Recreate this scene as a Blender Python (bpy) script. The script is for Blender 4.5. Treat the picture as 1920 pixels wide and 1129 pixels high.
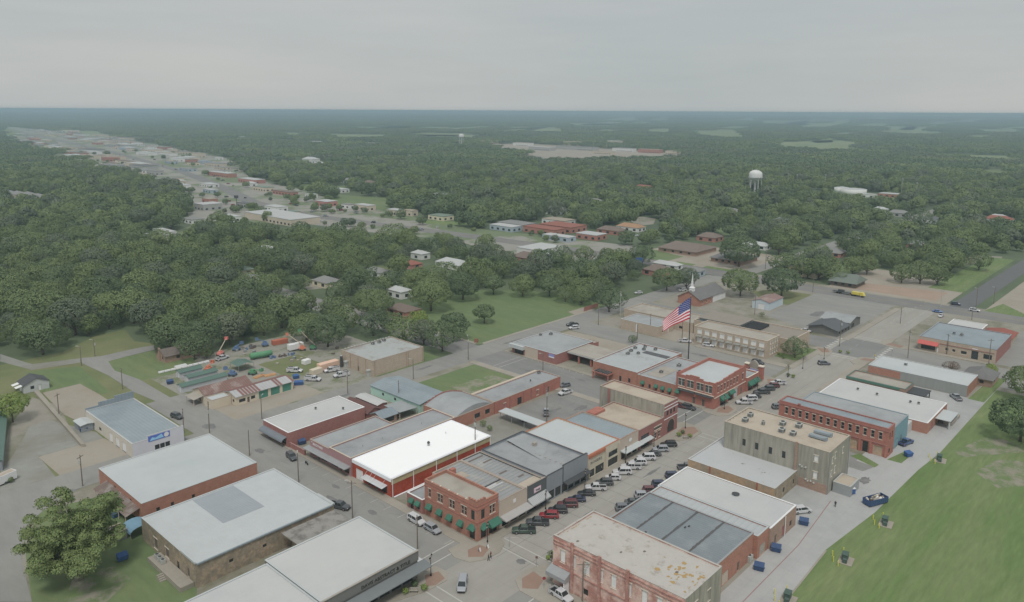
import bpy, math, random
import numpy as np
from mathutils import Matrix, Vector
for o in list(bpy.data.objects): bpy.data.objects.remove(o)
S = bpy.context.scene
C = S.collection
# ---------------------------------------------------------------- camera
# x = along the main street, y = along the cross streets, metres; drone about 100 m up
CAM_H = 100.0; FPX = 1440.0; PCX = 960.0; PCY = 440.0
PITCH = math.radians(9.15); ROLL = math.radians(-0.30); YAW = math.radians(42.5)
_f = np.array([math.cos(YAW)*math.cos(PITCH), math.sin(YAW)*math.cos(PITCH), -math.sin(PITCH)])
_r = np.array([math.sin(YAW), -math.cos(YAW), 0.0]); _d = np.cross(_f, _r)
AR = math.cos(ROLL)*_r + math.sin(ROLL)*_d; AD = -math.sin(ROLL)*_r + math.cos(ROLL)*_d; AF = _f
cam = bpy.data.cameras.new('camera'); camo = bpy.data.objects.new('camera', cam); C.objects.link(camo)
cam.sensor_width = 36; cam.sensor_fit = 'HORIZONTAL'; cam.lens = 36*FPX/1920.0
cam.shift_y = -(564.5-PCY)/1920.0; cam.clip_start = 1; cam.clip_end = 120000
m = Matrix.Identity(4)
for i in range(3):
    m[i][0] = AR[i]; m[i][1] = -AD[i]; m[i][2] = -AF[i]
m[2][3] = CAM_H
camo.matrix_world = m
S.camera = camo
# ---------------------------------------------------------------- sky, sun, exposure
SKYX, SKYY = 0.0, 0.0
SUN_EL = math.radians(60); SUN_AZ = math.radians(222)     # azimuth the light comes from, measured from +x
w = bpy.data.worlds.new('World'); S.world = w; w.use_nodes = True
nt = w.node_tree; nt.nodes.clear(); N = nt.nodes; L = nt.links
out = N.new('ShaderNodeOutputWorld'); bg = N.new('ShaderNodeBackground'); L.new(bg.outputs[0], out.inputs[0])
sky = N.new('ShaderNodeTexSky'); sky.sky_type = 'NISHITA'; sky.sun_disc = False
sky.sun_elevation = SUN_EL; sky.sun_rotation = math.radians(90)-SUN_AZ; sky.air_density = 1.0; sky.dust_density = 3.0
sc = N.new('ShaderNodeVectorMath'); sc.operation = 'SCALE'; sc.inputs['Scale'].default_value = 0.10
L.new(sky.outputs[0], sc.inputs[0])
tc = N.new('ShaderNodeTexCoord')
mp = N.new('ShaderNodeMapping'); mp.inputs['Scale'].default_value = (1.0, 1.0, 5.0); mp.inputs['Location'].default_value = (SKYX, SKYY, .3); L.new(tc.outputs['Generated'], mp.inputs[0])
nz = N.new('ShaderNodeTexNoise'); nz.inputs['Scale'].default_value = 1.7; nz.inputs['Detail'].default_value = 5; nz.inputs['Roughness'].default_value = .55
L.new(mp.outputs[0], nz.inputs['Vector'])
rp = N.new('ShaderNodeValToRGB'); rp.color_ramp.elements[0].position = .3; rp.color_ramp.elements[1].position = .68
rp.color_ramp.elements[0].color = (.376, .412, .418, 1); rp.color_ramp.elements[1].color = (.452, .459, .450, 1)
L.new(nz.outputs[0], rp.inputs[0])
wm = N.new('ShaderNodeMapping'); wm.inputs['Scale'].default_value = (2.2, 2.2, 22.0); L.new(tc.outputs['Generated'], wm.inputs[0])
wn = N.new('ShaderNodeTexNoise'); wn.inputs['Scale'].default_value = 2.6; wn.inputs['Detail'].default_value = 6; wn.inputs['Roughness'].default_value = .6; L.new(wm.outputs[0], wn.inputs['Vector'])
wr_ = N.new('ShaderNodeMapRange'); wr_.inputs[1].default_value = .35; wr_.inputs[2].default_value = .7; wr_.inputs[3].default_value = 1.01; wr_.inputs[4].default_value = .975; L.new(wn.outputs[0], wr_.inputs[0])
wv_ = N.new('ShaderNodeVectorMath'); wv_.operation = 'SCALE'; L.new(rp.outputs[0], wv_.inputs[0]); L.new(wr_.outputs[0], wv_.inputs['Scale'])
mx = N.new('ShaderNodeMix'); mx.data_type = 'RGBA'; mx.inputs[0].default_value = .93
L.new(sc.outputs[0], mx.inputs[6]); L.new(wv_.outputs[0], mx.inputs[7]); L.new(mx.outputs[2], bg.inputs[0])
bg.inputs[1].default_value = 1.0
sl = bpy.data.lights.new('sun', 'SUN'); sl.energy = 1.5; sl.angle = math.radians(15); sl.color = (1, .97, .92)
so = bpy.data.objects.new('sun', sl); C.objects.link(so)
sd = Vector((math.cos(SUN_EL)*math.cos(SUN_AZ), math.cos(SUN_EL)*math.sin(SUN_AZ), math.sin(SUN_EL)))
so.rotation_euler = sd.to_track_quat('Z', 'Y').to_euler(); so.location = (0, 0, 140)
S.view_settings.view_transform = 'Standard'; S.view_settings.look = 'None'; S.view_settings.gamma = 1
S.view_settings.exposure = 0.24; S.view_settings.use_curve_mapping = False
S.render.engine = 'CYCLES'
# ---------------------------------------------------------------- photo pixel -> ground point, point -> pixel
def G(px, py, z=0.0):
    d = AR*(px-PCX)/FPX + AD*(py-PCY)/FPX + AF
    t = (z-CAM_H)/d[2]
    return (d[0]*t, d[1]*t)
def PX(u, v, z=0.0):
    u = np.asarray(u, float); v = np.asarray(v, float)
    k = u*AF[0]+v*AF[1]+(z-CAM_H)*AF[2]
    return ((u*AR[0]+v*AR[1]+(z-CAM_H)*AR[2])/k*FPX+PCX, (u*AD[0]+v*AD[1]+(z-CAM_H)*AD[2])/k*FPX+PCY, k)
def poly_px(*pts): return [G(*p) for p in pts]
# ---------------------------------------------------------------- materials
def lin(r, g, b, k=1.0):
    def f(c):
        c /= 255.0
        return min(.92, ((c+.055)/1.055)**2.4*k if c > .04045 else c/12.92*k)
    return (f(r), f(g), f(b))
MATS = {}
def mat(name, col, rough=.8, var=.12, scale=.35, col2=None, thr=.6, scale2=.08, bump=0, streak=False, metal=0, spec=.25, soft=.08, brick=False, stretch=None, seam=None):
    """base colour with grain (var, scale) and, if col2, stains of another colour (scale2, thr)"""
    if name in MATS: return MATS[name]
    M = bpy.data.materials.new(name); M.use_nodes = True; t = M.node_tree; n = t.nodes; l = t.links
    b = n['Principled BSDF']; b.inputs['Roughness'].default_value = rough; b.inputs['Metallic'].default_value = metal
    b.inputs['Specular IOR Level'].default_value = spec
    if var == 0 and not col2:
        b.inputs['Base Color'].default_value = (*col, 1); MATS[name] = M; return M
    g = n.new('ShaderNodeNewGeometry'); pos = g.outputs['Position']
    if streak:
        q = n.new('ShaderNodeMapping'); q.inputs['Scale'].default_value = (1, 1, .10); l.new(pos, q.inputs[0]); pos = q.outputs[0]
    if stretch:
        q = n.new('ShaderNodeMapping'); q.inputs['Scale'].default_value = stretch; q.inputs['Rotation'].default_value = (0, 0, .35); l.new(pos, q.inputs[0]); pos = q.outputs[0]
    a = n.new('ShaderNodeTexNoise'); a.inputs['Scale'].default_value = scale; a.inputs['Detail'].default_value = 6; a.inputs['Roughness'].default_value = .65
    l.new(pos, a.inputs['Vector'])
    r = n.new('ShaderNodeMapRange'); r.inputs[1].default_value = .25; r.inputs[2].default_value = .75
    r.inputs[3].default_value = 1-var; r.inputs[4].default_value = 1+var; l.new(a.outputs[0], r.inputs[0])
    src = None
    if brick:
        sx = n.new('ShaderNodeSeparateXYZ'); l.new(g.outputs['Position'], sx.inputs[0])
        ad = n.new('ShaderNodeMath'); ad.operation = 'ADD'; l.new(sx.outputs[0], ad.inputs[0]); l.new(sx.outputs[1], ad.inputs[1])
        cb = n.new('ShaderNodeCombineXYZ'); l.new(ad.outputs[0], cb.inputs[0]); l.new(sx.outputs[2], cb.inputs[1])
        bt = n.new('ShaderNodeTexBrick'); bt.inputs['Scale'].default_value = 1.0; bt.inputs['Brick Width'].default_value = .42; bt.inputs['Row Height'].default_value = .17
        bt.inputs['Mortar Size'].default_value = .016; bt.inputs['Color1'].default_value = (*col, 1)
        bt.inputs['Color2'].default_value = (*[c*.78 for c in col], 1); bt.inputs['Mortar'].default_value = (*[min(.8, c*.7+.10) for c in col], 1)
        l.new(cb.outputs[0], bt.inputs['Vector']); src = bt.outputs[0]
    if col2:
        s = n.new('ShaderNodeTexNoise'); s.inputs['Scale'].default_value = scale2; s.inputs['Detail'].default_value = 7; s.inputs['Roughness'].default_value = .7
        l.new(pos, s.inputs['Vector'])
        rr = n.new('ShaderNodeMapRange'); rr.inputs[1].default_value = thr-soft; rr.inputs[2].default_value = thr+soft; l.new(s.outputs[0], rr.inputs[0])
        mm = n.new('ShaderNodeMix'); mm.data_type = 'RGBA'; l.new(rr.outputs[0], mm.inputs[0])
        mm.inputs[6].default_value = (*col, 1); mm.inputs[7].default_value = (*col2, 1)
        if src: l.new(src, mm.inputs[6])
        src = mm.outputs[2]
    v = n.new('ShaderNodeVectorMath'); v.operation = 'SCALE'; l.new(r.outputs[0], v.inputs['Scale'])
    if src: l.new(src, v.inputs[0])
    else: v.inputs[0].default_value = col
    res = v.outputs[0]
    if seam:
        for axis, per, wd, amt in seam:
            sx = n.new('ShaderNodeSeparateXYZ'); l.new(g.outputs['Position'], sx.inputs[0]); m1 = n.new('ShaderNodeMath'); m1.operation = 'DIVIDE'; m1.inputs[1].default_value = per; l.new(sx.outputs[axis], m1.inputs[0])
            m2 = n.new('ShaderNodeMath'); m2.operation = 'FRACT'; l.new(m1.outputs[0], m2.inputs[0]); m3 = n.new('ShaderNodeMath'); m3.operation = 'LESS_THAN'; m3.inputs[1].default_value = wd/per; l.new(m2.outputs[0], m3.inputs[0])
            m4 = n.new('ShaderNodeMath'); m4.operation = 'MULTIPLY_ADD'; m4.inputs[1].default_value = -amt; m4.inputs[2].default_value = 1; l.new(m3.outputs[0], m4.inputs[0]); v2 = n.new('ShaderNodeVectorMath'); v2.operation = 'SCALE'; l.new(res, v2.inputs[0]); l.new(m4.outputs[0], v2.inputs['Scale']); res = v2.outputs[0]
    l.new(res, b.inputs['Base Color'])
    if bump:
        bm = n.new('ShaderNodeBump'); bm.inputs['Strength'].default_value = bump; bm.inputs['Distance'].default_value = .1
        l.new(a.outputs[0], bm.inputs['Height']); l.new(bm.outputs[0], b.inputs['Normal'])
    MATS[name] = M; return M
def leafmat(name, col, col2):
    M = bpy.data.materials.new(name); M.use_nodes = True; t = M.node_tree; n = t.nodes; l = t.links
    b = n['Principled BSDF']; b.inputs['Roughness'].default_value = .7; b.inputs['Specular IOR Level'].default_value = .15
    oi = n.new('ShaderNodeObjectInfo'); g = n.new('ShaderNodeNewGeometry')
    a = n.new('ShaderNodeTexNoise'); a.inputs['Scale'].default_value = .35; a.inputs['Detail'].default_value = 3; l.new(g.outputs['Position'], a.inputs['Vector'])
    ad = n.new('ShaderNodeMath'); ad.operation = 'MULTIPLY_ADD'; l.new(a.outputs[0], ad.inputs[0]); ad.inputs[1].default_value = .9; ad.inputs[2].default_value = -.2
    a2 = n.new('ShaderNodeMath'); a2.operation = 'MULTIPLY_ADD'; l.new(oi.outputs['Random'], a2.inputs[0]); a2.inputs[1].default_value = .75; l.new(ad.outputs[0], a2.inputs[2])
    mm = n.new('ShaderNodeMix'); mm.data_type = 'RGBA'; mm.clamp_factor = True; l.new(a2.outputs[0], mm.inputs[0]); mm.inputs[6].default_value = (*col, 1); mm.inputs[7].default_value = (*col2, 1)
    at = n.new('ShaderNodeAttribute'); at.attribute_name = 'tone'
    v = n.new('ShaderNodeVectorMath'); v.operation = 'SCALE'; l.new(mm.outputs[2], v.inputs[0]); l.new(at.outputs['Fac'], v.inputs['Scale'])
    l.new(v.outputs[0], b.inputs['Base Color'])
    tr = n.new('ShaderNodeBsdfTranslucent'); l.new(v.outputs[0], tr.inputs[0])
    ms = n.new('ShaderNodeMixShader'); ms.inputs[0].default_value = .25
    l.new(b.outputs[0], ms.inputs[1]); l.new(tr.outputs[0], ms.inputs[2]); l.new(ms.outputs[0], n['Material Output'].inputs[0])
    MATS[name] = M; return M
# ---------------------------------------------------------------- objects
def tag(o, label=None, cat=None, group=None, kind=None):
    if label: o['label'] = label
    if cat: o['category'] = cat
    if group: o['group'] = group
    if kind: o['kind'] = kind
    return o
def thing(name, label, cat, loc=(0, 0, 0), rz=0, group=None):
    o = bpy.data.objects.new(name, None); o.empty_display_size = .5; C.objects.link(o)
    o.location = loc; o.rotation_euler = (0, 0, rz); return tag(o, label, cat, group)
def world_loc(o):
    p = Vector((0, 0, 0))
    while o is not None: p = p+o.location; o = o.parent
    return p
class MB:
    def __init__(s): s.v = []; s.f = []; s.mi = []; s.m = 0
    def face(s, *pts):
        b = len(s.v); s.v += [tuple(p) for p in pts]; s.f.append(tuple(range(b, b+len(pts)))); s.mi.append(s.m); return s
    def box(s, x0, x1, y0, y1, z0, z1):
        b = len(s.v)
        s.v += [(x0, y0, z0), (x1, y0, z0), (x1, y1, z0), (x0, y1, z0), (x0, y0, z1), (x1, y0, z1), (x1, y1, z1), (x0, y1, z1)]
        for q in ((0, 3, 2, 1), (4, 5, 6, 7), (0, 1, 5, 4), (1, 2, 6, 5), (2, 3, 7, 6), (3, 0, 4, 7)): s.f.append(tuple(b+i for i in q)); s.mi.append(s.m)
        return s
    def prism(s, poly, z0, z1):
        b = len(s.v); n = len(poly); a = sum(poly[i][0]*poly[(i+1) % n][1]-poly[(i+1) % n][0]*poly[i][1] for i in range(n))
        if a < 0: poly = poly[::-1]
        s.v += [(p[0], p[1], z0) for p in poly]+[(p[0], p[1], z1) for p in poly]
        s.f.append(tuple(b+n+i for i in range(n))); s.mi.append(s.m)
        if z1 > z0+.02:
            for i in range(n): j = (i+1) % n; s.f.append((b+i, b+j, b+n+j, b+n+i)); s.mi.append(s.m)
        return s
    def tube(s, pts, rad, n=8, cap=True):
        if not isinstance(rad, (list, tuple)): rad = [rad]*len(pts)
        b = len(s.v); P = [Vector(p) for p in pts]
        for i, p in enumerate(P):
            d = (P[min(i+1, len(P)-1)]-P[max(i-1, 0)]).normalized()
            a = d.cross(Vector((0, 0, 1)) if abs(d.z) < .9 else Vector((1, 0, 0))).normalized(); c = d.cross(a)
            for k in range(n):
                t = 2*math.pi*k/n; s.v.append(tuple(p+(a*math.cos(t)+c*math.sin(t))*rad[i]))
        for i in range(len(P)-1):
            for k in range(n):
                k2 = (k+1) % n; s.f.append((b+i*n+k, b+i*n+k2, b+(i+1)*n+k2, b+(i+1)*n+k)); s.mi.append(s.m)
        if cap:
            s.f.append(tuple(b+k for k in range(n))[::-1]); s.f.append(tuple(b+(len(P)-1)*n+k for k in range(n))); s.mi += [s.m, s.m]
        return s
    def loft(s, rings, cap=True):
        b = len(s.v); n = len(rings[0])
        for r in rings: s.v += [tuple(p) for p in r]
        for i in range(len(rings)-1):
            for k in range(n):
                k2 = (k+1) % n; s.f.append((b+i*n+k, b+i*n+k2, b+(i+1)*n+k2, b+(i+1)*n+k)); s.mi.append(s.m)
        if cap: s.f.append(tuple(b+k for k in range(n))[::-1]); s.f.append(tuple(b+(len(rings)-1)*n+k for k in range(n))); s.mi += [s.m, s.m]
        return s
    def mesh(s, name, mats, off=(0, 0, 0), smooth=False):
        me = bpy.data.meshes.new(name)
        me.from_pydata([(p[0]-off[0], p[1]-off[1], p[2]-off[2]) for p in s.v], [], s.f)
        if not isinstance(mats, (list, tuple)): mats = [mats]
        for q in mats: me.materials.append(q)
        if len(mats) > 1: me.polygons.foreach_set('material_index', s.mi)
        if smooth: me.polygons.foreach_set('use_smooth', [True]*len(s.f))
        me.update(); return me
    def build(s, name, mats, parent=None, local=False, smooth=False):
        off = (0, 0, 0) if (local or parent is None) else world_loc(parent)
        return put(name, s.mesh(name, mats, off, smooth), parent)
def put(name, me, parent=None, loc=(0, 0, 0), rz=0):
    o = bpy.data.objects.new(name, me); C.objects.link(o); o.location = loc; o.rotation_euler = (0, 0, rz)
    if parent is not None: o.parent = parent
    return o
def sheet(name, poly, z, m_, label=None):
    o = MB().prism(poly, z, z).build(name, m_); o['kind'] = 'structure'
    return o
def rect(u0, u1, v0, v1): return [(u0, v0), (u1, v0), (u1, v1), (u0, v1)]
def slab(name, poly, z0, z1, m_):
    o = MB().prism(poly, z0, z1).build(name, m_); o['kind'] = 'structure'; return o
rnd = random.Random(7)
R_ = math.radians
HAZE = 1.9e-4
# ---------------------------------------------------------------- palette
def _ds(r, g, b, k): y = .3*r+.59*g+.11*b; return [c+(y-c)*k for c in (r, g, b)]
def hz(r, g, b): return lin(*_ds(r, g, b, .06), 1.02)
def wl(r, g, b): return lin(*_ds(r, g, b, .07), 1.75)
m_ground = mat('ground', hz(98, 110, 80), var=.25, scale=.03, col2=hz(84, 97, 76), scale2=.004, thr=.5, soft=.2)
m_grass = mat('grass', hz(104, 122, 82), var=.14, scale=.5, stretch=(1, .25, 1), col2=hz(120, 128, 88), scale2=.05, thr=.58, soft=.12)
m_lawn = mat('lawn', hz(102, 124, 74), var=.20, scale=.9, stretch=(.16, 1, 1), col2=hz(124, 134, 92), scale2=.10, thr=.55, soft=.14)
m_meadow = mat('meadow', hz(122, 124, 88), var=.12, scale=.10, col2=hz(104, 116, 76), scale2=.03, thr=.55, soft=.15)
m_dirt = mat('dirt', hz(148, 143, 132), var=.10, scale=.15, col2=hz(112, 112, 88), scale2=.05, thr=.57, soft=.1)
m_gravel = mat('gravel', hz(146, 146, 140), var=.09, scale=.2, col2=hz(128, 124, 112), scale2=.04, thr=.55, soft=.14)
m_tanlot = mat('tan_concrete', hz(162, 154, 142), var=.06, scale=.1, col2=hz(148, 138, 122), scale2=.05, thr=.55, soft=.12)
m_asph = mat('asphalt', hz(138, 137, 134), var=.09, scale=.35, stretch=(1, .3, 1), col2=hz(150, 148, 142), scale2=.05, thr=.52, soft=.16)
m_asph2 = mat('worn_asphalt', hz(128, 128, 126), var=.10, scale=.35, stretch=(1, .3, 1), col2=hz(142, 140, 136), scale2=.04, thr=.5, soft=.15)
m_black = mat('new_asphalt', hz(106, 106, 107), var=.06, scale=.2)
m_hwy = mat('highway_asphalt', hz(120, 119, 118), var=.06, scale=.08, col2=hz(132, 130, 127), scale2=.02, thr=.5, soft=.15)
m_conc = mat('road_concrete', hz(160, 157, 150), var=.07, scale=.3, stretch=(.25, 1, 1), seam=((0, 5.5, .10, .10), (1, 4.1, .08, .08)), col2=hz(150, 146, 138), scale2=.045, thr=.55, soft=.12)
m_walk = mat('sidewalk_concrete', seam=((0, 1.6, .06, .10), (1, 1.6, .06, .10)), col=hz(161, 154, 143), var=.05, scale=.2, col2=hz(148, 142, 130), scale2=.06, thr=.56, soft=.1)
m_white_conc = mat('fresh_concrete', hz(172, 172, 170), var=.05, scale=.2, seam=((0, 4.6, .09, .09), (1, 4.6, .09, .09)), col2=hz(156, 157, 156), scale2=.03, thr=.58, soft=.1)
m_pave = mat('brick_paving', hz(150, 124, 110), var=.08, scale=.5)
m_paint = mat('road_paint', hz(186, 184, 178), var=.10, scale=.8)
m_redpaint = mat('red_kerb_paint', hz(152, 112, 110), var=.1, scale=.8)
m_earth = mat('red_earth', hz(163, 142, 125), var=.08, scale=.1)
m_patch = mat('thin_turf', hz(142, 138, 122), var=.10, scale=.4, col2=hz(106, 124, 80), scale2=.22, thr=.5, soft=.07)
# ---------------------------------------------------------------- ground, streets, lots
g_ = sheet('ground', rect(-44000, 44000, -44000, 44000), 0, m_ground)
TREELESS = []        # polygons without trees
def lot(name, poly, z, m_, free=True):
    if free: TREELESS.append(poly)
    return sheet(name, poly, z, m_)
lot('ground_block', rect(-60, 450, -150, 222), .012, m_dirt)
lot('ground_west', rect(-90, 112, 205, 345), .008, m_meadow)
lot('lawn', [(60, 40), (143.5, 56), (170, 57), (196, 54.2), (229, 53), (245, 51.5), (318, 50.5), (318, -60), (60, -60)], .03, m_lawn)
lot('alley', [(100, 67), (100, 56), (143.5, 56), (170, 57), (196, 54.2), (229, 53), (245, 51.5), (318, 50.5), (340, 50.5), (340, 55), (302, 56), (302, 92), (258, 92), (258, 67), (230, 68), (214, 68), (210, 67)], .05, m_white_conc)
lot('loading_yard', rect(176.3, 197, 58, 74.7), .053, m_white_conc)
lot('main_street', rect(60, 352, 98.7, 115.3), .05, m_conc)
lot('main_street', rect(352, 426, 97.5, 112), .05, m_conc)
lot('cross_street', rect(100.3, 114.3, 40, 98.7), .06, m_asph); lot('cross_street', rect(100.3, 114.3, 115.3, 262), .06, m_asph)
lot('cross_street', rect(210.6, 227.6, 68, 98.7), .06, m_asph); lot('cross_street', rect(210.6, 227.6, 115.3, 214), .06, m_asph2)
lot('cross_street', rect(211, 226, 226, 420), .06, m_asph2)
lot('cross_street', rect(322, 348, 20, 97), .06, m_asph); lot('cross_street', rect(322, 349, 97.2, 113.2), .058, m_asph2)
lot('cross_street', rect(272, 289, 117, 214), .06, m_asph); lot('cross_street', rect(326, 342, 115.3, 214), .062, m_asph2)
lot('back_street', rect(40, 427, 214, 226), .058, m_asph)
lot('back_street', rect(443.5, 1000, 206, 216), .058, m_asph)
lot('highway_extension', [(443.5, 85.5), (1100, 72), (1100, 82), (443.5, 96)], .062, m_black)
hw = [(438, -160), (437, 61), (434, 150), (437, 232), (437, 330), (428, 450), (416, 550), (406, 650), (425, 780), (478, 944), (560, 1250), (700, 1925), (850, 2800), (1060, 4050)]
def road(name, pts, wd, z, m_):
    mb = MB(); L_ = []; R2 = []
    for i, p in enumerate(pts):
        a = pts[max(0, i-1)]; b = pts[min(len(pts)-1, i+1)]; d = Vector((b[0]-a[0], b[1]-a[1])).normalized(); n = Vector((-d.y, d.x))
        L_.append((p[0]+n.x*wd/2, p[1]+n.y*wd/2)); R2.append((p[0]-n.x*wd/2, p[1]-n.y*wd/2))
    for i in range(len(pts)-1):
        mb.face((*R2[i], z), (*R2[i+1], z), (*L_[i+1], z), (*L_[i], z))
    o = mb.build(name, m_); o['kind'] = 'structure'; TREELESS.append(L_+R2[::-1]); return o
road('highway', hw, 17, .07, m_hwy)
ln = MB()
for side in (-.15, .15):
    for i in range(len(hw)-6): 
        a, b = hw[i], hw[i+1]; ln.face((a[0]+side, a[1], .08), (a[0]+side+.14, a[1], .08), (b[0]+side+.14, b[1], .08), (b[0]+side, b[1], .08))
ln.build('lane_marking', mat('yellow_paint', hz(170, 155, 100), var=.1, scale=.5))['kind'] = 'structure'
# bend of the cross street at the far end and the drives off it
lot('street_bend', poly_px((205, 705), (155, 682), (150, 672), (190, 668), (262, 652), (288, 648), (290, 656), (240, 668), (203, 678), (215, 695), (262, 712), (330, 752), (345, 775), (250, 735)), .066, m_asph)
lot('track', poly_px((0, 678), (60, 694), (150, 680), (150, 672), (60, 683), (0, 664)), .04, m_gravel)
lot('meadow', poly_px((0, 694), (20, 684), (84, 680), (128, 655), (178, 630), (234, 618), (252, 640), (300, 646), (262, 652), (190, 668), (150, 672), (60, 686)), .035, m_meadow)
lot('lawn', poly_px((200, 676), (240, 668), (288, 657), (345, 668), (372, 672), (330, 700), (262, 714), (215, 695)), .032, m_grass)
lot('lawn', poly_px((50, 700), (60, 696), (150, 687), (170, 705), (207, 735), (190, 740), (150, 720), (90, 735), (55, 736)), .034, m_grass)
lot('foundation_slab', poly_px((80, 737), (150, 720), (186, 740), (205, 752), (165, 800), (120, 778)), .10, m_tanlot)
lot('gravel_lot', poly_px((40, 830), (55, 800), (95, 788), (140, 800), (180, 810), (212, 838), (140, 850), (72, 855), (105, 895), (0, 960), (0, 890)), .03, m_gravel); lot('weedy_strip', poly_px((17, 800), (60, 745), (110, 760), (150, 838), (95, 788), (55, 800), (30, 900), (0, 890)), .02, m_dirt)
lot('tan_pad', poly_px((72, 857), (195, 822), (258, 852), (190, 872), (118, 897)), .05, m_tanlot)
lot('side_street', poly_px((0, 1129), (0, 960), (90, 905), (200, 872), (262, 856), (262, 868), (190, 895), (160, 910), (90, 950), (50, 985), (40, 1050), (60, 1129)), .06, m_asph)
lot('yard', poly_px((60, 1129), (48, 1040), (70, 960), (190, 930), (265, 975), (372, 1060), (368, 1129)), .03, m_grass)
lot('dirt_patch', poly_px((120, 1129), (140, 1075), (215, 1062), (245, 1085), (200, 1129)), .04, m_patch)
m_yard = mat('yard_gravel', hz(148, 145, 136), var=.10, scale=.25, col2=hz(116, 122, 92), scale2=.09, thr=.55, soft=.06)
lot('equipment_yard', [(112, 226), (196, 226), (196, 300), (112, 300)], .024, m_yard)
lot('tan_forecourt', [(110, 227), (148, 227), (148, 247), (110, 247)], .04, m_tanlot)
lot('lawn', [(148, 250), (166, 250), (166, 272), (148, 272)], .034, m_meadow)
lot('lawn', [(172, 226.2), (204, 226.2), (204, 250), (196, 250), (196, 247), (172, 247)], .036, m_grass)
lot('lawn', [(174, 179.5), (207, 179.5), (207, 210), (174, 210)], .036, m_grass)
lot('dirt_patch', [(179, 181), (204, 181), (203, 196), (184, 199)], .044, m_patch)
lot('park', [(227, 227), (322, 227), (322, 262), (318, 278), (296, 303), (262, 300), (227, 288)], .03, m_grass)
TREELESS.append([(322, 224), (440, 224), (440, 236), (322, 236)])
TREELESS.append([(-40, 205), (112, 205), (112, 300), (70, 320), (-40, 330)])
TREELESS.append([(-40, 100), (112, 100), (112, 210), (-40, 210)])
lot('concrete_pad', poly_px((1065, 585), (1095, 576), (1122, 586), (1092, 596)), .05, m_tanlot)
lot('parking_lot', [(176, 146), (210, 146), (210, 166.5), (176, 166.5)], .036, m_asph2)
lot('gravel_court', [(156, 146), (176, 146), (176, 167), (156, 167)], .034, m_gravel)
lot('tan_lot', [(254, 169), (271, 169), (271, 212), (254, 212)], .034, m_tanlot)
lot('tan_lot', [(290, 160), (310, 160), (310, 178), (290, 178)], .036, m_tanlot)
lot('dirt_lot', [(346, 140), (418, 140), (418, 190), (346, 190)], .033, m_dirt)
lot('weedy_patch', [(386, 150), (419, 147), (420, 178), (404, 186), (392, 176)], .037, m_meadow)
lot('parking_lot', [(344, 117), (426, 117), (426, 158), (360, 158)], .04, m_asph)
lot('lawn', [(300, 117.5), (321, 117.5), (321, 127), (300, 127)], .05, m_lawn)
lot('lawn', [(306, 129), (321, 129), (321, 136), (306, 136)], .05, m_lawn)
lot('lawn', poly_px((1815, 748), (1845, 755), (1887, 712), (1860, 708)), .07, m_lawn)
lot('lawn', poly_px((1594, 855), (1612, 851), (1648, 872), (1640, 877)), .075, m_lawn)
lot('lawn', poly_px((1663, 862), (1700, 845), (1704, 858), (1690, 869)), .075, m_lawn)
lot('curved_drive', poly_px((1592, 866), (1594, 860), (1640, 876), (1618, 884), (1592, 876)), .07, m_asph2)
lot('gravel_patch', poly_px((1828, 885), (1870, 862), (1920, 865), (1920, 912), (1870, 915)), .045, m_patch)
lot('dirt_patch', poly_px((1790, 845), (1860, 815), (1920, 840), (1920, 848), (1800, 858)), .042, m_patch)
lot('east_lot', [(352, 20), (426, 20), (426, 58), (352, 58)], .033, m_asph)
lot('tan_lot', [(446, 40), (560, 30), (560, 78), (446, 80)], .03, m_tanlot)
lot('tan_lot', [(446, 98), (520, 98), (520, 160), (446, 160)], .03, m_tanlot)
lot('red_earth_patch', [(452, 104), (478, 104), (470, 152), (450, 150)], .04, m_earth)
lot('verge', [(445, 60), (448, 60), (470, 76), (446, 80)], .036, m_lawn)
lot('verge', [(484, 98), (620, 96), (620, 112), (484, 116)], .037, m_lawn)
lot('hospital_lot', [(446, 216), (520, 216), (520, 300), (446, 300)], .03, m_tanlot)
lot('verge', [(446, 218), (452, 218), (452, 240), (446, 240)], .04, m_lawn); lot('verge', [(446, 248), (452, 248), (452, 262), (446, 262)], .04, m_lawn)
lot('verge', [(446, 268), (470, 268), (480, 300), (446, 300)], .04, m_grass)
# commercial strip and fields beyond
m_strip = mat('strip_paving', hz(150, 147, 139), var=.10, scale=.02, col2=hz(112, 124, 92), scale2=.012, thr=.52, soft=.03)
TREELESS.append([(444, 192), (900, 196), (900, 220), (444, 222)]); TREELESS.append([(444, 56), (680, 56), (680, 100), (444, 104)])
TREELESS.append(poly_px((430, 420), (560, 412), (700, 432), (860, 448), (1000, 462), (1000, 484), (860, 474), (700, 458), (560, 436), (430, 446)))
STRIP_IX = len(TREELESS)
lot('strip_lots', poly_px((430, 428), (560, 418), (700, 436), (860, 452), (1000, 470, 10), (1190, 478), (1195, 462), (1000, 440), (860, 425), (770, 405), (735, 398), (640, 380), (560, 355), (470, 335), (455, 320), (440, 300), (340, 280), (180, 252), (40, 240), (0, 236), (0, 258), (120, 288, 11), (240, 318, 11), (345, 350, 11), (356, 400, 11), (282, 452), (290, 466), (360, 440)), .02, m_strip)
lot('strip_verge', poly_px((600, 372), (730, 378), (720, 390), (640, 386)), .03, m_lawn)
lot('strip_verge', poly_px((560, 346), (650, 350), (640, 360), (560, 356)), .03, m_lawn)
lot('strip_verge', poly_px((780, 412), (900, 418), (900, 424), (800, 420)), .03, m_lawn)
lot('strip_field', poly_px((35, 266), (105, 262), (110, 278), (45, 284)), .05, m_meadow)
lot('strip_field', poly_px((0, 238), (40, 246), (60, 254), (0, 258)), .05, m_lawn)
m_field = mat('hay_field', hz(134, 142, 104), var=.10, scale=.02, col2=hz(112, 128, 88), scale2=.006, thr=.5, soft=.15)
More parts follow.
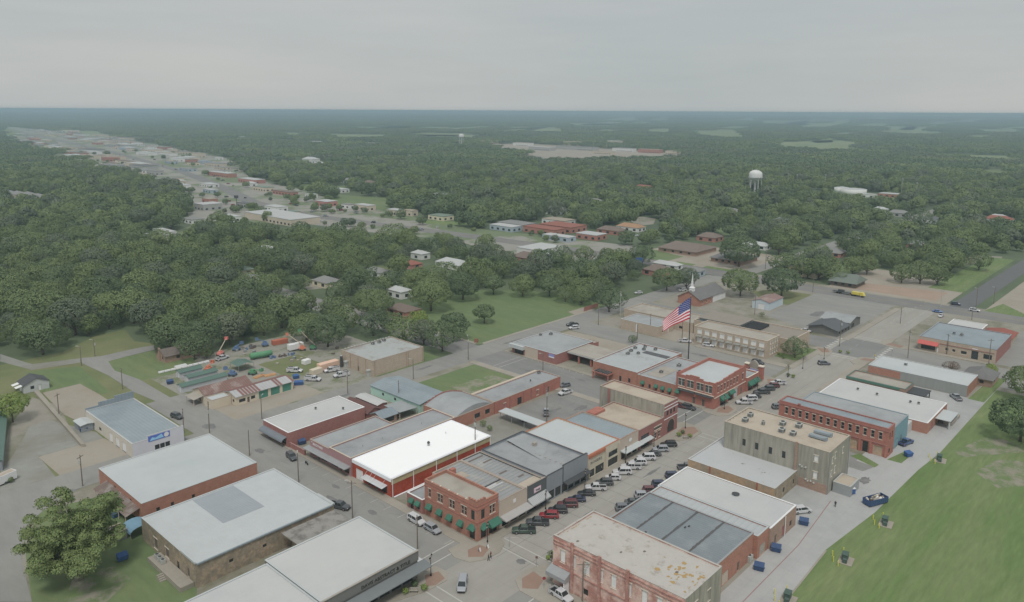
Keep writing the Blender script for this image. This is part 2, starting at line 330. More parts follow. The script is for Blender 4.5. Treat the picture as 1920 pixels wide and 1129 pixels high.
_q = random.Random(9)
FIELDS = [((x, y), (x+w_*.5, y-h_), (x+w_, y-h_*.3), (x+w_*.7, y+h_*.5), (x+w_*.2, y+h_*.4)) for x, y, w_, h_ in [(_q.uniform(560, 1880), _q.choice((222, 225, 229, 233, 238, 244, 250)), _q.uniform(40, 120), _q.uniform(1, 2.6)) for _ in range(26)]]+[((1440, 277), (1450, 266), (1515, 264), (1560, 262), (1622, 266), (1618, 279), (1540, 280)), ((1520, 261), (1560, 257), (1562, 262), (1530, 263)), ((1738, 292), (1760, 287), (1915, 293), (1920, 303), (1815, 300), (1800, 296)),
          ((1795, 322), (1920, 313), (1920, 330), (1850, 328)), ((1262, 345), (1300, 335), (1312, 345), (1280, 352)), ((610, 250), (730, 252), (733, 257), (620, 258)), ((780, 251), (900, 253), (880, 258), (790, 257)),
          ((1290, 245), (1380, 243), (1408, 254), (1370, 258), (1300, 251)), ((800, 239), (900, 236), (960, 237), (850, 242)), ((980, 238), (1050, 238), (1060, 246), (990, 244)), ((1640, 244), (1780, 247), (1770, 250), (1650, 248)),
          ((1800, 253), (1870, 253), (1860, 257), (1810, 256)), ((1480, 232), (1600, 229), (1560, 236), (1500, 236)), ((1650, 236), (1750, 237), (1740, 242), (1660, 241)), ((640, 236), (700, 237), (690, 240)), ((1200, 242), (1260, 240), (1270, 246), (1215, 247)),
          ((520, 247), (580, 249), (570, 255), (530, 254)), ((1060, 230), (1160, 231), (1150, 234), (1070, 233)), ((1820, 241), (1920, 243), (1920, 247), (1830, 245)), ((1420, 226), (1520, 225), (1510, 228), (1430, 229)), ((120, 243), (200, 246), (190, 251), (130, 249))]
for f in FIELDS:
    ym = sum(p[1] for p in f)/len(f); lot('field', poly_px(*[(p[0], p[1]+(5 if p[1] > ym else 1)) for p in f]), .3, m_field)
lot('school_grounds', poly_px((885, 270), (1000, 270), (1130, 278), (1290, 290), (1280, 304), (1080, 303), (1000, 297), (940, 282)), .25, m_tanlot)
lot('water_works_lawn', poly_px((1470, 370), (1560, 358), (1690, 372), (1680, 392), (1600, 382)), .1, m_lawn)
lot('school_lawn', poly_px((630, 365), (735, 372), (730, 395), (640, 388)), .09, m_grass)
for k, (x, y, w_, h_) in enumerate(((1130, 352, 40, 10), (1505, 478, 60, 14), (1790, 484, 90, 12), (1560, 500, 60, 14), (1395, 402, 50, 10), (955, 354, 50, 10), (865, 344, 40, 8), (1290, 372, 40, 9), (1600, 440, 46, 12), (1050, 372, 40, 9), (1710, 438, 50, 12), (1830, 440, 60, 12), (700, 330, 40, 8), (790, 318, 46, 8), (1180, 412, 50, 12), (1340, 430, 60, 12), (1480, 392, 50, 10), (560, 530, 60, 14), (500, 560, 60, 14), (690, 505, 50, 12), (460, 300, 40, 7), (540, 290, 44, 7), (1240, 330, 44, 8), (1640, 340, 50, 8))):
    lot('clearing', poly_px((x, y), (x+w_*.4, y-h_*.5), (x+w_, y-h_*.2), (x+w_*.9, y+h_*.7), (x+w_*.3, y+h_)), .028, (m_grass, m_meadow, m_dirt)[k % 3])
# ---------------------------------------------------------------- pavements, kerbs, plazas, paint
def walk(poly): return slab('sidewalk', poly, 0, .16, m_walk)
walk(rect(114.3, 117, 119, 213)); walk(rect(98.6, 100.3, 118, 213)); walk(rect(117.3, 207.2, 115.3, 118)); walk(rect(118, 210, 96.2, 98.7))
walk(rect(230, 268, 115.3, 117)); walk(rect(232, 320, 95.2, 98.7)); walk(rect(207.2, 210.4, 120, 213)); walk(rect(227.8, 230, 120, 213))
walk(rect(290, 321, 114.5, 117.2)); walk(rect(289.2, 293, 117.6, 158)); walk(rect(349, 352, 58, 97)); walk(rect(344, 420, 112.2, 115)); walk(rect(229, 310, 225.9, 227.6)); walk(rect(226.2, 228, 229, 330))
plz = [([(117, 118), (117, 120.5), (110.6, 120.8), (109.4, 117.5), (110.5, 113.6), (113.5, 111.8), (118, 111.4), (121.4, 113), (122.6, 115.4), (122.6, 118)], [(113.6, 117.4), (111.6, 115.2), (114, 112.9), (117.6, 114.2), (116.8, 117)]),
       ([(98.6, 118), (98.6, 121), (102, 120.4), (104.4, 118), (104.6, 114.4), (102.6, 112.4), (97, 112.6), (93, 114), (88, 115.4), (80, 115.6), (80, 117.8)], [(98, 114), (100.4, 117.2), (103.4, 116), (102.6, 113.2), (99.6, 112.8)]),
       ([(117.4, 96), (122, 98.4), (121, 101), (117, 102.4), (112.6, 101.8), (110.4, 98.4), (110.6, 92), (114.2, 84), (117.2, 84)], [(111.4, 98.6), (114, 101), (117.6, 100.8), (117, 97.2), (113.4, 96)]),
       ([(207.4, 118.2), (198.6, 115.2), (199.4, 112.4), (204, 110.4), (209.8, 110.6), (213, 113.4), (213.4, 119), (210.4, 121)], [(203.4, 114.2), (206, 111.6), (210, 111.8), (212, 114.4), (209.4, 117), (205.6, 116.8)]),
       ([(229.6, 117), (227.8, 121), (225.6, 118), (225.4, 113.4), (228.4, 110.8), (234, 110.6), (238, 113), (238.6, 117)], [(228, 115.2), (230, 111.8), (234.2, 112), (236.2, 115), (231.6, 116.4)]),
       ([(198.6, 96.6), (210.2, 96.6), (213, 92), (213.4, 98), (211.2, 102.2), (206, 103.4), (199, 101.6), (197, 98.7)], [(204, 98.6), (207, 101.8), (211, 100.4), (211, 97.4)]),
       ([(268, 117), (268, 113.2), (266, 110.4), (271, 110.2), (274.4, 113), (274.2, 118.6), (270.6, 121)], [(267, 114.6), (270.4, 111.4), (273.2, 114), (271, 117)]),
       ([(321, 114.5), (321, 120), (325.4, 119), (326.6, 115), (324, 111.6), (317, 110.6), (314, 113), (316, 115.2)], [(318.4, 114), (321, 111.8), (325, 114.4), (323, 118)]),
       ([(352, 97), (352, 90), (347.6, 89), (346.4, 95), (348, 100), (354, 101.4), (360, 100), (362, 97.4)], [(348, 92), (351.4, 91.6), (353, 97), (349.4, 98.4)]),
       ([(320, 97.6), (320, 90), (324.6, 89.6), (325.8, 95), (323.6, 100.2), (315, 101.6), (312, 99)], [(321, 91), (324.6, 93), (323, 98.6), (319.4, 99)])]
for a, b in plz:
    s_ = slab('sidewalk', a, 0, .168, m_walk); MB().prism(b, .172, .176).build('brick_paving', m_pave, s_)
slab('kerb', [(143.5, 55.6), (170, 56.6), (170, 57), (143.5, 56)], 0, .12, m_walk)
slab('retaining_wall', poly_px((64, 738), (72, 735), (160, 838), (152, 838)), 0, .9, m_walk)
pt_ = MB()
def line(u0, v0, u1, v1, wd=.14, z=.075):
    d = Vector((u1-u0, v1-v0)).normalized(); n = Vector((-d.y, d.x))*wd/2
    pt_.face((u0-n.x, v0-n.y, z), (u1-n.x, v1-n.y, z), (u1+n.x, v1+n.y, z), (u0+n.x, v0+n.y, z))
for i in range(19): line(125.6+4.05*i, 112.2, 122.9+4.05*i, 115.1); line(126+4.05*i, 101.9, 128.9+4.05*i, 99)
for i in range(8): line(242+4.05*i, 112.2, 239.3+4.05*i, 115.1); line(242+4.05*i, 101.9, 244.9+4.05*i, 99)
for v in (123.2, 129.6, 134.9, 140.4, 146, 151.4, 156.8, 162.2, 167.6, 173, 178.6, 184): line(111.6, v, 114.1, v, .12)
for v in (124, 129, 134, 139, 146, 152, 158, 164): line(100.5, v, 103, v, .12)
for u0, u1 in ((100.6, 114), (210.8, 227.4)):
    for v in (119.2, 122.4, 94.6, 91.4): line(u0, v, u1, v, .28)
for uu in (96.8, 99.6, 119.8, 123, 207, 209.6, 231, 234): line(uu, 99, uu, 115, .28)
for v in (200, 203): line(211, v, 227, v, .2)
for uu in (318, 320.4, 351.5, 354): line(uu, 97.6, uu, 113, .5)
for k in range(7): line(326+3*k, 115.6, 327.6+3*k, 115.6, 1.6); line(326+3*k, 94.8, 327.6+3*k, 94.8, 1.6)
for i in range(10): line(229.5+0*i, 172+3.2*i, 226.6, 170.6+3.2*i, .13)
for k in range(40): line(130+8*k, 107, 133+8*k, 107, .1)
for k in range(9): line(388+5*k, 101.6, 391+5*k, 101.6, .14); line(388+5*k, 108, 391+5*k, 108, .14)
pt_.build('road_marking', m_paint)['kind'] = 'structure'
rk = MB()
for (a, b) in (((118, 62.2), (168, 62.4)), ((168, 62.4), (194, 64.6))):
    d = Vector((b[0]-a[0], b[1]-a[1])).normalized(); n = Vector((-d.y, d.x))*.09
    rk.face((a[0]-n.x, a[1]-n.y, .06), (b[0]-n.x, b[1]-n.y, .06), (b[0]+n.x, b[1]+n.y, .06), (a[0]+n.x, a[1]+n.y, .06))
rk.build('red_line', m_redpaint)['kind'] = 'structure'
jt = MB()     # joints and tar seams in the street slabs
def seam(u0, v0, u1, v1, wd): 
    d = Vector((u1-u0, v1-v0)).normalized(); n = Vector((-d.y, d.x))*wd/2
    jt.face((u0-n.x, v0-n.y, .066), (u1-n.x, v1-n.y, .066), (u1+n.x, v1+n.y, .066), (u0+n.x, v0+n.y, .066))
for k in range(16): seam(120+5.6*k+rnd.random(), 98.8, 120+5.6*k+rnd.random(), 115.2, .09)
for vv in (103.4, 110.6): seam(116, vv, 210, vv, .08); seam(231, vv, 320, vv, .08)
jt.build('street_seam', mat('tar_seam', hz(120, 117, 112), var=.1))['kind'] = 'structure'

m_tarp = mat('patched_asphalt', hz(118, 118, 117), var=.08, scale=.5, col2=hz(134, 133, 130), scale2=.3, thr=.55); q_ = random.Random(12)
for (u, v, ru, rv, m_) in ((118.6, 105.4, 1.5, 1.3, m_tarp), (106, 160, 1.0, 3.2, m_tarp), (109, 147, 1.2, 2.0, m_tarp), (104, 178, .9, 2.6, m_tarp), (108, 200, 1.4, 2.2, m_tarp), (110.6, 165, .8, 2.2, m_tarp), (103.6, 143, .8, 2.4, m_tarp), (106, 228, 2.2, 3.0, m_tarp), (150, 219, 5, 1.2, m_tarp), (190, 221, 5.5, 1.0, m_tarp), (219, 150, 1.6, 4, m_tarp), (216, 190, 1.2, 4, m_tarp), (222, 168, 1.2, 3, m_tarp), (190, 156, 6, 1.2, m_tarp), (200, 151, 3.6, 1.6, m_tarp), (240, 219.6, 7, 1.1, m_tarp), (145, 106.8, 4, .7, m_tarp), (176, 107.4, 5, .6, m_tarp), (280, 150, 1.4, 5, m_tarp), (212, 62, 3, 1.6, m_tarp), (380, 140, 8, 3, m_tarp), (60, 214, 3.4, 1.6, m_tarp)):
    sheet('street_patch', [(u+ru*math.cos(2*math.pi*i/16)*q_.uniform(.6, 1.05), v+rv*math.sin(2*math.pi*i/16)*q_.uniform(.6, 1.05)) for i in range(16)], .068, m_)
ck = MB()
for k in range(70):   # sealed cracks
    st = q_.choice(((100.8, 113.8, 122, 212, 1), (100.8, 113.8, 122, 212, 1), (116, 210, 99, 115, 0), (211, 227, 122, 212, 1), (178, 208, 147, 166, 0), (116, 300, 215, 225.5, 0))); u, v = q_.uniform(st[0], st[1]), q_.uniform(st[2], st[3]); L0 = q_.uniform(2, 6); an = (math.pi/2 if q_.random() < .5 else 0)+q_.uniform(-.25, .25)
    for j in range(5):
        u2, v2 = u+math.cos(an)*L0/5, v+math.sin(an)*L0/5
        if not (st[0] < u2 < st[1] and st[2] < v2 < st[3]): break
        nx, ny = -math.sin(an)*.035, math.cos(an)*.035; ck.face((u-nx, v-ny, .072), (u2-nx, v2-ny, .072), (u2+nx, v2+ny, .072), (u+nx, v+ny, .072)); u, v = u2, v2; an += q_.uniform(-.4, .4)
ck.build('sealed_crack', MATS['tar_seam'])['kind'] = 'structure'
# ---------------------------------------------------------------- building kit
def ribmat(name, col, axis=0, period=.9, amp=.10, col2=None, thr=.6, scale2=.1, rough=.5):
    if name in MATS: return MATS[name]
    M = mat(name, col, rough=rough, var=.06, scale=.25, col2=col2, thr=thr, scale2=scale2, spec=.35)
    t = M.node_tree; n = t.nodes; l = t.links; b = n['Principled BSDF']
    old = b.inputs['Base Color'].links[0].from_socket
    g = n.new('ShaderNodeNewGeometry'); sx = n.new('ShaderNodeSeparateXYZ'); l.new(g.outputs['Position'], sx.inputs[0])
    mu = n.new('ShaderNodeMath'); mu.operation = 'MULTIPLY'; mu.inputs[1].default_value = 2*math.pi/period; l.new(sx.outputs[axis], mu.inputs[0])
    si = n.new('ShaderNodeMath'); si.operation = 'SINE'; l.new(mu.outputs[0], si.inputs[0])
    pw = n.new('ShaderNodeMapRange'); pw.inputs[1].default_value = .6; pw.inputs[2].default_value = 1; pw.inputs[3].default_value = 1; pw.inputs[4].default_value = 1-amp; l.new(si.outputs[0], pw.inputs[0])
    v = n.new('ShaderNodeVectorMath'); v.operation = 'SCALE'; l.new(old, v.inputs[0]); l.new(pw.outputs[0], v.inputs['Scale']); l.new(v.outputs[0], b.inputs['Base Color'])
    bp = n.new('ShaderNodeBump'); bp.inputs['Strength'].default_value = .5; bp.inputs['Distance'].default_value = .05; l.new(si.outputs[0], bp.inputs['Height']); l.new(bp.outputs[0], b.inputs['Normal'])
    return M
m_glass = mat('dark_glass', (.035, .042, .045), rough=.12, var=0, spec=.5)
m_glass2 = mat('grey_glass', (.10, .115, .12), rough=.15, var=0, spec=.5)
m_wframe = mat('window_frame', lin(150, 146, 138, 1.6), var=0)
m_dframe = mat('dark_frame', lin(70, 72, 70, 1.4), var=0)
m_stone = mat('sill_stone', lin(168, 160, 148, 1.8), var=.06, scale=1)
m_board = mat('white_board', lin(176, 176, 174, 1.8), var=.08, scale=.8)
m_steel = mat('galvanised_steel', lin(150, 153, 154, 1.2), var=.08, scale=.6, rough=.45, metal=.2)
m_hvac = mat('hvac_casing', lin(166, 168, 164, 1.2), var=.07, scale=.9)
m_dark = mat('dark_metal', lin(72, 74, 76, 1.2), var=.05, scale=1)
m_green = mat('green_fabric', lin(58, 98, 84, 1.5), var=.10, scale=.9)
m_coping = mat('coping', lin(150, 138, 128, 1.3), var=.08, scale=.4)
m_wht = mat('white_paint', lin(190, 190, 190, 1.5), var=.04, scale=.5)
m_tan = mat('tan_trim', lin(160, 150, 136, 1.6), var=.06, scale=.4)
m_brick = mat('red_brick', wl(144, 92, 80), var=.14, scale=.5, col2=wl(138, 84, 74), scale2=.25, brick=True)
m_brick2 = mat('orange_brick', wl(144, 100, 84), var=.12, scale=.5, brick=True)
m_brick3 = mat('brown_brick', wl(136, 112, 98), var=.10, scale=.5, brick=True)
m_brick4 = mat('dark_red_brick', wl(132, 88, 82), var=.12, scale=.4, brick=True)
m_tanbrick = mat('tan_brick', wl(152, 138, 122), var=.08, scale=.6, brick=True)
m_redpaintwall = mat('peeling_red_brick', wl(148, 106, 96), var=.16, scale=.6, col2=wl(172, 148, 138), scale2=.28, thr=.50, soft=.08, brick=True)
m_stonewall = mat('rubble_stone', wl(116, 108, 94), var=.28, scale=1.6, col2=wl(138, 122, 104), scale2=.6, thr=.55, bump=.4)
m_stonebrown = mat('yellow_stone', wl(150, 128, 104), var=.2, scale=1.4, col2=wl(126, 118, 106), scale2=.3, thr=.55)
m_concwall = mat('stained_concrete', wl(132, 128, 118), var=.16, scale=.7, col2=wl(108, 106, 98), scale2=.9, thr=.53, soft=.12, streak=True)
m_greyshade = mat('charcoal_siding', wl(94, 94, 91), var=.05, scale=.4)
m_stucco = mat('tan_stucco', wl(152, 140, 128), var=.05, scale=.3)
m_greymetal = ribmat('grey_metal_cladding', wl(114, 119, 124), 0, .6, .10)
m_blackpanel = mat('black_panel', wl(74, 78, 80), var=.06, scale=.5)
m_rf_white = mat('white_roof', hz(191, 191, 189), seam=((1, 3.0, .09, .05),), var=.03, scale=.12, col2=hz(183, 184, 184), scale2=.05, thr=.56, soft=.1)
m_rf_white2 = mat('bluish_white_roof', hz(187, 192, 192), seam=((1, 3.0, .09, .05),), var=.03, scale=.12, col2=hz(179, 185, 186), scale2=.04, thr=.56, soft=.1)
m_rf_cream = mat('cream_roof', hz(184, 172, 156), var=.04, scale=.3, col2=hz(168, 154, 138), scale2=.12, thr=.56, soft=.1)
m_rf_tan = mat('tan_roof', hz(168, 162, 152), var=.05, scale=.3, col2=hz(156, 148, 138), scale2=.1, thr=.56)
m_rf_grey = mat('grey_roof', hz(160, 163, 164), var=.06, scale=.25, col2=hz(147, 150, 152), scale2=.1, thr=.55, soft=.1)
m_rf_dgrey = mat('dark_grey_roof', hz(155, 157, 159), var=.07, scale=.25, col2=hz(141, 143, 145), scale2=.12, thr=.55)
m_rf_blue = ribmat('blue_grey_metal_roof', hz(146, 157, 163), 0, 1.1, .07, col2=hz(134, 146, 153), thr=.52, scale2=.05)
m_rf_metal = ribmat('old_metal_roof', hz(128, 136, 141), 0, .8, .08, col2=hz(142, 148, 152), thr=.56, scale2=.12)
m_rf_patch = mat('patched_white_roof', hz(182, 184, 185), var=.03, scale=.2, col2=hz(132, 128, 122), scale2=.25, thr=.635, soft=.02)
m_rf_rr = mat('peeling_white_roof', hz(184, 180, 173), var=.06, scale=.5, col2=hz(160, 150, 142), scale2=.35, thr=.62, soft=.05)
m_brownroof = mat('brown_shingle', hz(116, 106, 100), var=.10, scale=.6)
m_greyshingle = mat('grey_shingle', hz(118, 117, 116), var=.10, scale=.6)
m_redroof = mat('red_metal_roof', hz(150, 92, 80), var=.06, scale=.3)
m_greenroof = ribmat('green_metal_roof', hz(92, 118, 108), 0, .6, .08)
WC = {}
def win_meshes(w_, h_, st):
    k = (round(w_, 2), round(h_, 2), st)
    if k in WC: return WC[k]
    f = MB(); p = MB(); s = MB(); b = .09 if w_ < 2.5 else .07
    y0, y1 = .12, .22
    for (a, c, e, g2) in ((-w_/2, -w_/2+b, 0, h_), (w_/2-b, w_/2, 0, h_), (-w_/2+b, w_/2-b, 0, b), (-w_/2+b, w_/2-b, h_-b, h_)): f.box(a, c, y0, y1, e, g2)
    if st == 'sash': f.box(-w_/2+b, w_/2-b, y0+.01, y1, h_*.5-.04, h_*.5+.04)
    if st == 'pair': f.box(-.12, .12, y0-.02, y1, b, h_-b); f.box(-w_/2+b, w_/2-b, y0+.02, y1, h_*.62-.04, h_*.62+.04)
    if st in ('store', 'dark'):
        n = max(1, int(round(w_/1.5)))
        for i in range(1, n): x = -w_/2+w_*i/n; f.box(x-.04, x+.04, y0+.01, y1, b, h_-b)
        if h_ > 1.8: f.box(-w_/2+b, w_/2-b, y0+.02, y1, h_*.72-.03, h_*.72+.03)
    if st == 'garage':
        n = max(3, int(round(h_/.55)))
        for i in range(n): p.box(-w_/2+b, w_/2-b, y0+.03, y1+.01, b+(h_-2*b)*i/n+.02, b+(h_-2*b)*(i+1)/n-.02)
        p.box(-w_/2+b, w_/2-b, y0+.06, y1+.02, b, h_-b)
    elif st in ('board', 'door', 'wdoor'):
        p.box(-w_/2+b, w_/2-b, y0+.03, y1, b, h_-b)
        if st == 'door': p.box(w_/2-b-.16, w_/2-b-.08, y0-.04, y0+.03, h_*.44, h_*.5)
    else: p.box(-w_/2+b, w_/2-b, y0+.05, y1-.01, b, h_-b)
    if st in ('sash', 'pair', 'board', 'small'):
        s.box(-w_/2-.12, w_/2+.12, -.08, .14, -.16, -.003)
        if st in ('sash', 'pair', 'board'): s.box(-w_/2-.14, w_/2+.14, -.06, .12, h_+.003, h_+.24)
    fm = m_dframe if st in ('dark', 'store') else m_wframe
    pm = {'board': m_board, 'door': MATS.get('door_brown') or mat('door_brown', lin(92, 84, 78, 1.4), var=.05), 'wdoor': m_wht, 'garage': m_wht}.get(st, m_glass2 if st == 'pair' else m_glass)
    WC[k] = (f.mesh('frame', fm), p.mesh('pane', pm), s.mesh('sill', m_stone) if s.f else None); return WC[k]
NAMES = {'door': ('door', 'door_leaf'), 'wdoor': ('door', 'door_leaf'), 'garage': ('garage_door', 'door_panel'), 'board': ('window', 'board')}
def add_opening(root, face, c, a0, a1, z0, z1, st, pmat=None):
    f, p, s = win_meshes(a1-a0, z1-z0, st); n1, n2 = NAMES.get(st, ('window', 'pane'))
    rl = world_loc(root); ac = (a0+a1)/2
    loc, rz = {'u': ((c-rl.x, ac-rl.y, z0), -math.pi/2), 'v': ((ac-rl.x, c-rl.y, z0), 0)}[face]
    o = put(n1, f, root, loc, rz); q = put(n2, p, o)
    if pmat:
        q.data = p.copy(); q.data.materials[0] = pmat
    if s is not None: put('sill', s, o)
    return o
def wallface(mb, T, A0, A1, prof, rects, flip, z0=0):
    aa = sorted(set([A0, A1]+[r[0] for r in rects]+[r[1] for r in rects]+[p[0] for p in prof]+[p[1] for p in prof]))
    for i in range(len(aa)-1):
        a, b = aa[i], aa[i+1]; mid = (a+b)/2
        zt = next(p[2] for p in prof if p[0]-1e-6 <= mid <= p[1]+1e-6)
        zz = sorted(set([z0, zt]+[z for r in rects for z in (r[2], r[3]) if r[0] <= mid <= r[1]]))
        for j in range(len(zz)-1):
            zm = (zz[j]+zz[j+1])/2
            if any(r[0] < mid < r[1] and r[2] < zm < r[3] for r in rects): continue
            q = [T(a, zz[j], 0), T(b, zz[j], 0), T(b, zz[j+1], 0), T(a, zz[j+1], 0)]
            mb.face(*(q[::-1] if flip else q))
    for r in rects:
        a, b, c, d = r[:4]; D_ = .25
        for q in ([T(a, c, 0), T(a, c, D_), T(a, d, D_), T(a, d, 0)], [T(b, c, 0), T(b, d, 0), T(b, d, D_), T(b, c, D_)], [T(a, d, 0), T(a, d, D_), T(b, d, D_), T(b, d, 0)], [T(a, c, 0), T(b, c, 0), T(b, c, D_), T(a, c, D_)]): mb.face(*q)
def building(name, label, u0, u1, v0, v1, h, wall, roof, par=.45, uw=(), vw=(), uprof=None, vprof=None, cop=None, wallu=None, group=None, cat='building', copw=.42, roofname='roof'):
    r = thing(name, label, cat, (u0, v0, 0), 0, group)
    uprof = uprof or [(v0, v1, h)]; vprof = vprof or [(u0, u1, h)]; rz = h-par
    TU = lambda a, z, d: (u0+d, a, z); TV = lambda a, z, d: (a, v0+d, z); TU2 = lambda a, z, d: (u1-d, a, z); TV2 = lambda a, z, d: (a, v1-d, z)
    fu = MB(); wallface(fu, TU, v0, v1, uprof, [x[1:5] for x in uw], True)
    fv = MB(); wallface(fv, TV, u0, u1, vprof, [x[1:5] for x in vw], False)
    bk = MB(); wallface(bk, TU2, v0, v1, [(v0, v1, h)], [], False); wallface(bk, TV2, u0, u1, [(u0, u1, h)], [], True)
    t = .32
    for p in uprof: fu.box(u0+.012, u0+t, p[0]+.012, p[1]-.012, rz-.3, p[2]-.01)
    for p in vprof: fv.box(p[0]+t*(p[0] == u0)+.013, p[1]-.013, v0+.013, v0+t, rz-.3, p[2]-.01)
    bk.box(u1-t, u1-.012, v0+.013, v1-.013, rz-.3, h-.01); bk.box(u0+t, u1-t, v1-t, v1-.012, rz-.3, h-.01)
    # storey slab and inner back so that openings never show daylight
    bk.box(u0+.5, u1-.5, v0+.5, v1-.5, 0, max(.4, rz-.5))
    fu.build('wall', wallu or wall, r); fv.build('wall', wall, r); bk.build('wall', wall, r)
    ro = MB().box(u0+t-.01, u1-t+.01, v0+t-.01, v1-t+.01, rz-.25, rz).build(roofname, roof, r)
    cp = MB(); o = copw-t
    for p in uprof: cp.box(u0-.05, u0+t+.05, p[0], p[1], p[2]-.008, p[2]+.07)
    for p in vprof: cp.box(max(p[0], u0+t+.052), min(p[1], u1-t-.052), v0-.05, v0+t+.05, p[2]-.008, p[2]+.072)
    cp.box(u0+t+.052, u1-t-.052, v1-t-.05, v1+.05, h-.008, h+.071); cp.box(u1-t-.05, u1+.05, v0, v1, h-.008, h+.073)
    cp.build('coping', cop or m_coping, r)
    for x in uw: add_opening(r, 'u', u0, *x[1:5], x[0], x[5] if len(x) > 5 else None)
    for x in vw: add_opening(r, 'v', v0, *x[1:5], x[0], x[5] if len(x) > 5 else None)
    return r
def row(st, n, a0, a1, w_, z0, z1, mt=None):
    """n equal openings spread between a0 and a1"""
    g_ = (a1-a0)/n; return [(st, a0+g_*(i+.5)-w_/2, a0+g_*(i+.5)+w_/2, z0, z1)+((mt,) if mt else ()) for i in range(n)]
def awning(r, face, c, a0, a1, z, out, drop, m_, th=.06, name='awning', val=.25):
    mb = MB(); T = (lambda a, d, zz: (c-d, a, zz)) if face == 'u' else (lambda a, d, zz: (a, c-d, zz))
    A = [T(a0, .02, z), T(a1, .02, z), T(a1, out, z-drop), T(a0, out, z-drop)]; B = [(p[0], p[1], p[2]-th) for p in A]
    mb.face(*A); mb.face(*B[::-1])
    for i in range(4): j = (i+1) % 4; mb.face(A[i], B[i], B[j], A[j])
    if val:
        for a in (a0, a1): mb.face(T(a, .02, z-th), T(a, out, z-drop-th), T(a, out, z-drop-val), T(a, .02, z-drop-val))
        mb.face(T(a0, out+.01, z-drop), T(a1, out+.01, z-drop), T(a1, out+.01, z-drop-val), T(a0, out+.01, z-drop-val))
    return mb.build(name, m_, r)
def hvac(r, u, v, z, su=1.6, sv=1.2, h=1.1):
    b = MB().box(u-su/2, u+su/2, v-sv/2, v+sv/2, z+.15, z+h); b.box(u-su/2+.1, u-su/2+.25, v-sv/2, v+sv/2, z-.02, z+.15); b.box(u+su/2-.25, u+su/2-.1, v-sv/2, v+sv/2, z-.02, z+.15)
    o = b.build('rooftop_unit', m_hvac, r)
    f = MB(); n = max(1, int(su/1.1))
    for i in range(n): x = u-su/2+su*(i+.5)/n; f.tube([(x, v, z+h), (x, v, z+h+.10)], min(su/n, sv)*.40, 10)
    for k in range(4): f.box(u-su/2-.02, u-su/2+.0, v-sv/2+.1, v+sv/2-.1, z+.25+.2*k, z+.37+.2*k); f.box(u-su/2+.1, u+su/2-.1, v-sv/2-.02, v-sv/2, z+.25+.2*k, z+.37+.2*k)
    f.build('fan_grille', m_dark, o); return o
def vent(r, u, v, z, h=.9, rr=.32):
    o = MB().tube([(u, v, z-.05), (u, v, z+h*.55)], rr*.7, 10).build('roof_vent', m_steel, r)
    MB().tube([(u, v, z+h*.55), (u, v, z+h*.65), (u, v, z+h)], [rr*.8, rr*1.1, rr*.5], 10).build('vent_cap', m_dark, o); return o
def pipe(r, u, v, z, h=.6): return MB().tube([(u, v, z-.05), (u, v, z+h)], .09, 6).build('roof_pipe', m_steel, r)
_txt = {}
def text(r, body, face, c, a, z, size, m_, name='lettering', ext=.03, width=None):
    """words standing proud of a wall; a is the reading start in photo order"""
    k = (body, size)
    cu = bpy.data.curves.new('lettering', 'FONT'); cu.body = body; cu.size = size; cu.extrude = ext; cu.align_x = 'LEFT'; cu.resolution_u = 2
    o = bpy.data.objects.new('tmp', cu); C.objects.link(o)
    me = bpy.data.meshes.new_from_object(o.evaluated_get(bpy.context.evaluated_depsgraph_get()))
    bpy.data.objects.remove(o)
    n = len(me.vertices); co = np.zeros(n*3); me.vertices.foreach_get('co', co); co = co.reshape(-1, 3)
    sx = 1.0 if not width else width/(co[:, 0].max()-co[:, 0].min())
    new = np.zeros_like(co); rl = world_loc(r); x = co[:, 0]*sx
    if face == 'u': new[:, 0] = c-.04-co[:, 2]; new[:, 1] = a-x
    else: new[:, 1] = c-.04-co[:, 2]; new[:, 0] = a+x
    new[:, 2] = z+co[:, 1]; new -= np.array(rl); me.vertices.foreach_set('co', new.ravel()); me.materials.clear(); me.materials.append(m_); me.update()
    return put(name, me, r)
def panel(r, face, c, a0, a1, z0, z1, m_, name='sign', th=.06):
    mb = MB()
    if face == 'u': mb.box(c-th-.01, c-.01, a0, a1, z0, z1)
    else: mb.box(a0, a1, c-th-.01, c-.01, z0, z1)
    return mb.build(name, m_, r)
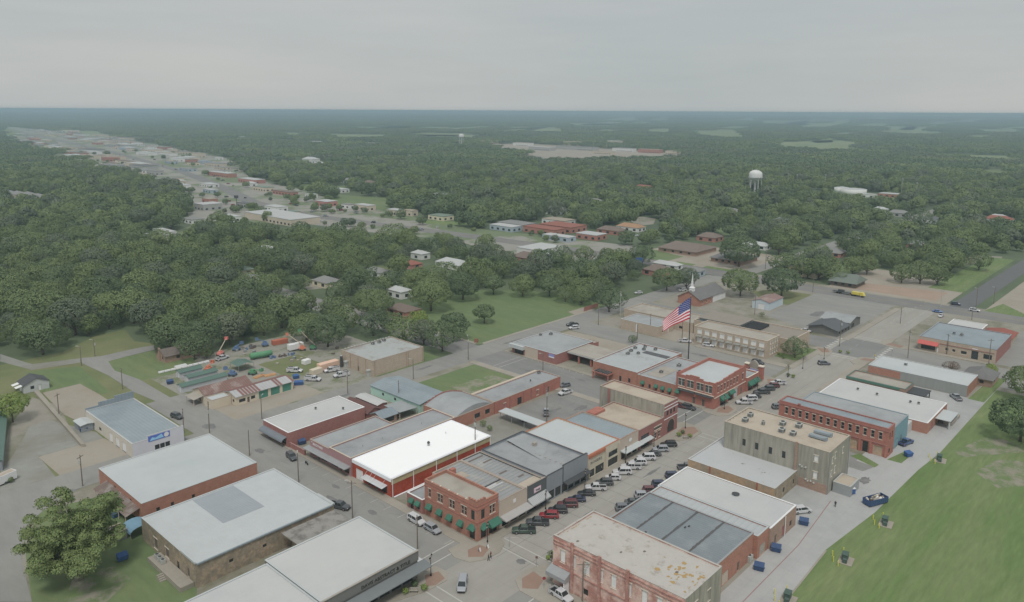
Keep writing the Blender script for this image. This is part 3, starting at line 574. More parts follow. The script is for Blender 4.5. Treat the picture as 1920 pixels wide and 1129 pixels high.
def gable(name, label, u0, u1, v0, v1, h, rise, axis, wall, roof, over=.5, uw=(), vw=(), cat='building', group=None, hip=0.0):
    """pitched house: ridge along axis 0 (x) or 1 (y); hip = part of the half length cut back at the ends"""
    r = thing(name, label, cat, (u0, v0, 0), 0, group); mb = MB()
    wallface(mb, lambda a, z, d: (u0+d, a, z), v0, v1, [(v0, v1, h)], [x[1:5] for x in uw], True); wallface(mb, lambda a, z, d: (a, v0+d, z), u0, u1, [(u0, u1, h)], [x[1:5] for x in vw], False)
    mb.face((u1, v0, 0), (u1, v1, 0), (u1, v1, h), (u1, v0, h)); mb.face((u1, v1, 0), (u0, v1, 0), (u0, v1, h), (u1, v1, h))
    mb.box(u0+.4, u1-.4, v0+.4, v1-.4, 0, h-.3)
    uc, vc = (u0+u1)/2, (v0+v1)/2
    if not hip:
        if axis == 0:
            for u in (u0, u1): mb.face((u, v0, h), (u, v1, h), (u, vc, h+rise))
        else:
            for v in (v0, v1): mb.face((u0, v, h), (u1, v, h), (uc, v, h+rise))
    mb.build('wall', wall, r)
    rf = MB(); a0, a1, b0, b1 = u0-over, u1+over, v0-over, v1+over; t = .14; dz = rise*over/((v1-v0)/2 if axis == 0 else (u1-u0)/2)
    e = h-dz+.05
    if axis == 0:
        k = hip*(u1-u0)/2; r0, r1 = (a0+k, vc, h+rise+.05), (a1-k, vc, h+rise+.05)
        q = [[(a0, b0, e), (a1, b0, e), r1, r0], [(a1, b1, e), (a0, b1, e), r0, r1]]
        if hip: q += [[(a0, b1, e), (a0, b0, e), r0], [(a1, b0, e), (a1, b1, e), r1]]
    else:
        k = hip*(v1-v0)/2; r0, r1 = (uc, b0+k, h+rise+.05), (uc, b1-k, h+rise+.05)
        q = [[(a0, b1, e), (a0, b0, e), r0, r1], [(a1, b0, e), (a1, b1, e), r1, r0]]
        if hip: q += [[(a0, b0, e), (a1, b0, e), r0], [(a1, b1, e), (a0, b1, e), r1]]
    for f in q:
        low = [(p[0], p[1], p[2]-t) for p in f]; rf.face(*f); rf.face(*low[::-1])
        for i in range(len(f)): j = (i+1) % len(f); rf.face(f[i], low[i], low[j], f[j])
    rf.build('roof', roof, r)
    for x in uw: add_opening(r, 'u', u0, *x[1:5], x[0], x[5] if len(x) > 5 else None)
    for x in vw: add_opening(r, 'v', v0, *x[1:5], x[0], x[5] if len(x) > 5 else None)
    return r
# ================================================================ the block of the white-roofed building
m_hlroof = mat('clean_white_roof', (.97, .97, .97), var=.012, scale=.2)
m_hlred = mat('deep_red_brick', lin(140, 58, 38, 1.7), var=.16, scale=.8, col2=lin(122, 46, 30, 1.7), scale2=.5, brick=True)
m_hltan = mat('tan_painted_band', wl(146, 134, 104), var=.14, scale=.9)
m_hlwhite = mat('clean_white_metal', (.88, .89, .92), var=.02, scale=.6)
b = building('warehouse', 'deep red brick building with a clean bright white roof and white front fascia', 117, 154, 149.5, 166.3, 5.3, m_hlred, m_hlroof, par=.02, cop=m_hlwhite,
             uw=[('garage', 161.6, 164.9, .05, 3.2), ('store', 151.2, 154.2, .4, 2.5), ('door', 155, 156.2, .05, 2.4), ('store', 156.8, 159.8, .5, 2.5)], wallu=m_hlred)
MB().box(116.86, 116.99, 149.4, 166.4, 4.35, 5.3).build('fascia', m_hlwhite, b)
MB().box(117.0, 154.1, 149.42, 149.49, 3.55, 5.26).build('painted_band', m_hltan, b)
MB().box(117.0, 154.2, 149.18, 149.41, 5.12, 5.27).build('gutter', m_hlwhite, b)
for u in (117.3, 124.4, 132.6, 140.4, 147.6, 153.8): MB().box(u, u+.14, 149.26, 149.4, .05, 5.12).build('downspout', m_hlwhite, b)
MB().box(117.6, 137.5, 148.9, 149.3, .04, .16).build('footing_strip', m_hlwhite, b)
awning(b, 'u', 117, 151, 160.2, 2.95, 1.9, .35, mat('pale_awning_metal', (.55, .57, .58), var=.06, scale=1), name='metal_awning', val=0)
for v in (152, 156, 159.6): MB().tube([(117, v, 4.1), (115.2, v, 2.7)], .035, 5).build('awning_rod', m_wht, b)
MB().tube([(117, 157.4, 4.4), (115.9, 157.4, 3.4), (115.9, 157.4, 2.9)], .04, 5).build('bracket_pipe', m_wht, b)
vent(b, 137, 157.5, 5.3, 1.3, .45); pipe(b, 146, 160, 5.3)
# ---- brickyard
m_plum = mat('plum_painted_wall', wl(134, 104, 104), var=.05, scale=.4)
b = building('storefront', 'plum painted store with white wall lettering and a long grey canopy beside the white-roofed building', 116.6, 140.5, 177, 186.6, 5.0, m_plum, m_rf_grey, par=.25, uw=[('store', 178, 181, .6, 2.4), ('door', 181.6, 182.8, .05, 2.3), ('store', 183.4, 186, .7, 2.4)])
text(b, 'THE', 'u', 116.6, 186.0, 4.35, .42, m_wht); text(b, 'BRICKYARD', 'u', 116.6, 185.0, 3.75, .95, m_wht, width=4.9)
awning(b, 'u', 116.6, 177, 187.2, 3.1, 2.1, .25, m_steel, name='canopy', val=.12)
b2 = building('storefront', 'plum painted store with a stepped up parapet, between the lettered store and the white-roofed building', 116.62, 156, 166.6, 176.96, 5.5, m_plum, m_rf_dgrey, par=.35, cop=m_tan, uw=[('dark', 167.4, 170, .6, 2.3), ('door', 170.8, 172, .05, 2.3), ('store', 172.8, 176, .6, 2.4)])
awning(b2, 'u', 116.62, 166.7, 176.9, 3.12, 2.1, .25, m_steel, name='canopy', val=.12)
for u in (124, 131, 146): pipe(b2, u, 171, 5.15)
# ---- red brick with white roof
b = building('red_brick_shop', 'low red brick shop with a plain white roof and a curved grey awning', 115, 143, 195.6, 210, 4.7, m_brick4, m_rf_white, par=.08, cop=m_wht, uw=[('store', 197, 200, .5, 2.2), ('door', 201, 202.2, .05, 2.3), ('store', 203.2, 208.6, .5, 2.2)])
mb = MB()
for k in range(5):
    t0, t1 = math.pi/2*k/5, math.pi/2*(k+1)/5
    mb.face((115-1.9*math.sin(t0), 196.4, 1.9+1.2*math.cos(t0)), (115-1.9*math.sin(t0), 209.6, 1.9+1.2*math.cos(t0)), (115-1.9*math.sin(t1), 209.6, 1.9+1.2*math.cos(t1)), (115-1.9*math.sin(t1), 196.4, 1.9+1.2*math.cos(t1)))
mb.build('curved_awning', mat('slate_awning', lin(110, 116, 122, 1.3), var=.06), b)
vent(b, 131, 205.5, 4.6, .9, .4); vent(b, 137, 199, 4.6, .9, .4)
w_ = thing('garden_wall', 'low brick wall closing the gap beside the plum store', 'wall', (115, 187, 0)); MB().box(115.2, 115.6, 187.3, 195.5, 0, 1.7).build('wall', m_brick4, w_)
# ---- sheds in the court
gable('shed', 'brown shingled shed with red trim behind the white-roofed red shop', 143.6, 149, 195, 208, 2.6, 1.3, 1, m_brick4, mat('maroon_roof', hz(112, 82, 78), var=.06), over=.4, vw=[('door', 145.6, 146.8, .05, 2.1)])
gable('shed', 'narrow white-roofed shed touching the brown shingled shed', 149.6, 153.6, 197.5, 209.5, 2.9, .35, 1, m_brick4, m_rf_white, over=.3, uw=[('dark', 200, 203, .8, 2)])
gable('shed', 'grey-blue gabled patio shed behind the red shop', 144, 150, 188, 193.6, 2.8, 1.1, 0, m_brick3, m_rf_blue, over=.5, vw=[('dark', 145, 149, .6, 2.2)])
b = thing('patio_cover', 'flat corrugated patio cover on posts beside the aqua metal building', 'canopy', (151, 187, 0))
MB().face((150.6, 187.2, 2.9), (158.2, 187.2, 2.5), (158.2, 195.4, 2.7), (150.6, 195.4, 3.1)).face((150.6, 187.2, 2.82), (150.6, 195.4, 3.02), (158.2, 195.4, 2.62), (158.2, 187.2, 2.42)).build('roof', m_steel, b)
for (u, v) in ((150.9, 187.5), (157.9, 187.5), (150.9, 195), (157.9, 195)): MB().box(u-.08, u+.08, v-.08, v+.08, 0, 2.6).build('post', m_tan, b)
b = gable('metal_building', 'aqua sided metal building with a blue-grey roof', 159, 172, 187, 213.6, 3.3, 1.0, 1, mat('aqua_siding', wl(140, 168, 158), var=.05), m_rf_blue, over=.3, vw=[('garage', 162, 166, .05, 2.9, mat('teal_door', wl(84, 104, 98), var=.04))], uw=row('dark', 3, 190, 210, 1.2, 1.2, 2.2))
# ---- barrel vault and long brick
b = building('barrel_roof_building', 'brick building with a low vaulted grey roof and stepped curved gable', 158, 175.6, 168.6, 184, 4.2, m_brick2, m_rf_grey, par=.3, vw=[('dark', 166.5, 169, 1.2, 2.8), ('dark', 171.4, 173.6, 1.2, 2.8)])
mb = MB(); nn = 14; arc = [(158.2+17.2*i/nn, 4.0+2.0*math.sin(math.pi*i/nn)) for i in range(nn+1)]
for i in range(nn): (a, za), (c, zc) = arc[i], arc[i+1]; mb.face((a, 168.9, za), (c, 168.9, zc), (c, 183.7, zc), (a, 183.7, za))
mb.face(*[(a, 168.92, z) for a, z in arc]); mb.build('vault', m_rf_grey, b)
for i in range(nn): a = 158.2+17.2*i/nn; zt = 4.3+2.1*math.sin(math.pi*(i+.5)/nn); MB().box(a, a+17.2/nn-.02, 183.68, 183.98, 4.1, zt).build('gable_step', m_brick4, b)
b = building('long_brick_building', 'long low red brick building with a grey roof beside the parking lot', 175.7, 210.4, 168.4, 178.6, 4.3, m_brick, m_rf_dgrey, par=.2, vw=[('board', 180, 181.2, .8, 2.6, m_brick4), ('dark', 187, 189.2, .05, 2.6), ('board', 197, 198.2, .8, 2.6, m_brick4), ('door', 203, 204.2, .05, 2.3)])
for u in (183, 190, 194, 201): MB().box(u, u+.35, 168.22, 168.38, 0, 4.2).build('pilaster', m_brick4, b)
vent(b, 199, 173, 4.1); hvac(b, 207.6, 176.4, 4.1, 1, 1, .8); MB().box(176, 210.3, 178.8, 180.6, 0, 3.9).build('rear_lean_to', m_tan, b)
b = thing('carport', 'white flat carport on posts in the gravel court', 'carport', (175, 147, 0)); MB().box(173.4, 177.4, 147.2, 164.6, 2.75, 2.95).build('roof', m_rf_white2, b)
for v in (148, 153.6, 159, 164): 
    for u in (173.8, 177): MB().box(u-.07, u+.07, v-.07, v+.07, 0, 2.75).build('post', m_steel, b)
# ================================================================ main street, left side (fronts at y = 118)
# corner brick
uw = [('sash', 134.6, 135.5, 5.2, 7.4)]+[x for c in (131.2, 127, 122.8) for x in (('sash', c-.95, c-.1, 5.2, 7.4), ('sash', c+.1, c+.95, 5.2, 7.4))]+[('dark', 119.2, 120.4, 5.0, 7.4)]+[('dark', c-.6, c+.6, 1.2, 3.0) for c in (135, 131.2, 127.6, 123.8)]+[('store', 119.1, 120.9, .1, 3.1)]
vw = [('dark', 119, 120.2, 5.0, 7.4), ('sash', 121.9, 122.7, 5.2, 7.4), ('sash', 123, 123.8, 5.2, 7.4), ('store', 118.9, 120.7, .1, 3.1), ('store', 121.6, 124.4, .1, 2.9)]
up = [(118.4, 121.2, 10.0), (121.2, 136.9, 9.3)]; vp = [(117.6, 120.6, 10.0), (120.6, 124.9, 9.4)]
b = building('corner_brick_building', 'two-storey orange brick corner building with green fabric awnings on the street corner', 117.6, 124.9, 118.4, 136.9, 9.3, m_brick2, m_rf_tan, par=.7, uw=uw, vw=vw, uprof=up, vprof=vp, cop=m_brick2)
for c in (135, 131.2, 127.6, 123.8): awning(b, 'u', 117.6, c-.85, c+.85, 3.4, 1.0, .95, m_green)
def dome(r, face, c, a, z, w2, m_):
    mb = MB(); n = 8; T = (lambda a_, d, zz: (c-d, a_, zz)) if face == 'u' else (lambda a_, d, zz: (a_, c-d, zz)); o = T(a, 1.0, z-.1)
    P = [T(a-w2*math.cos(math.pi*i/n), .02, z+1.25*math.sin(math.pi*i/n)) for i in range(n+1)]; Q = [T(a-w2*math.cos(math.pi*i/n), 1.0, z-.1+.35*math.sin(math.pi*i/n)) for i in range(n+1)]
    for i in range(n): mb.face(P[i], P[i+1], Q[i+1], Q[i])
    mb.face(*Q); return mb.build('awning', m_, r)
dome(b, 'u', 117.6, 120, 2.7, 1.1, m_green); dome(b, 'v', 118.4, 119.8, 2.7, 1.1, m_green); awning(b, 'v', 118.4, 121.3, 124.8, 3.7, 1.4, 1.2, m_green)
for z in (4.5, 7.75, 8.6): MB().box(117.5, 117.598, 118.3, 136.9, z, z+.16).build('belt_course', m_brick, b); MB().box(117.5, 124.9, 118.3, 118.398, z, z+.16).build('belt_course', m_brick, b)
for v in [119+.9*k for k in range(3)]: MB().box(117.5, 117.9, v, v+.4, 10.07, 10.3).build('merlon', m_brick2, b)
for u in [118+.9*k for k in range(3)]: MB().box(u, u+.4, 118.3, 118.7, 10.08, 10.3).build('merlon', m_brick2, b)
for v in (122, 125, 128, 131, 134): MB().box(117.52, 117.95, v, v+.25, 9.375, 9.6).build('finial', m_stone, b)
b = building('brick_annex', 'single-storey annex with white coping behind the corner brick building', 116.9, 124.8, 137, 143, 3.9, m_brick4, m_rf_dgrey, par=.3, cop=m_wht, uw=[('dark', 138, 139.2, 1, 2.5), ('dark', 140.4, 141.6, .05, 2.4)])
awning(b, 'u', 116.9, 137.8, 139.4, 3.1, .9, .8, m_green); awning(b, 'u', 116.9, 140.2, 141.8, 3.1, .9, .8, m_green)
# long stores with corrugated roofs
m_corr = ribmat('corrugated_roof', hz(150, 152, 152), 1, 1.3, .22, col2=hz(172, 170, 164), thr=.60, scale2=.18)
b = building('storefront', 'tan stucco storefront with a red-edged grey canopy next to the orange brick corner', 125, 135.1, 118.2, 142.4, 6.5, m_stucco, m_corr, par=.3, vprof=[(125, 135.1, 7.2)], vw=row('store', 3, 125.6, 134.8, 2.5, .3, 2.7))
awning(b, 'v', 118.2, 125.2, 135, 3.3, 2.2, .5, mat('striped_canopy', lin(160, 158, 156, 1.2), var=.08), name='canopy', val=.2); panel(b, 'v', 118.2, 129.9, 130.9, 5.0, 5.9, m_wht)
bt_ = b; MB().box(128, 129.4, 138, 139.2, 6.1, 7.6).build('chimney', m_brick, b); MB().box(122.2+3, 134.8, 127, 127.25, 6.2, 6.45).build('roof_ridge', m_dark, b)
MB().box(126.5, 131, 134.6, 137.8, 6.2, 6.26).build('roof_patch', m_rf_cream, b)
b = building('storefront', 'black panelled storefront with a pink framed sign and striped grey awning', 135.14, 142.6, 118.22, 142.4, 6.5, m_blackpanel, m_corr, par=.3, vprof=[(135.14, 142.6, 7.25)], vw=[('store', 135.8, 138.4, .3, 2.6), ('door', 138.8, 139.8, .05, 2.4), ('store', 140.2, 142.2, .3, 2.6)])
awning(b, 'v', 118.22, 135.3, 142.4, 3.9, 1.9, 1.2, ribmat('striped_awning', lin(160, 162, 163, 1.3), 0, .55, .2), val=.3)
s_ = panel(b, 'v', 118.22, 137.7, 140.4, 4.5, 5.8, mat('pink_frame', lin(190, 150, 165, 1.6), var=0)); panel(b, 'v', 118.13, 137.9, 140.2, 4.65, 5.65, mat('pale_sign', lin(185, 180, 182, 1.6), var=0), name='sign_face', th=.03).parent = s_
text(b, 'THE', 'v', 118.06, 138.15, 4.9, .7, mat('plum_letters', lin(96, 62, 80), var=0), width=1.7)
MB().box(135.4, 142.3, 118.8, 122.2, 6.2, 6.26).build('roof_patch', m_rf_cream, b); MB().box(142.25, 142.35, 122.5, 141.8, 6.2, 6.5).build('parapet_cap', m_dark, b)
q = random.Random(31)
for k in range(30):
    u0 = q.uniform(125.6, 139); v0 = q.uniform(122.6, 141); l_ = q.uniform(2, 6); bb = b if u0 > 135.4 else bt_
    if (u0+l_ > 134.7 and u0 < 135.5) or u0+l_ > 142: continue
    MB().box(u0, u0+l_, v0, v0+q.uniform(.35, .7), 6.19, 6.23+.0008*k).build('roof_sheet', q.choice((m_rf_white, m_rf_tan, m_rf_dgrey, m_brownroof)), bb)
b = building('storefront', 'grey metal clad storefront with a stepped top beside the black panelled store', 142.66, 160, 118.1, 142, 7.1, m_greymetal, m_rf_dgrey, par=.55, vprof=[(142.66, 149.2, 7.3), (149.2, 160, 7.9)], vw=row('store', 6, 143.2, 159.6, 2.3, .3, 2.8), cop=m_dark)
awning(b, 'v', 118.1, 149.4, 159.9, 3.3, 1.7, .35, m_dark, name='canopy', val=.15); MB().box(155, 156.2, 133, 134, 6.5, 7.6).build('chimney', m_rf_tan, b)
MB().face((150, 126, 6.6), (160, 132, 6.6), (160, 141, 6.7), (152, 141, 7.2)).build('raised_roof', m_rf_grey, b)
for k in range(12): MB().box(151.6, 152.1, 119+1.8*k, 119.3+1.8*k, 6.54, 6.75).build('roof_curb', m_rf_tan, b)
panel(b, 'v', 118.1, 149.15, 149.35, 0, 7.8, m_dark, name='corner_trim')
b = building('storefront', 'pale stone storefront with an orange parapet edge and pale white roof', 160.1, 175.2, 118, 141.2, 6.9, mat('pale_stone_front', wl(158, 152, 136), var=.1, scale=.6), m_rf_white2, par=.3, cop=mat('orange_coping', lin(160, 104, 82, 1.3), var=.05), vw=[('store', 161, 163.2, .2, 2.4), ('store', 163.6, 167.6, .2, 2.6), ('store', 169.6, 174.4, .2, 2.4), ('dark', 169.8, 174.2, 3.0, 4.6)])
text(b, 'ROGERS', 'v', 118, 161.2, 4.0, 1.1, m_greyshade, width=5.2); MB().box(160.2, 167.9, 117.7, 117.98, 6.0, 6.85).build('cornice', MATS['orange_coping'], b)
for u in (160.5, 168.2, 174.9): MB().box(u-.25, u+.25, 117.8, 117.98, 0, 6.0).build('pilaster', m_tan, b)
b = building('storefront', 'flat tan storefront with a white oval sign and a pale canopy', 175.3, 185, 118.05, 139, 6.6, m_stucco, m_rf_blue, par=.3, vw=row('store', 3, 175.8, 184.6, 2.2, .2, 2.4), cop=m_brick3)
awning(b, 'v', 118.05, 175.6, 185, 3.2, 2.1, .3, m_rf_white2, name='canopy', val=.12); mb = MB()
mb.face(*[(180.6+.8*math.cos(t), 117.96, 5.0+.6*math.sin(t)) for t in [2*math.pi*i/16 for i in range(16)]]); mb.build('sign', m_wht, b)
b = building('storefront', 'low dark red brick storefront with a wide cream roof', 185.1, 199, 117.9, 137, 6.4, m_brick4, m_rf_cream, par=.3, vw=[('dark', 186.2, 190.6, .1, 4.2), ('door', 192, 193.2, .05, 2.5), ('sash', 194, 195, .9, 2.9), ('sash', 196, 197, .9, 2.9), ('sash', 193.4, 197.6, 3.6, 4.6)])
MB().box(185.2, 191, 134.5, 137.6, 3, 6.9).build('rear_block', m_brick, b)
awning(b, 'v', 117.9, 185.4, 191.4, 3.0, 1.6, .3, m_rf_white2, name='canopy', val=.1)
b = building('tall_brick_building', 'tall narrow dark brick building with stained concrete side wall and arched front window', 199.1, 207.2, 118, 142.6, 10.3, m_brick4, m_rf_cream, par=.35, wallu=m_concwall, vw=[('dark', 200.6, 201.8, 6.2, 7.8), ('dark', 202.6, 203.8, 6.2, 7.8), ('dark', 204.6, 205.8, 6.2, 7.8)])
mb = MB(); mb.face(*[(203.2+1.9*math.cos(t), 117.94, 2.6+1.9*math.sin(t)) for t in [math.pi*i/12 for i in range(13)]]+[(201.3, 117.94, .6), (205.1, 117.94, .6)]); mb.build('arched_window', m_glass, b)
mb = MB()
for i in range(12):
    t0, t1 = math.pi*i/12, math.pi*(i+.9)/12; P = lambda t, rr, y: (203.2+rr*math.cos(t), y, 2.6+rr*math.sin(t))
    mb.face(P(t0, 1.95, 117.85), P(t1, 1.95, 117.85), P(t1, 2.45, 117.85), P(t0, 2.45, 117.85))
mb.build('arch_stones', m_brick3, b)
for z in (5.2, 8.2, 9.2): MB().box(199.1, 207.3, 117.9, 117.99, z, z+.22).build('belt_course', m_wht, b)
MB().box(198.86, 199.08, 138.4, 139.2, 0, 10.4).build('chimney_stack', m_brick4, b)
for (v0, v1) in ((121, 124.4), (127, 129.6)): MB().box(199.03, 199.09, v0, v1, 6.5, 9.6).build('render_patch', m_rf_tan, b)
# ================================================================ next block (x 229 - 262)
uw = [('pair', c-1.3, c+1.3, 5.4, 8.0) for c in (129.8, 126.4, 122.6, 119.4)]+[('door', 124.2, 125.4, .05, 2.6), ('door', 120.6, 121.8, .05, 2.6)]
vw = [('sash', 231.8+2.35*k, 232.8+2.35*k, 5.4, 7.7) for k in range(7)]+[('sash', 250, 251, 5.4, 7.7), ('store', 234, 238, .1, 2.9), ('store', 240, 243.2, .1, 2.9), ('board', 244, 247, .1, 3.4, m_rf_white2), ('door', 249.4, 250.6, .05, 2.6)]
b = building('two_storey_brick_building', 'two-storey red brick building with stepped parapets and green awnings on the second street corner', 229.8, 253, 117, 131.9, 9.5, m_brick, m_rf_white2, par=1.0, cop=m_brick, uw=uw, vw=vw,
             uprof=[(117, 119.5, 9.2), (119.5, 121.5, 9.0), (121.5, 123, 9.5), (123, 126.6, 10.0), (126.6, 128.2, 9.7), (128.2, 130.8, 9.3), (130.8, 131.9, 9.9)], vprof=[(229.8, 232, 9.2), (232, 236, 9.0), (236, 240, 9.3), (240, 244, 9.5), (244, 248, 9.7), (248, 251.4, 9.9), (251.4, 253, 10.2)])
MB().box(229.5, 229.78, 117.2, 131, 4.5, 4.75).build('belt_course', m_stone, b); MB().box(229.62, 253, 116.84, 116.98, 3.9, 4.15).build('belt_course', m_stone, b)
for k in range(2): awning(b, 'u', 229.8, 117.6+6.7*k, 123.8+6.7*k, 4.3, .9, .25, m_dark, name='canopy', val=.1)
awning(b, 'v', 117, 233.6, 238.4, 3.6, 1.4, 1.1, m_green); awning(b, 'v', 117, 239.8, 243.4, 3.9, 1.2, .9, m_green); awning(b, 'u', 229.8, 130.2, 131.8, 3.8, 1.1, 1.0, m_green)
b = building('brick_shop', 'low brick shop with green awnings joined to the stepped-parapet building', 253.1, 262.4, 116.4, 131, 5.3, m_brick, m_rf_grey, par=.5, cop=m_stone, vw=[('store', 254, 257.4, .2, 2.7), ('store', 258.2, 261.6, .2, 2.7)])
awning(b, 'v', 116.4, 253.6, 257.6, 3.8, 1.3, 1.2, m_green); awning(b, 'v', 116.4, 257.9, 261.9, 3.8, 1.3, 1.2, m_green)
b = building('flat_roofed_hall', 'sprawling low brick bank hall with a pale patched roof full of rooftop units', 229.9, 261.8, 148.2, 168.2, 5.6, m_brick2, mat('pale_bank_roof', hz(172, 177, 178), var=.05, scale=.3, col2=hz(152, 154, 153), scale2=.14, thr=.6), par=.35, cop=m_rf_white2, uw=[('dark', 151, 152, 1, 2.6), ('dark', 155, 156, .05, 2.6), ('dark', 166, 167, 1, 2.6)])
MB().box(252, 255.4, 148.6, 160.5, 5.24, 5.32).build('roof_patch', mat('tar_patch', hz(96, 97, 99), var=.1), b)
for (u, v, s) in ((250.4, 164.6, 1.6), (254.6, 165.4, 1.4), (255.4, 161.8, 1.3), (249.6, 160.6, 1.0), (258.6, 158.4, 1.2), (246.4, 163.4, 1.5), (258.8, 163.4, 1.0)): hvac(b, u, v, 5.25, s, 1.1, .9)
for (v0, v1) in ((162, 166),): MB().box(226.4, 229.7, v0-3.5, v1, 2.7, 3.0).box(226.5, 226.9, v0-3.4, v0-3, 0, 2.7).box(226.5, 226.9, v1-.5, v1-.1, 0, 2.7).build('entrance_porch', m_brick, b)
mb = MB()
for k in range(6): mb.box(226.6, 229.5, 158.9+1.1*k, 159.5+1.1*k, 3.05, 3.5)
mb.build('skylight', m_glass2, b)
b = building('flat_roofed_hall', 'lower brick wing with a tan roof between the bank hall and the stepped-parapet building', 230, 258, 132, 148.1, 5.0, m_brick2, m_rf_grey, par=.3, cop=m_rf_white2, uw=row('dark', 5, 133, 147, .9, .9, 2.5))
for v in (134.4, 137.2, 140, 145.6): awning(b, 'u', 230, v-.7, v+.7, 3.2, .9, .9, m_green)
MB().box(233, 245, 140, 146, 4.72, 4.8).build('roof_patch', m_rf_tan, b); hvac(b, 238, 143, 4.75, 1.4, 1.1, .8); hvac(b, 243, 138, 4.75, 1.4, 1.1, .8); hvac(b, 249, 142, 4.75)
b = building('flat_grey_building', 'brick clinic with wide grey roof, tan end wall and blue and white banner', 229, 253.6, 185.6, 209.4, 4.3, m_brick4, m_rf_grey, par=.12, cop=m_rf_white2, uw=[('store', 203, 208, .3, 2.4)])
MB().box(228.9, 228.98, 195.2, 202.2, 0, 4.1).build('tan_panel', m_stucco, b); MB().box(227.4, 228.95, 202.2, 209.9, 2.7, 4.2).build('roof_fascia', m_rf_white2, b)
s_ = panel(b, 'u', 229, 186.6, 189.4, 2.5, 4.0, mat('banner_blue', lin(120, 120, 165, 1.6), var=0), name='banner'); MB().box(228.88, 228.92, 186.6, 189.4, 2.5, 2.95).build('banner_stripe', m_wht, s_)
hvac(b, 249, 205, 4.2, 1.4, 1.2, .9); hvac(b, 245, 207.4, 4.2, 1, 1, .8)
b = thing('drive_through_canopy', 'flat tan drive-through canopy linking the clinic and the bank hall', 'canopy', (236, 168.4, 0)); MB().box(236, 250, 168.5, 185.4, 3.4, 4.1).build('roof', m_rf_tan, b); MB().box(235.9, 250.1, 168.4, 185.45, 3.5, 3.9).build('fascia', m_rf_white2, b)
for (u, v) in ((236.6, 174), (236.6, 180), (249.4, 174), (249.4, 180)): MB().box(u-.3, u+.3, v-.3, v+.3, 0, 3.4).build('pillar', m_brick, b)
b = building('brick_shed', 'small brick outbuilding behind the clinic', 254, 258, 186, 191, 3.2, m_brick4, m_rf_tan, par=.1, vw=[('door', 255, 256, .05, 2.1)])
# ================================================================ right side of the main street (backs at y = 66)
uw = [('board', c-.65, c+.65, 5.9, 8.7) for c in (92.6, 89.8, 86.2, 82.8, 79.6, 76, 72.4, 69, 66.6)]+[('dark', 85.8, 87, 1.2, 2.6), ('dark', 75, 76.2, 1, 2.6)]
m_rrtrim = mat('weathered_red_trim', wl(136, 98, 90), var=.14, scale=.8, col2=wl(158, 130, 120), scale2=.5, thr=.55)
b = building('peeling_brick_building', 'big two-storey brick building with peeling red paint, boarded white windows and a stained pale roof', 117.4, 131.6, 63.6, 95.2, 11, m_redpaintwall, m_rf_rr, par=.3, uw=uw, wallu=m_redpaintwall, cop=m_rf_rr,
             uprof=[(63.6, 76.4, 11), (76.4, 83, 11.1), (83, 90, 11.1), (90, 95.2, 11.2)], vw=[('board', 126, 127.2, 6, 8.4, m_concwall), ('board', 121, 122.2, 6, 8.4, m_concwall)])
for o_ in [c for c in b.children if c.name.startswith('wall')][1:2]: o_.data.materials[0] = m_concwall
for v in (76.2, 83, 90): MB().box(117.1, 117.38, v-.35, v+.35, 0, 11.5).build('pilaster', m_rrtrim, b)
for z in (4.6, 9.4, 10.2): MB().box(117.22, 117.39, 63.6, 95.1, z, z+.22).build('belt_course', m_rrtrim, b)
m_ochre = mat('ochre_stain', hz(176, 146, 98), var=.12, scale=1.2)
def blotch(r, u, v, z, ru, rv, m_, seed, name='stain_patch', n=14):
    q = random.Random(seed); return MB().prism([(u+ru*math.cos(2*math.pi*i/n)*q.uniform(.45, 1.1), v+rv*math.sin(2*math.pi*i/n)*q.uniform(.45, 1.1)) for i in range(n)], z, z+.012).build(name, m_, r)
q = random.Random(23)
for k in range(46):
    if k < 26: u, v, ru, rv = 124.6+q.gauss(0, 1.8), 69.4+q.gauss(0, 1.9), q.uniform(.15, .75), q.uniform(.15, .75)
    elif k < 36: u, v, ru, rv = q.uniform(118.4, 130.6), 64.6+abs(q.gauss(0, .7)), q.uniform(.2, .6), q.uniform(.1, .4)
    else: u, v, ru, rv = q.uniform(120, 130.6), 94.3, q.uniform(.2, .6), q.uniform(.12, .26)
    if 118.2 < u-ru and u+ru < 131 and v-rv > 64.1: blotch(b, u, v, 10.703+.0004*k, ru, rv, m_ochre, k)
for k, (u, v) in enumerate(((119.6, 90.4), (124.2, 69.4), (122.4, 81.4), (126, 78))): blotch(b, u, v, 10.73, .5, .35, m_brownroof, 40+k)
awning(b, 'u', 117.4, 90.4, 95.6, 4.6, 2.0, .9, m_steel, name='metal_awning', val=.9); b3 = MB().box(115.4, 117.2, 90.6, 90.75, 0, 3.0).build('awning_post', m_wht, b)
hvac(b, 117.0, 78.6, 2.4, .5, .7, .6)
b = building('metal_roofed_hall', 'low brick hall under four large grey sheet-metal roof sections with dark joints', 131.8, 155.6, 68, 95.6, 6.2, m_brick2, m_rf_metal, par=.6, cop=m_steel, vw=[('garage', 141, 144, .05, 2.8, m_stucco), ('door', 148, 149.2, .05, 2.3), ('dark', 134, 136, 1, 2.4)])
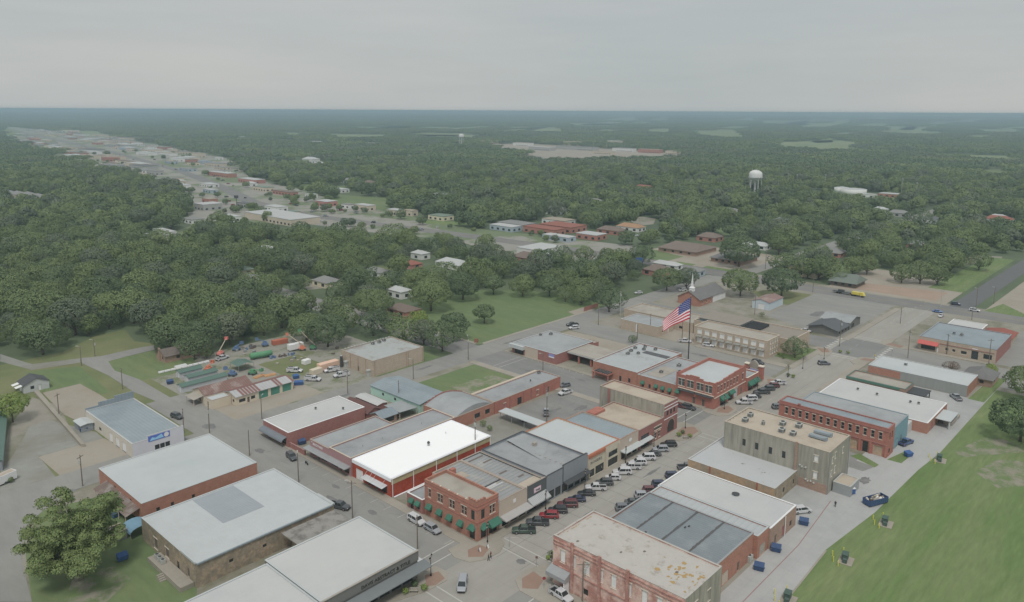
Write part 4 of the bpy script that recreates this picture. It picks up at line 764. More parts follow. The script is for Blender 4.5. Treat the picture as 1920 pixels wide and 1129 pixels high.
for k in range(4):
    v1 = 95.2-6.75*k; v0 = v1-6.4; mb = MB(); mb.face((132.2, v0, 5.75), (155.2, v0, 6.05), (155.2, v1, 6.05), (132.2, v1, 5.75)); mb.build('roof_panel', m_rf_metal, b)
    if k:
        q = random.Random(k); mb = MB(); n = 26
        for i in range(n):
            ua, ub = 132.4+22.8*i/n, 132.4+22.8*(i+1)/n; zz = 5.78+.3*(ua-132.4)/22.8; wa = q.uniform(.15, .5)
            mb.face((ua, v1+.05-wa*.3, zz+.03), (ub, v1+.05-wa*.3, zz+.03), (ub, v1+.3+wa*.6, zz+.03), (ua, v1+.3+wa*.6, zz+.03))
        mb.build('tar_joint', mat('tar_joint', hz(96, 95, 95), var=.15, scale=1.5), b)
for (u, v) in ((147, 80.5), (148, 80.1), (139, 86)): MB().box(u, u+.5, v, v+.3, 5.9, 6.2).build('roof_curb', m_dark, b)
b = building('brick_row_building', 'narrow brick building with a ribbed white roof beside the metal-roofed hall', 155.7, 161.4, 67, 96, 5.6, m_brick2, ribmat('white_ribbed_roof', hz(176, 180, 181), 1, 1.6, .08), par=.25, vw=[('garage', 157, 160, .05, 2.8, m_rf_tan)], cop=m_rf_white2)
b = building('brick_row_building', 'brick building with a plain white roof above the parked white van', 161.5, 176.2, 66.6, 96.8, 5.2, m_brick3, m_rf_white, par=.12, cop=m_wht, vw=[('door', 164, 165.2, .05, 2.4), ('garage', 168, 170.4, .05, 2.9, m_brick4), ('dark', 172.4, 173.8, 1, 2.4)])
vent(b, 171, 80, 5.1, .5, .9); MB().box(161.55, 161.75, 67, 96.4, 5.2, 5.6).build('party_wall_cap', m_rf_blue, b)
MB().tube([(169.4, 66.4, 0), (169.4, 66.4, 5.2)], .1, 6).build('downspout', m_wht, b)
b = building('stone_building', 'low yellow stone building with a white roof patched in grey beside the tall concrete building', 182.4, 204.4, 74.8, 100, 4.2, m_stonewall, m_rf_patch, par=.14, cop=m_rf_white, wallu=m_stonebrown, vw=[('wdoor', 198.4, 199.6, .05, 2.6), ('dark', 194, 195, 1, 2.4), ('dark', 187.6, 188.8, 1, 2.4)])
for v in (79.4, 93): MB().box(182.2, 182.38, v, v+.35, 0, 4.3).build('pilaster', m_brick, b)
# tall concrete building
uw = [('dark', c-.5, c+.5, 6.4, 8.4) for c in (90.4, 86.6, 82.6, 78.8)]+[('board', 69.4, 70.6, 8.2, 10), ('board', 69.4, 70.6, 3.4, 5.4)]
vw = [('board', 198.6, 199.5, 8, 9.6), ('board', 200.6, 201.5, 8.8, 10.4), ('board', 198.4, 199.3, 4.4, 6), ('board', 200.8, 201.7, 4.6, 6.4), ('board', 206.2, 207, 8.4, 10)]
b = building('concrete_building', 'tall stained concrete building with cream roof and many rooftop units above the alley', 196.6, 211.6, 66.6, 96.6, 11.9, m_concwall, m_rf_cream, par=.25, uw=uw, vw=vw, cop=m_rf_cream)
for (u, v, s, s2) in ((201, 92.4, 1.7, 1.4), (205.6, 93, 1.5, 1.3), (202.4, 87.6, .8, .8), (206, 83.4, 1.8, 1.4), (207.6, 79.4, 1.8, 1.5), (201.2, 81.6, 1.7, 1.4), (201.2, 78.4, 1.8, 1.4)): hvac(b, u, v, 11.65, s, s2, 1.2)
for u in (203, 206.6): MB().box(u, u+1.5, 70.4, 74.8, 11.9, 12.5).box(u+.1, u+1.4, 70, 70.4, 11.66, 12.7).build('rooftop_duct', m_rf_blue, b)
MB().box(196.35, 196.58, 75, 75.7, 0, 12.2).build('chimney_stack', m_brick3, b); MB().box(196.5, 196.59, 66.7, 74.4, 0, 2.6).build('brick_repair', m_brick3, b)
for k in range(6): pipe(b, 199+2*k, 96, 11.7, .4)
for (v, z) in ((72.6, 5.8), (73.6, 5.7), (74.2, 6), (70.2, 2.2), (71, 2.4), (71.8, 2.2), (72.4, 2.5)): MB().tube([(196.55, v, z), (196.25, v, z+.1)], [.3, .2], 8).build('wall_vent', m_hvac, b)
for u in (196.9, 211.3): MB().tube([(u, 66.5, 0), (u, 66.5, 11.8)], .1, 6).build('downspout', m_steel, b)
r2 = building('cooler_box', 'pale metal walk-in cooler box with a rust-streaked top behind the concrete building', 199.4, 206, 61.6, 66.2, 2.9, m_steel, m_rf_cream, par=.05, cop=m_hvac, vw=[('door', 201, 202, .05, 2.1)])
b = building('brick_commercial_building', 'two-storey red brick building with a long row of white-lintelled windows', 230.8, 236.6, 62, 95, 9.0, m_brick, m_rf_blue, par=.3, cop=m_brick4,
             uw=[('sash', 64.2+2.18*k-.5, 64.2+2.18*k+.5, 5.2, 7.4) for k in range(14)]+[('garage', 63.4, 66, .1, 3.0, m_stonebrown), ('store', 67.4, 69, .05, 3.4), ('garage', 70.4, 73.2, .1, 3.0, m_stonebrown), ('dark', 75, 76.4, .6, 3)], vw=[('dark', 232, 233, 5.2, 7.4), ('dark', 234, 235, 5.2, 7.4), ('dark', 232, 233.4, .9, 2.4)])
for z in (8.0, 3.7): MB().box(230.62, 230.79, 62, 95, z, z+.2).build('belt_course', m_brick4, b)
MB().box(230.6, 231, 88.2, 89, 9.08, 9.6).build('parapet_pier', m_brick4, b)
for v in (62.4, 66.7, 69.8, 73.8): MB().box(230.5, 230.79, v-.3, v+.3, 0, 3.7).build('pilaster', m_brick, b)
b = building('teal_backed_building', 'long building with a smooth grey roof and teal painted rear wall', 236.7, 251.8, 62.4, 92, 7.0, mat('teal_wall', wl(96, 124, 132), var=.06), m_rf_grey, par=.12, cop=m_rf_blue, vw=[('garage', 239, 242, .05, 2.9, MATS['teal_wall']), ('door', 245, 246.2, .05, 2.4)])
b = building('white_roofed_building', 'low orange brick building with a wide plain white roof and a rear loading canopy', 257.6, 281, 58.2, 93.6, 3.6, m_brick2, m_rf_white, par=.05, cop=m_wht, vw=[('garage', 262, 265, .05, 2.6, m_brick4), ('door', 268, 269.2, .05, 2.3)])
MB().box(252, 257.5, 62.6, 92, 0, 3.3).build('side_wing', m_rf_white, b)
for (u, v) in ((273, 84.6), (272.4, 78), (272.6, 67.4), (273.2, 65)): vent(b, u, v, 3.55, .9, .45)
MB().box(266, 276, 53.6, 58.1, 2.7, 2.9).box(266.2, 266.6, 53.8, 54.2, 0, 2.7).box(275.4, 275.8, 53.8, 54.2, 0, 2.7).build('loading_canopy', m_rf_white2, b); MB().box(270, 280, 53.9, 56.6, 0, 1.1).build('loading_dock', m_walk, b)
b = building('small_brick_building', 'small brown brick building with a green metal parapet band', 284, 293.4, 72, 92.4, 4.0, m_brick3, m_rf_tan, par=.4, cop=m_greenroof, vw=[('dark', 286, 288, .8, 2.3), ('door', 290, 291.2, .05, 2.3)]); MB().box(283.85, 283.99, 74, 92.4, 3.2, 4.0).build('green_band', mat('green_band', wl(76, 108, 96), var=.05), b)
MB().box(285, 293, 66, 71.9, 2.5, 2.7).box(285.3, 285.6, 66.3, 66.6, 0, 2.5).box(292.4, 292.7, 66.3, 66.6, 0, 2.5).build('lean_to', m_dark, b)
b = building('long_grey_building', 'long building with grey block side wall, orange brick front end and white roof', 302.4, 318.4, 56.8, 90.6, 4.2, m_brick2, m_rf_white2, par=.1, cop=m_rf_white2, wallu=mat('grey_block', wl(118, 120, 118), var=.1, scale=.8, streak=True), vw=[('door', 306, 307, .05, 2.3)]); MB().box(302.28, 302.39, 79, 90.4, 0, 3.9).build('brick_front_part', m_brick2, b); hvac(b, 312, 80, 4.1, 1.2, 1, .6)
gable('brick_house', 'dark shingled brick house at the end of the alley', 319.2, 331, 52.4, 62, 3.0, 2.0, 0, m_brick3, m_greyshingle, hip=.5, uw=[('dark', 55, 56.4, 1, 2.3)], vw=[('dark', 323, 325, 1, 2.3)])
b = building('tan_garage', 'tan brick auto garage with a red awning, grey roof and large dark doors', 352.4, 382.6, 57.4, 86, 5.8, m_brick4, m_rf_blue, par=.2, wallu=m_tanbrick, cop=m_rf_blue, uw=[('store', 79.6, 85, .6, 2.6), ('wdoor', 78.2, 79, .05, 2.3), ('small', 74.6, 75.8, 1.6, 2.8), ('small', 72, 73.2, 1.6, 2.8), ('small', 67.8, 70, 1.4, 2.8), ('garage', 63.6, 66.2, .1, 3.7, mat('dark_garage_door', lin(70, 74, 76), var=.06)), ('store', 58.8, 61.8, 1.2, 3.2)])
awning(b, 'u', 352.4, 78.4, 86.2, 4.4, 1.6, 1.3, mat('red_awning', lin(184, 98, 92, 1.2), var=.05)); MB().box(352.2, 352.39, 58, 78, 4.0, 4.2).build('belt_course', m_brick4, b); hvac(b, 366, 73, 5.65, 1.6, 1.2, 1); hvac(b, 366.4, 76, 5.65, 1.2, 1, .7); panel(b, 'u', 352.4, 64, 66, 4.3, 4.7, m_wht)
b = building('white_roofed_annex', 'white-roofed annex behind the tan garage', 384, 402, 70, 84, 3.8, m_tanbrick, m_rf_white, par=.1, cop=m_wht, vw=[('dark', 388, 392, .8, 2.4)]); gable('shed', 'rusty red-roofed shed behind the tan garage', 386, 400, 58, 69, 2.8, 1, 0, m_tanbrick, m_redroof, uw=[('door', 62, 63.2, .05, 2.1)])
# ================================================================ left of the cross street
b = building('warehouse', 'orange-red brick warehouse with a plain pale roof and a rusty tin porch', 67.6, 98.2, 183.8, 211.4, 5.1, m_brick2, m_rf_white2, par=.06, cop=m_rf_white2, uw=[('dark', 206, 207.2, 1, 2.6), ('dark', 200, 201, 3.2, 4), ('dark', 190, 191, 3.2, 4)], vw=[('dark', 71, 71.9, 1.6, 2.7), ('dark', 74.6, 75.4, 1.6, 2.7), ('dark', 80, 80.8, 1.6, 2.7)])
awning(b, 'u', 67.6, 185, 206, 3.6, 3.4, 1.1, ribmat('rusty_tin', hz(122, 104, 96), 1, .8, .2, col2=hz(150, 144, 138), thr=.55, scale2=.3), name='tin_porch', val=0)
for v in (185.6, 190, 195, 200, 205): MB().box(64.3, 64.45, v, v+.15, 0, 2.5).build('porch_post', m_tan, b)
m_solar = ribmat('ribbed_grey_roof', hz(158, 164, 170), 1, .75, .14)
b = building('stone_warehouse', 'rubble stone warehouse with white metal roof and a darker ribbed roof section', 64.6, 99, 149, 176.4, 5.6, m_stonewall, ribmat('white_metal_roof', hz(188, 192, 193), 1, .75, .05), par=.06, cop=m_rf_white2, uw=[('dark', 157, 158.2, .4, 2.6), ('door', 152, 153.4, 1.0, 3.2), ('board', 162, 164, 1.2, 3.4, m_brownroof), ('board', 168, 170, .8, 3.4, m_brownroof)], vw=[('dark', 72, 73, 2.4, 3.2), ('dark', 80, 81, 2.4, 3.2), ('board', 90, 91, 1.6, 3.2, m_rf_tan)])
MB().face((76.5, 160.2, 5.57), (87, 160.2, 5.57), (87, 175.6, 5.57), (76.5, 175.6, 5.57)).build('roof_panel', m_solar, b)
MB().box(98.9, 99.3, 149, 156, 5.3, 5.75).build('parapet', m_rf_white2, b); MB().box(64.9, 98.6, 148.7, 148.98, 5.3, 5.6).build('gutter', m_rf_blue, b); MB().box(64.4, 64.62, 148.9, 155.6, 5.64, 6.1).build('gable_parapet', m_rf_white2, b)
dk = thing('loading_dock', 'concrete loading dock with steps against the stone warehouse', 'dock', (61, 150, 0)); MB().box(61.6, 64.5, 150, 166.4, 0, 1.1).build('deck', m_walk, dk)
for k in range(4): MB().box(60.2-.0, 61.58, 158-.45*k, 158.4-.45*k, 0, 1.0-.25*k).build('step', m_walk, dk)
for k in range(3):
    t = thing('condenser', 'grey condenser unit standing on the stone warehouse dock', 'machine', (63, 161.6+1.5*k, 1.1), 0, 'condensers on the dock'); MB().box(-.45, .45, -.45, .45, .05, 1.0).build('casing', m_hvac, t, True); MB().tube([(0, 0, 1.0), (0, 0, 1.06)], .38, 10).build('fan_grille', m_dark, t, True)
t = thing('shed', 'weathered flat tin-roofed lean-to between the stone warehouse and the big white roof', 'shed', (86, 140, 0)); MB().box(86.2, 97, 140.2, 147, 0, 4.6).build('wall', m_stonewall, t); MB().box(84, 98, 139.2, 147.8, 4.62, 4.85).build('roof', mat('weathered_tin', hz(150, 146, 140), var=.12, scale=.8, col2=hz(112, 108, 104), scale2=.4, thr=.54), t)
b = building('department_store', 'large grey store with a plain white roof, dark lettering and a long dark canopy', 74.6, 98.8, 117.7, 138.4, 6.5, m_greyshade, m_rf_white, par=.06, cop=m_rf_white2, vw=row('store', 7, 76, 97.6, 2.6, .2, 2.7))
MB().box(74.5, 98.9, 117.45, 117.69, 4.4, 6.6).build('fascia', m_greyshade, b); MB().box(74.4, 99, 117.3, 117.72, 6.58, 6.72).build('cornice', m_rf_tan, b)
text(b, 'DAVIS ABSTRACT & TITLE', 'v', 117.42, 83.8, 4.75, 1.05, mat('dark_letters', lin(60, 60, 56), var=0), width=12.6)
awning(b, 'v', 117.4, 74.6, 100.4, 4.0, 2.7, .5, mat('slate_canopy', lin(112, 116, 118, 1.2), var=.06), name='canopy', val=.15)
b = building('department_store_wing', 'lower white-roofed rear wing of the grey lettered store', 55, 74.5, 118, 137.4, 6.2, m_greyshade, m_rf_white, par=.06, cop=m_rf_white2, vw=row('store', 5, 56, 74, 2.6, .2, 2.7))
b = building('metal_shop_building', 'white-fronted metal shop with a blue-grey roof and a blue and white sign', 80.4, 95.4, 222, 259, 4.3, mat('white_block_front', wl(166, 168, 174), var=.04), m_rf_blue, par=.05, cop=m_rf_white, wallu=mat('cream_block', wl(162, 156, 146), var=.06, scale=.6), uw=[('garage', 227, 230, .05, 2.8), ('garage', 232, 235, .05, 2.8), ('garage', 237, 240, .05, 2.8), ('dark', 246, 248, 1, 2.2), ('wdoor', 251, 252.2, .05, 2.2), ('dark', 254, 257, 1, 2.2)], vw=row('dark', 3, 86.6, 91.2, 1.4, .5, 2.0), vprof=[(80.4, 84.6, 4.4), (84.6, 95.4, 5.4)])
for (v0, v1, z) in ((0, 4, 5.0), (4, 9, 6.0), (9, 15, 6.8)): MB().box(80.4+v0, 80.4+v1, 258.9, 259.2, 3.8, z).build('stepped_gable', m_rf_blue, b)
s_ = panel(b, 'v', 222, 84.9, 91.2, 3.5, 5.2, mat('sign_blue', lin(78, 96, 160, 1.7), var=0)); mb = MB(); mb.face((85.2, 221.9, 3.7), (89.4, 221.9, 3.8), (88.8, 221.9, 5.0), (87, 221.9, 4.3), (86, 221.9, 4.7)); mb.build('sign_swirl', mat('sign_cyan', lin(126, 168, 200, 1.7), var=0), s_)
mb = MB(); mb.face(*[(90.2+.75*math.cos(t), 221.88, 4.4+.75*math.sin(t)) for t in [2*math.pi*i/18 for i in range(18)]]); mb.build('sign_roundel', m_wht, s_)
gable('shed', 'small grey lean-to at the corner of the blue-grey metal shop', 76.6, 80.2, 252, 258, 2.4, .3, 1, m_greymetal, m_rf_white2, over=.3, uw=[('door', 254, 255, .05, 2.0)])
# left edge of the picture
b = gable('metal_shed', 'green-roofed metal shed beside the gravel lot', 41, 53, 244, 285, 3.2, 1.2, 1, m_greymetal, m_greenroof, over=.3, uw=[('garage', 262, 266, .05, 2.8)])
b.rotation_euler.z = R_(-16)
b = gable('house', 'small pale house with dark grey roof and two white porch roofs', 75, 83, 303, 310, 3.0, 1.8, 1, mat('pale_siding', wl(150, 152, 152), var=.04), mat('charcoal_shingle', hz(88, 90, 92), var=.08), over=.3, vw=[('dark', 77, 78.2, 1, 2.2), ('wdoor', 79.4, 80.4, .05, 2.1)])
for v in (303.4, 307): MB().face((72.6, v, 2.3), (75, v, 2.8), (75, v+2.2, 2.8), (72.6, v+2.2, 2.3)).build('porch_roof', m_wht, b)
t = thing('utility_trailer', 'white box trailer with rust streaks parked beside the gravel lot', 'trailer', (*G(10, 905), 0), R_(20)); MB().box(-2.6, 2.6, -1.1, 1.1, .5, 2.7).build('box', m_wht, t, True); MB().box(-2.4, 2.4, -.9, .9, 2.7, 2.74).build('roof_stain', m_rf_cream, t, True)
for x in (-.6, .6): 
    for y in (-1.12, 1.12): MB().tube([(x, y-.1, .38), (x, y+.1, .38)], .38, 12).build('wheel', m_dark, t, True)
hb = gable('house', 'brown hip-roofed brick house half hidden by trees beyond the curved street', 123.6, 141, 300, 308.6, 2.9, 1.9, 0, m_brick3, m_brownroof, uw=[('dark', 302, 303.2, 1, 2.2)], vw=[('dark', 128, 129.4, 1, 2.2), ('dark', 133, 134.4, 1, 2.2)])
MB().box(123.2, 123.7, 304.4, 305.8, 0, 5.2).build('chimney', m_brick3, hb)
b = building('board_shed', 'dark shed with a grey roof and white window beside the blue canopy', 57.4, 62.4, 179.6, 183.6, 2.4, mat('dark_shed', wl(92, 94, 96), var=.06), m_greyshingle, par=.05, vw=[('small', 60, 61, 1, 2)])
t = thing('canopy_tent', 'bright blue tarpaulin canopy between the brick and stone warehouses', 'canopy', (63, 178.6, 0)); mb = MB(); n = 8
for i in range(n):
    a, c = math.pi*i/n, math.pi*(i+1)/n; f = lambda t_, v: (65-2.6*math.cos(t_), v, 1.5+1.3*math.sin(t_)); mb.face(f(a, 177.8), f(c, 177.8), f(c, 183), f(a, 183))
mb.build('tarpaulin', mat('blue_tarp', hz(116, 150, 170), var=.06), t)
for (u, v) in ((62.5, 178), (67.4, 178), (62.5, 182.8), (67.4, 182.8)): MB().tube([(u, v, 0), (u, v, 1.5)], .05, 5).build('post', m_steel, t)
# ================================================================ equipment yard
b = gable('yard_garage', 'cream garage with three green roller doors and a rust-striped tin roof', 120.6, 142.4, 237.6, 245.6, 3.3, 1.0, 0, mat('cream_wall', wl(164, 154, 138), var=.05), ribmat('pale_tin_roof', hz(176, 176, 176), 0, 1.2, .10), over=.4, vw=[('store', 121.6, 124, .9, 2.1), ('door', 124.6, 125.6, .05, 2.1), ('store', 126, 127.6, .9, 2.1)]+[('garage', 129+4.6*k, 132.6+4.6*k, .05, 2.9, mat('green_door', wl(64, 110, 96), var=.05)) for k in range(3)], uw=[('dark', 239, 240.2, .9, 2.0)])
m_rustsheet = mat('rust_sheet', hz(138, 102, 96), var=.12, scale=.8)
for k, u in enumerate([120.4+1.2*i for i in range(19)]):
    if k in (0, 1, 8, 9, 10, 11, 12, 15, 16, 17): continue
    MB().face((u, 237.15, 3.295), (u+.85, 237.15, 3.295), (u+.85, 241.6, 4.40), (u, 241.6, 4.40)).build('roof_sheet', m_rustsheet, b)
MB().face((120.3, 241.65, 4.42), (142.6, 241.65, 4.42), (142.6, 246, 3.30), (120.3, 246, 3.30)).build('rear_roof_sheet', m_rustsheet, b)
b = gable('yard_garage', 'cream workshop with a heavily rusted tin roof', 114, 131, 246.4, 255.4, 3.4, 1.6, 0, MATS['cream_wall'], ribmat('rusted_roof', hz(132, 102, 94), 0, .8, .12, col2=hz(156, 142, 136), thr=.56, scale2=.25), over=.4, uw=[('door', 250, 251.2, .05, 2.1)])
b = building('flat_shed', 'flat-roofed cream block shed in front of the rusted workshop', 113.4, 120.4, 240.8, 245.8, 3.1, MATS['cream_wall'], m_rf_white2, par=.25, uw=[('dark', 243, 243.8, .05, 2.2)])
t = thing('porch_canopy', 'cream sloping porch canopy on posts beside the rusted workshop', 'canopy', (110.6, 248, 0)); MB().face((110.4, 247.6, 2.3), (114, 247.6, 2.9), (114, 254, 2.9), (110.4, 254, 2.3)).build('roof', m_rf_tan, t)
for v in (248, 253.6): MB().box(110.6, 110.75, v, v+.15, 0, 2.3).build('post', m_tan, t)
for k, (u, v, l_, lab) in enumerate(((113.4, 263, 17, 'long grey portable shed with a green metal roof nearest the rusted workshop'), (119.4, 270.6, 11, 'middle green-roofed portable shed in the equipment yard'), (119.6, 278, 8.4, 'short green-roofed portable shed beside the white pipes'))): gable('portable_shed', lab, u, u+l_, v, v+3.6, 2.4, .7, 0, mat('grey_siding', wl(150, 152, 156), var=.05), m_greenroof, over=.3, uw=[('wdoor', v+1.2, v+2.1, .05, 2)], group='green-roofed portable sheds')
t = thing('carport', 'green metal carport roof over parked machines in the equipment yard', 'carport', (138, 268, 0)); MB().face((137.6, 268.2, 2.6), (141, 268.2, 3.5), (141, 275, 3.5), (137.6, 275, 2.6)).face((141, 268.2, 3.5), (144.4, 268.2, 2.6), (144.4, 275, 2.6), (141, 275, 3.5)).build('roof', m_greenroof, t)
for (u, v) in ((137.8, 268.4), (144.2, 268.4), (137.8, 274.8), (144.2, 274.8)): MB().box(u-.06, u+.06, v-.06, v+.06, 0, 2.6).build('post', m_steel, t)
def tank(name, lab, u, v, l_, rr, rz, m_):
    t = thing(name, lab, 'tank', (u, v, 0), rz); MB().tube([(-l_/2, 0, rr+.4), (-l_/2+.3, 0, rr+.4), (l_/2-.3, 0, rr+.4), (l_/2, 0, rr+.4)], [rr*.6, rr, rr, rr*.6], 16).build('shell', m_, t, True, True)
    for x in (-l_/3, l_/3): MB().box(x-.2, x+.2, -rr*.8, rr*.8, 0, .7).build('cradle', m_dark, t, True)
m_kgreen = mat('green_paint', lin(92, 138, 106, 1.2), var=.05); m_orange = mat('orange_paint', lin(194, 126, 102, 1.2), var=.06); m_bluep = mat('blue_paint', lin(98, 118, 148, 1.2), var=.08)
tank('storage_tank', 'long bright green cylindrical tank lying in the equipment yard', 153, 278.4, 9, 1.2, R_(-14), m_kgreen)
for k in range(9):
    t = thing('pipe_bundle', 'white pipe bundle laid end to end along the yard edge', 'pipes', (117.5+2.2*k, 289.9-.08*k, 0), 0, 'white pipe bundles'); mb = MB()
    for (y, z) in ((-.35, .25), (0, .25), (.35, .25), (-.18, .58), (.18, .58)): mb.tube([(-1.02, y, z), (1.02, y, z)], .17, 6)
    mb.build('pipes', m_wht, t, True)
def lift(lab, u, v, rz, m_, reach, up):
    t = thing('boom_lift', lab, 'boom lift', (u, v, 0), rz); MB().box(-1.3, 1.3, -.9, .9, .5, 1.3).box(-.8, .9, -.6, .6, 1.3, 2.0).build('chassis', m_, t, True)
    for x in (-.9, .9):
        for y in (-1, 1): MB().tube([(x, y-.16, .45), (x, y+.16, .45)], .45, 12).build('wheel', m_dark, t, True)
    MB().tube([(-.8, 0, 2.0), (reach*.55, 0, 2+up*.6), (reach, 0, 2+up)], [.22, .18, .13], 6).build('boom', m_ if reach < 4 else m_tan, t, True)
    MB().box(reach-.1, reach+1.1, -.6, .6, 1.7+up, 1.8+up).box(reach-.1, reach+1.1, -.6, -.55, 1.8+up, 2.8+up).box(reach-.1, reach+1.1, .55, .6, 1.8+up, 2.8+up).box(reach+1.05, reach+1.1, -.55, .55, 1.8+up, 2.8+up).build('basket', m_, t, True)
lift('orange boom lift folded near the green-roofed sheds', 131, 279.4, R_(30), m_orange, 2.6, .4); lift('pale orange boom lift with its basket raised beside the white truck', 143.4, 294, R_(35), mat('coral_paint', lin(204, 132, 124, 1.3), var=.05), 5, 3.4)
lift('blue and white boom lift in front of the carport', 134.6, 267, R_(120), m_bluep, 2.4, .6); lift('blue boom lift parked by the tree line', 151, 295, R_(10), m_bluep, 2.2, .5); lift('blue folded boom lift next to the rusty red container', 162.4, 291.8, R_(160), m_bluep, 2.8, 1.4)
lift('orange boom lift with a high raised basket near the white trailer', 170.2, 275.4, R_(150), m_orange, 5.4, 5.2); lift('green boom lift with a long pale boom near the tan brick hall', 174, 273.2, R_(140), m_kgreen, 4.8, 6.2); lift('green boom lift lying low by the carport', 140.6, 263, R_(-70), m_kgreen, 3.8, .2)
def container(name, lab, u, v, l_, w2, h_, rz, m_, wheels=False, cat='container'):
    t = thing(name, lab, cat, (u, v, 0), rz); z = .7 if wheels else .1; mb = MB().box(-l_/2, l_/2, -w2/2, w2/2, z, z+h_); mb.build('box', m_, t, True)
    for k in range(int((l_-.3)/.9)):
        x = -l_/2+.5+.9*k
        for y0 in (-w2/2-.05, w2/2): MB().box(x, x+.18, y0, y0+.05, z+.1, z+h_-.1).build('side_rib', m_, t, True)
    MB().box(-l_/2-.04, -l_/2, -w2/2+.1, w2/2-.1, z+.1, z+h_-.1).build('end_door', m_, t, True)
    if wheels:
        for x in (l_*.1, l_*.1+1): 
            for y in (-w2/2, w2/2): MB().tube([(x, y-.14, .42), (x, y+.14, .42)], .42, 12).build('wheel', m_dark, t, True)
    else:
        for x in (-l_/2+.3, l_/2-.3): MB().box(x-.15, x+.15, -w2/2+.05, w2/2-.05, 0, .1).build('skid', m_dark, t, True)
    return t
container('shipping_container', 'rusty red open-topped container by the tree line', 168.6, 290.4, 6.6, 2.4, 1.9, R_(-8), mat('rust_red', lin(158, 96, 78, 1.4), var=.14, scale=1)); container('box_trailer', 'white box trailer near the raised orange lift', 168.4, 277.6, 6.4, 2.4, 2.3, R_(-4), m_wht, True, 'trailer'); container('storage_container', 'salmon-tan storage container against the tan brick hall', 164.2, 247.6, 8.6, 2.8, 2.7, 0, mat('salmon', wl(176, 148, 130), var=.05))
container('storage_box', 'small white ridged storage box in the yard grass', 161.6, 259, 3, 2.2, 1.7, R_(6), m_wht); container('generator_trailer', 'cream flat-topped utility box beside the salmon container', 157.6, 246, 4.4, 2.4, 2.0, R_(4), MATS['cream_wall'])
for k, (u, v, rz) in enumerate(((156, 274.6, 0), (160, 273.8, 10), (163.6, 272.8, -5), (157.6, 292.6, 20), (155.4, 293.4, 0))): 
    t = thing('scrap_machine', 'tangle of dull blue and rusty machine parts in the equipment yard', 'machinery', (u, v, 0), R_(rz), 'machine parts in the yard'); q = random.Random(k)
    mb = MB()
    for i in range(7): x, y = q.uniform(-1.4, 1.4), q.uniform(-.8, .8); mb.box(x-.3, x+.3, y-.25, y+.25, 0, q.uniform(.5, 1.3))
    mb.build('body', m_bluep if k % 2 == 0 else m_brownroof, t, True)
    MB().tube([(-1.2, 0, .6), (0, .3, 1.7), (1.3, 0, .9)], .09, 6).build('arm', m_steel, t, True)
for (u, v, rz, lab) in ((126, 292, 0, 'stack of white roof panels beside the pipes'), (140.8, 258.6, 15, 'orange timber stack with green straps in the yard'), (144.4, 257, -10, 'low orange timber stack behind the striped roof')):
    t = thing('material_stack', lab, 'stack', (u, v, 0), R_(rz)); mc = m_wht if 'white' in lab else mat('orange_timber', lin(190, 150, 112, 1.2), var=.12, scale=1)
    for k in range(5): MB().box(-2.2, 2.2, -.9+.38*k, -.9+.38*k+.32, 0, .5+.1*(k % 2)).build('plank', mc, t, True)
q = random.Random(44)
for k in range(16):
    u, v = q.choice(((q.uniform(146, 165), q.uniform(262, 272)), (q.uniform(146, 160), q.uniform(286, 296)), (q.uniform(170, 186), q.uniform(256, 270)))); t = thing('pallet_stack', 'small grey pallet stack scattered in the equipment yard', 'pallets', (u, v, 0), q.uniform(0, 3), 'pallet stacks in the yard'); n_ = q.choice((2, 3, 5))
    for j in range(n_): MB().box(-.6, .6, -.5, .5, .2*j, .2*j+.15).build('pallet', (m_rf_tan, m_brownroof, m_steel)[k % 3], t, True)
b = building('tan_brick_hall', 'windowless tan brick hall with a streaked grey-white roof beside the equipment yard', 170.4, 195.6, 227.3, 247.6, 6.2, m_tanbrick, mat('streaked_roof', hz(168, 172, 170), var=.05, scale=.4, col2=hz(148, 142, 136), scale2=.13, thr=.56, soft=.06), par=.25, cop=m_coping, uw=[('door', 236, 237.2, .05, 2.2)])
for (f, c) in (('u', 231.6), ('u', 236.4), ('u', 241.4)): MB().box(170.3, 170.39, c, c+.25, 0, 6.0).build('expansion_joint', m_brick3, b)
for u in (186.6, 187.6, 171.2, 195.0): MB().box(u, u+.2, 227.2, 227.29, 0, 6.0).build('expansion_joint', m_brick3, b)
for k in range(16): MB().box(172+1.45*k, 172.8+1.45*k, 247.2, 247.8, 6.28, 6.5).build('parapet_block', m_hvac, b)
for (u, v) in ((184, 245), (187, 244.6), (190, 245.4)): hvac(b, u, v, 5.95, 1.3, 1.1, .9)
for (v, z) in ((228.6, 2.2), (243, 2.4)): MB().box(169.2, 170.38, v, v+1.1, 0, z).box(168.9, 170.38, v-.2, v+1.3, z, z+.4).build('wall_mounted_unit', m_hvac, b)
t = thing('upright_tank', 'rusty upright cylinder beside the tan brick hall', 'tank', (169, 245.6, 0)); MB().tube([(0, 0, 0), (0, 0, 4.6)], .55, 12).build('shell', m_dark, t, True); MB().tube([(0, 0, 4.6), (0, 0, 4.9)], [.6, .3], 12).build('cap', m_steel, t, True)
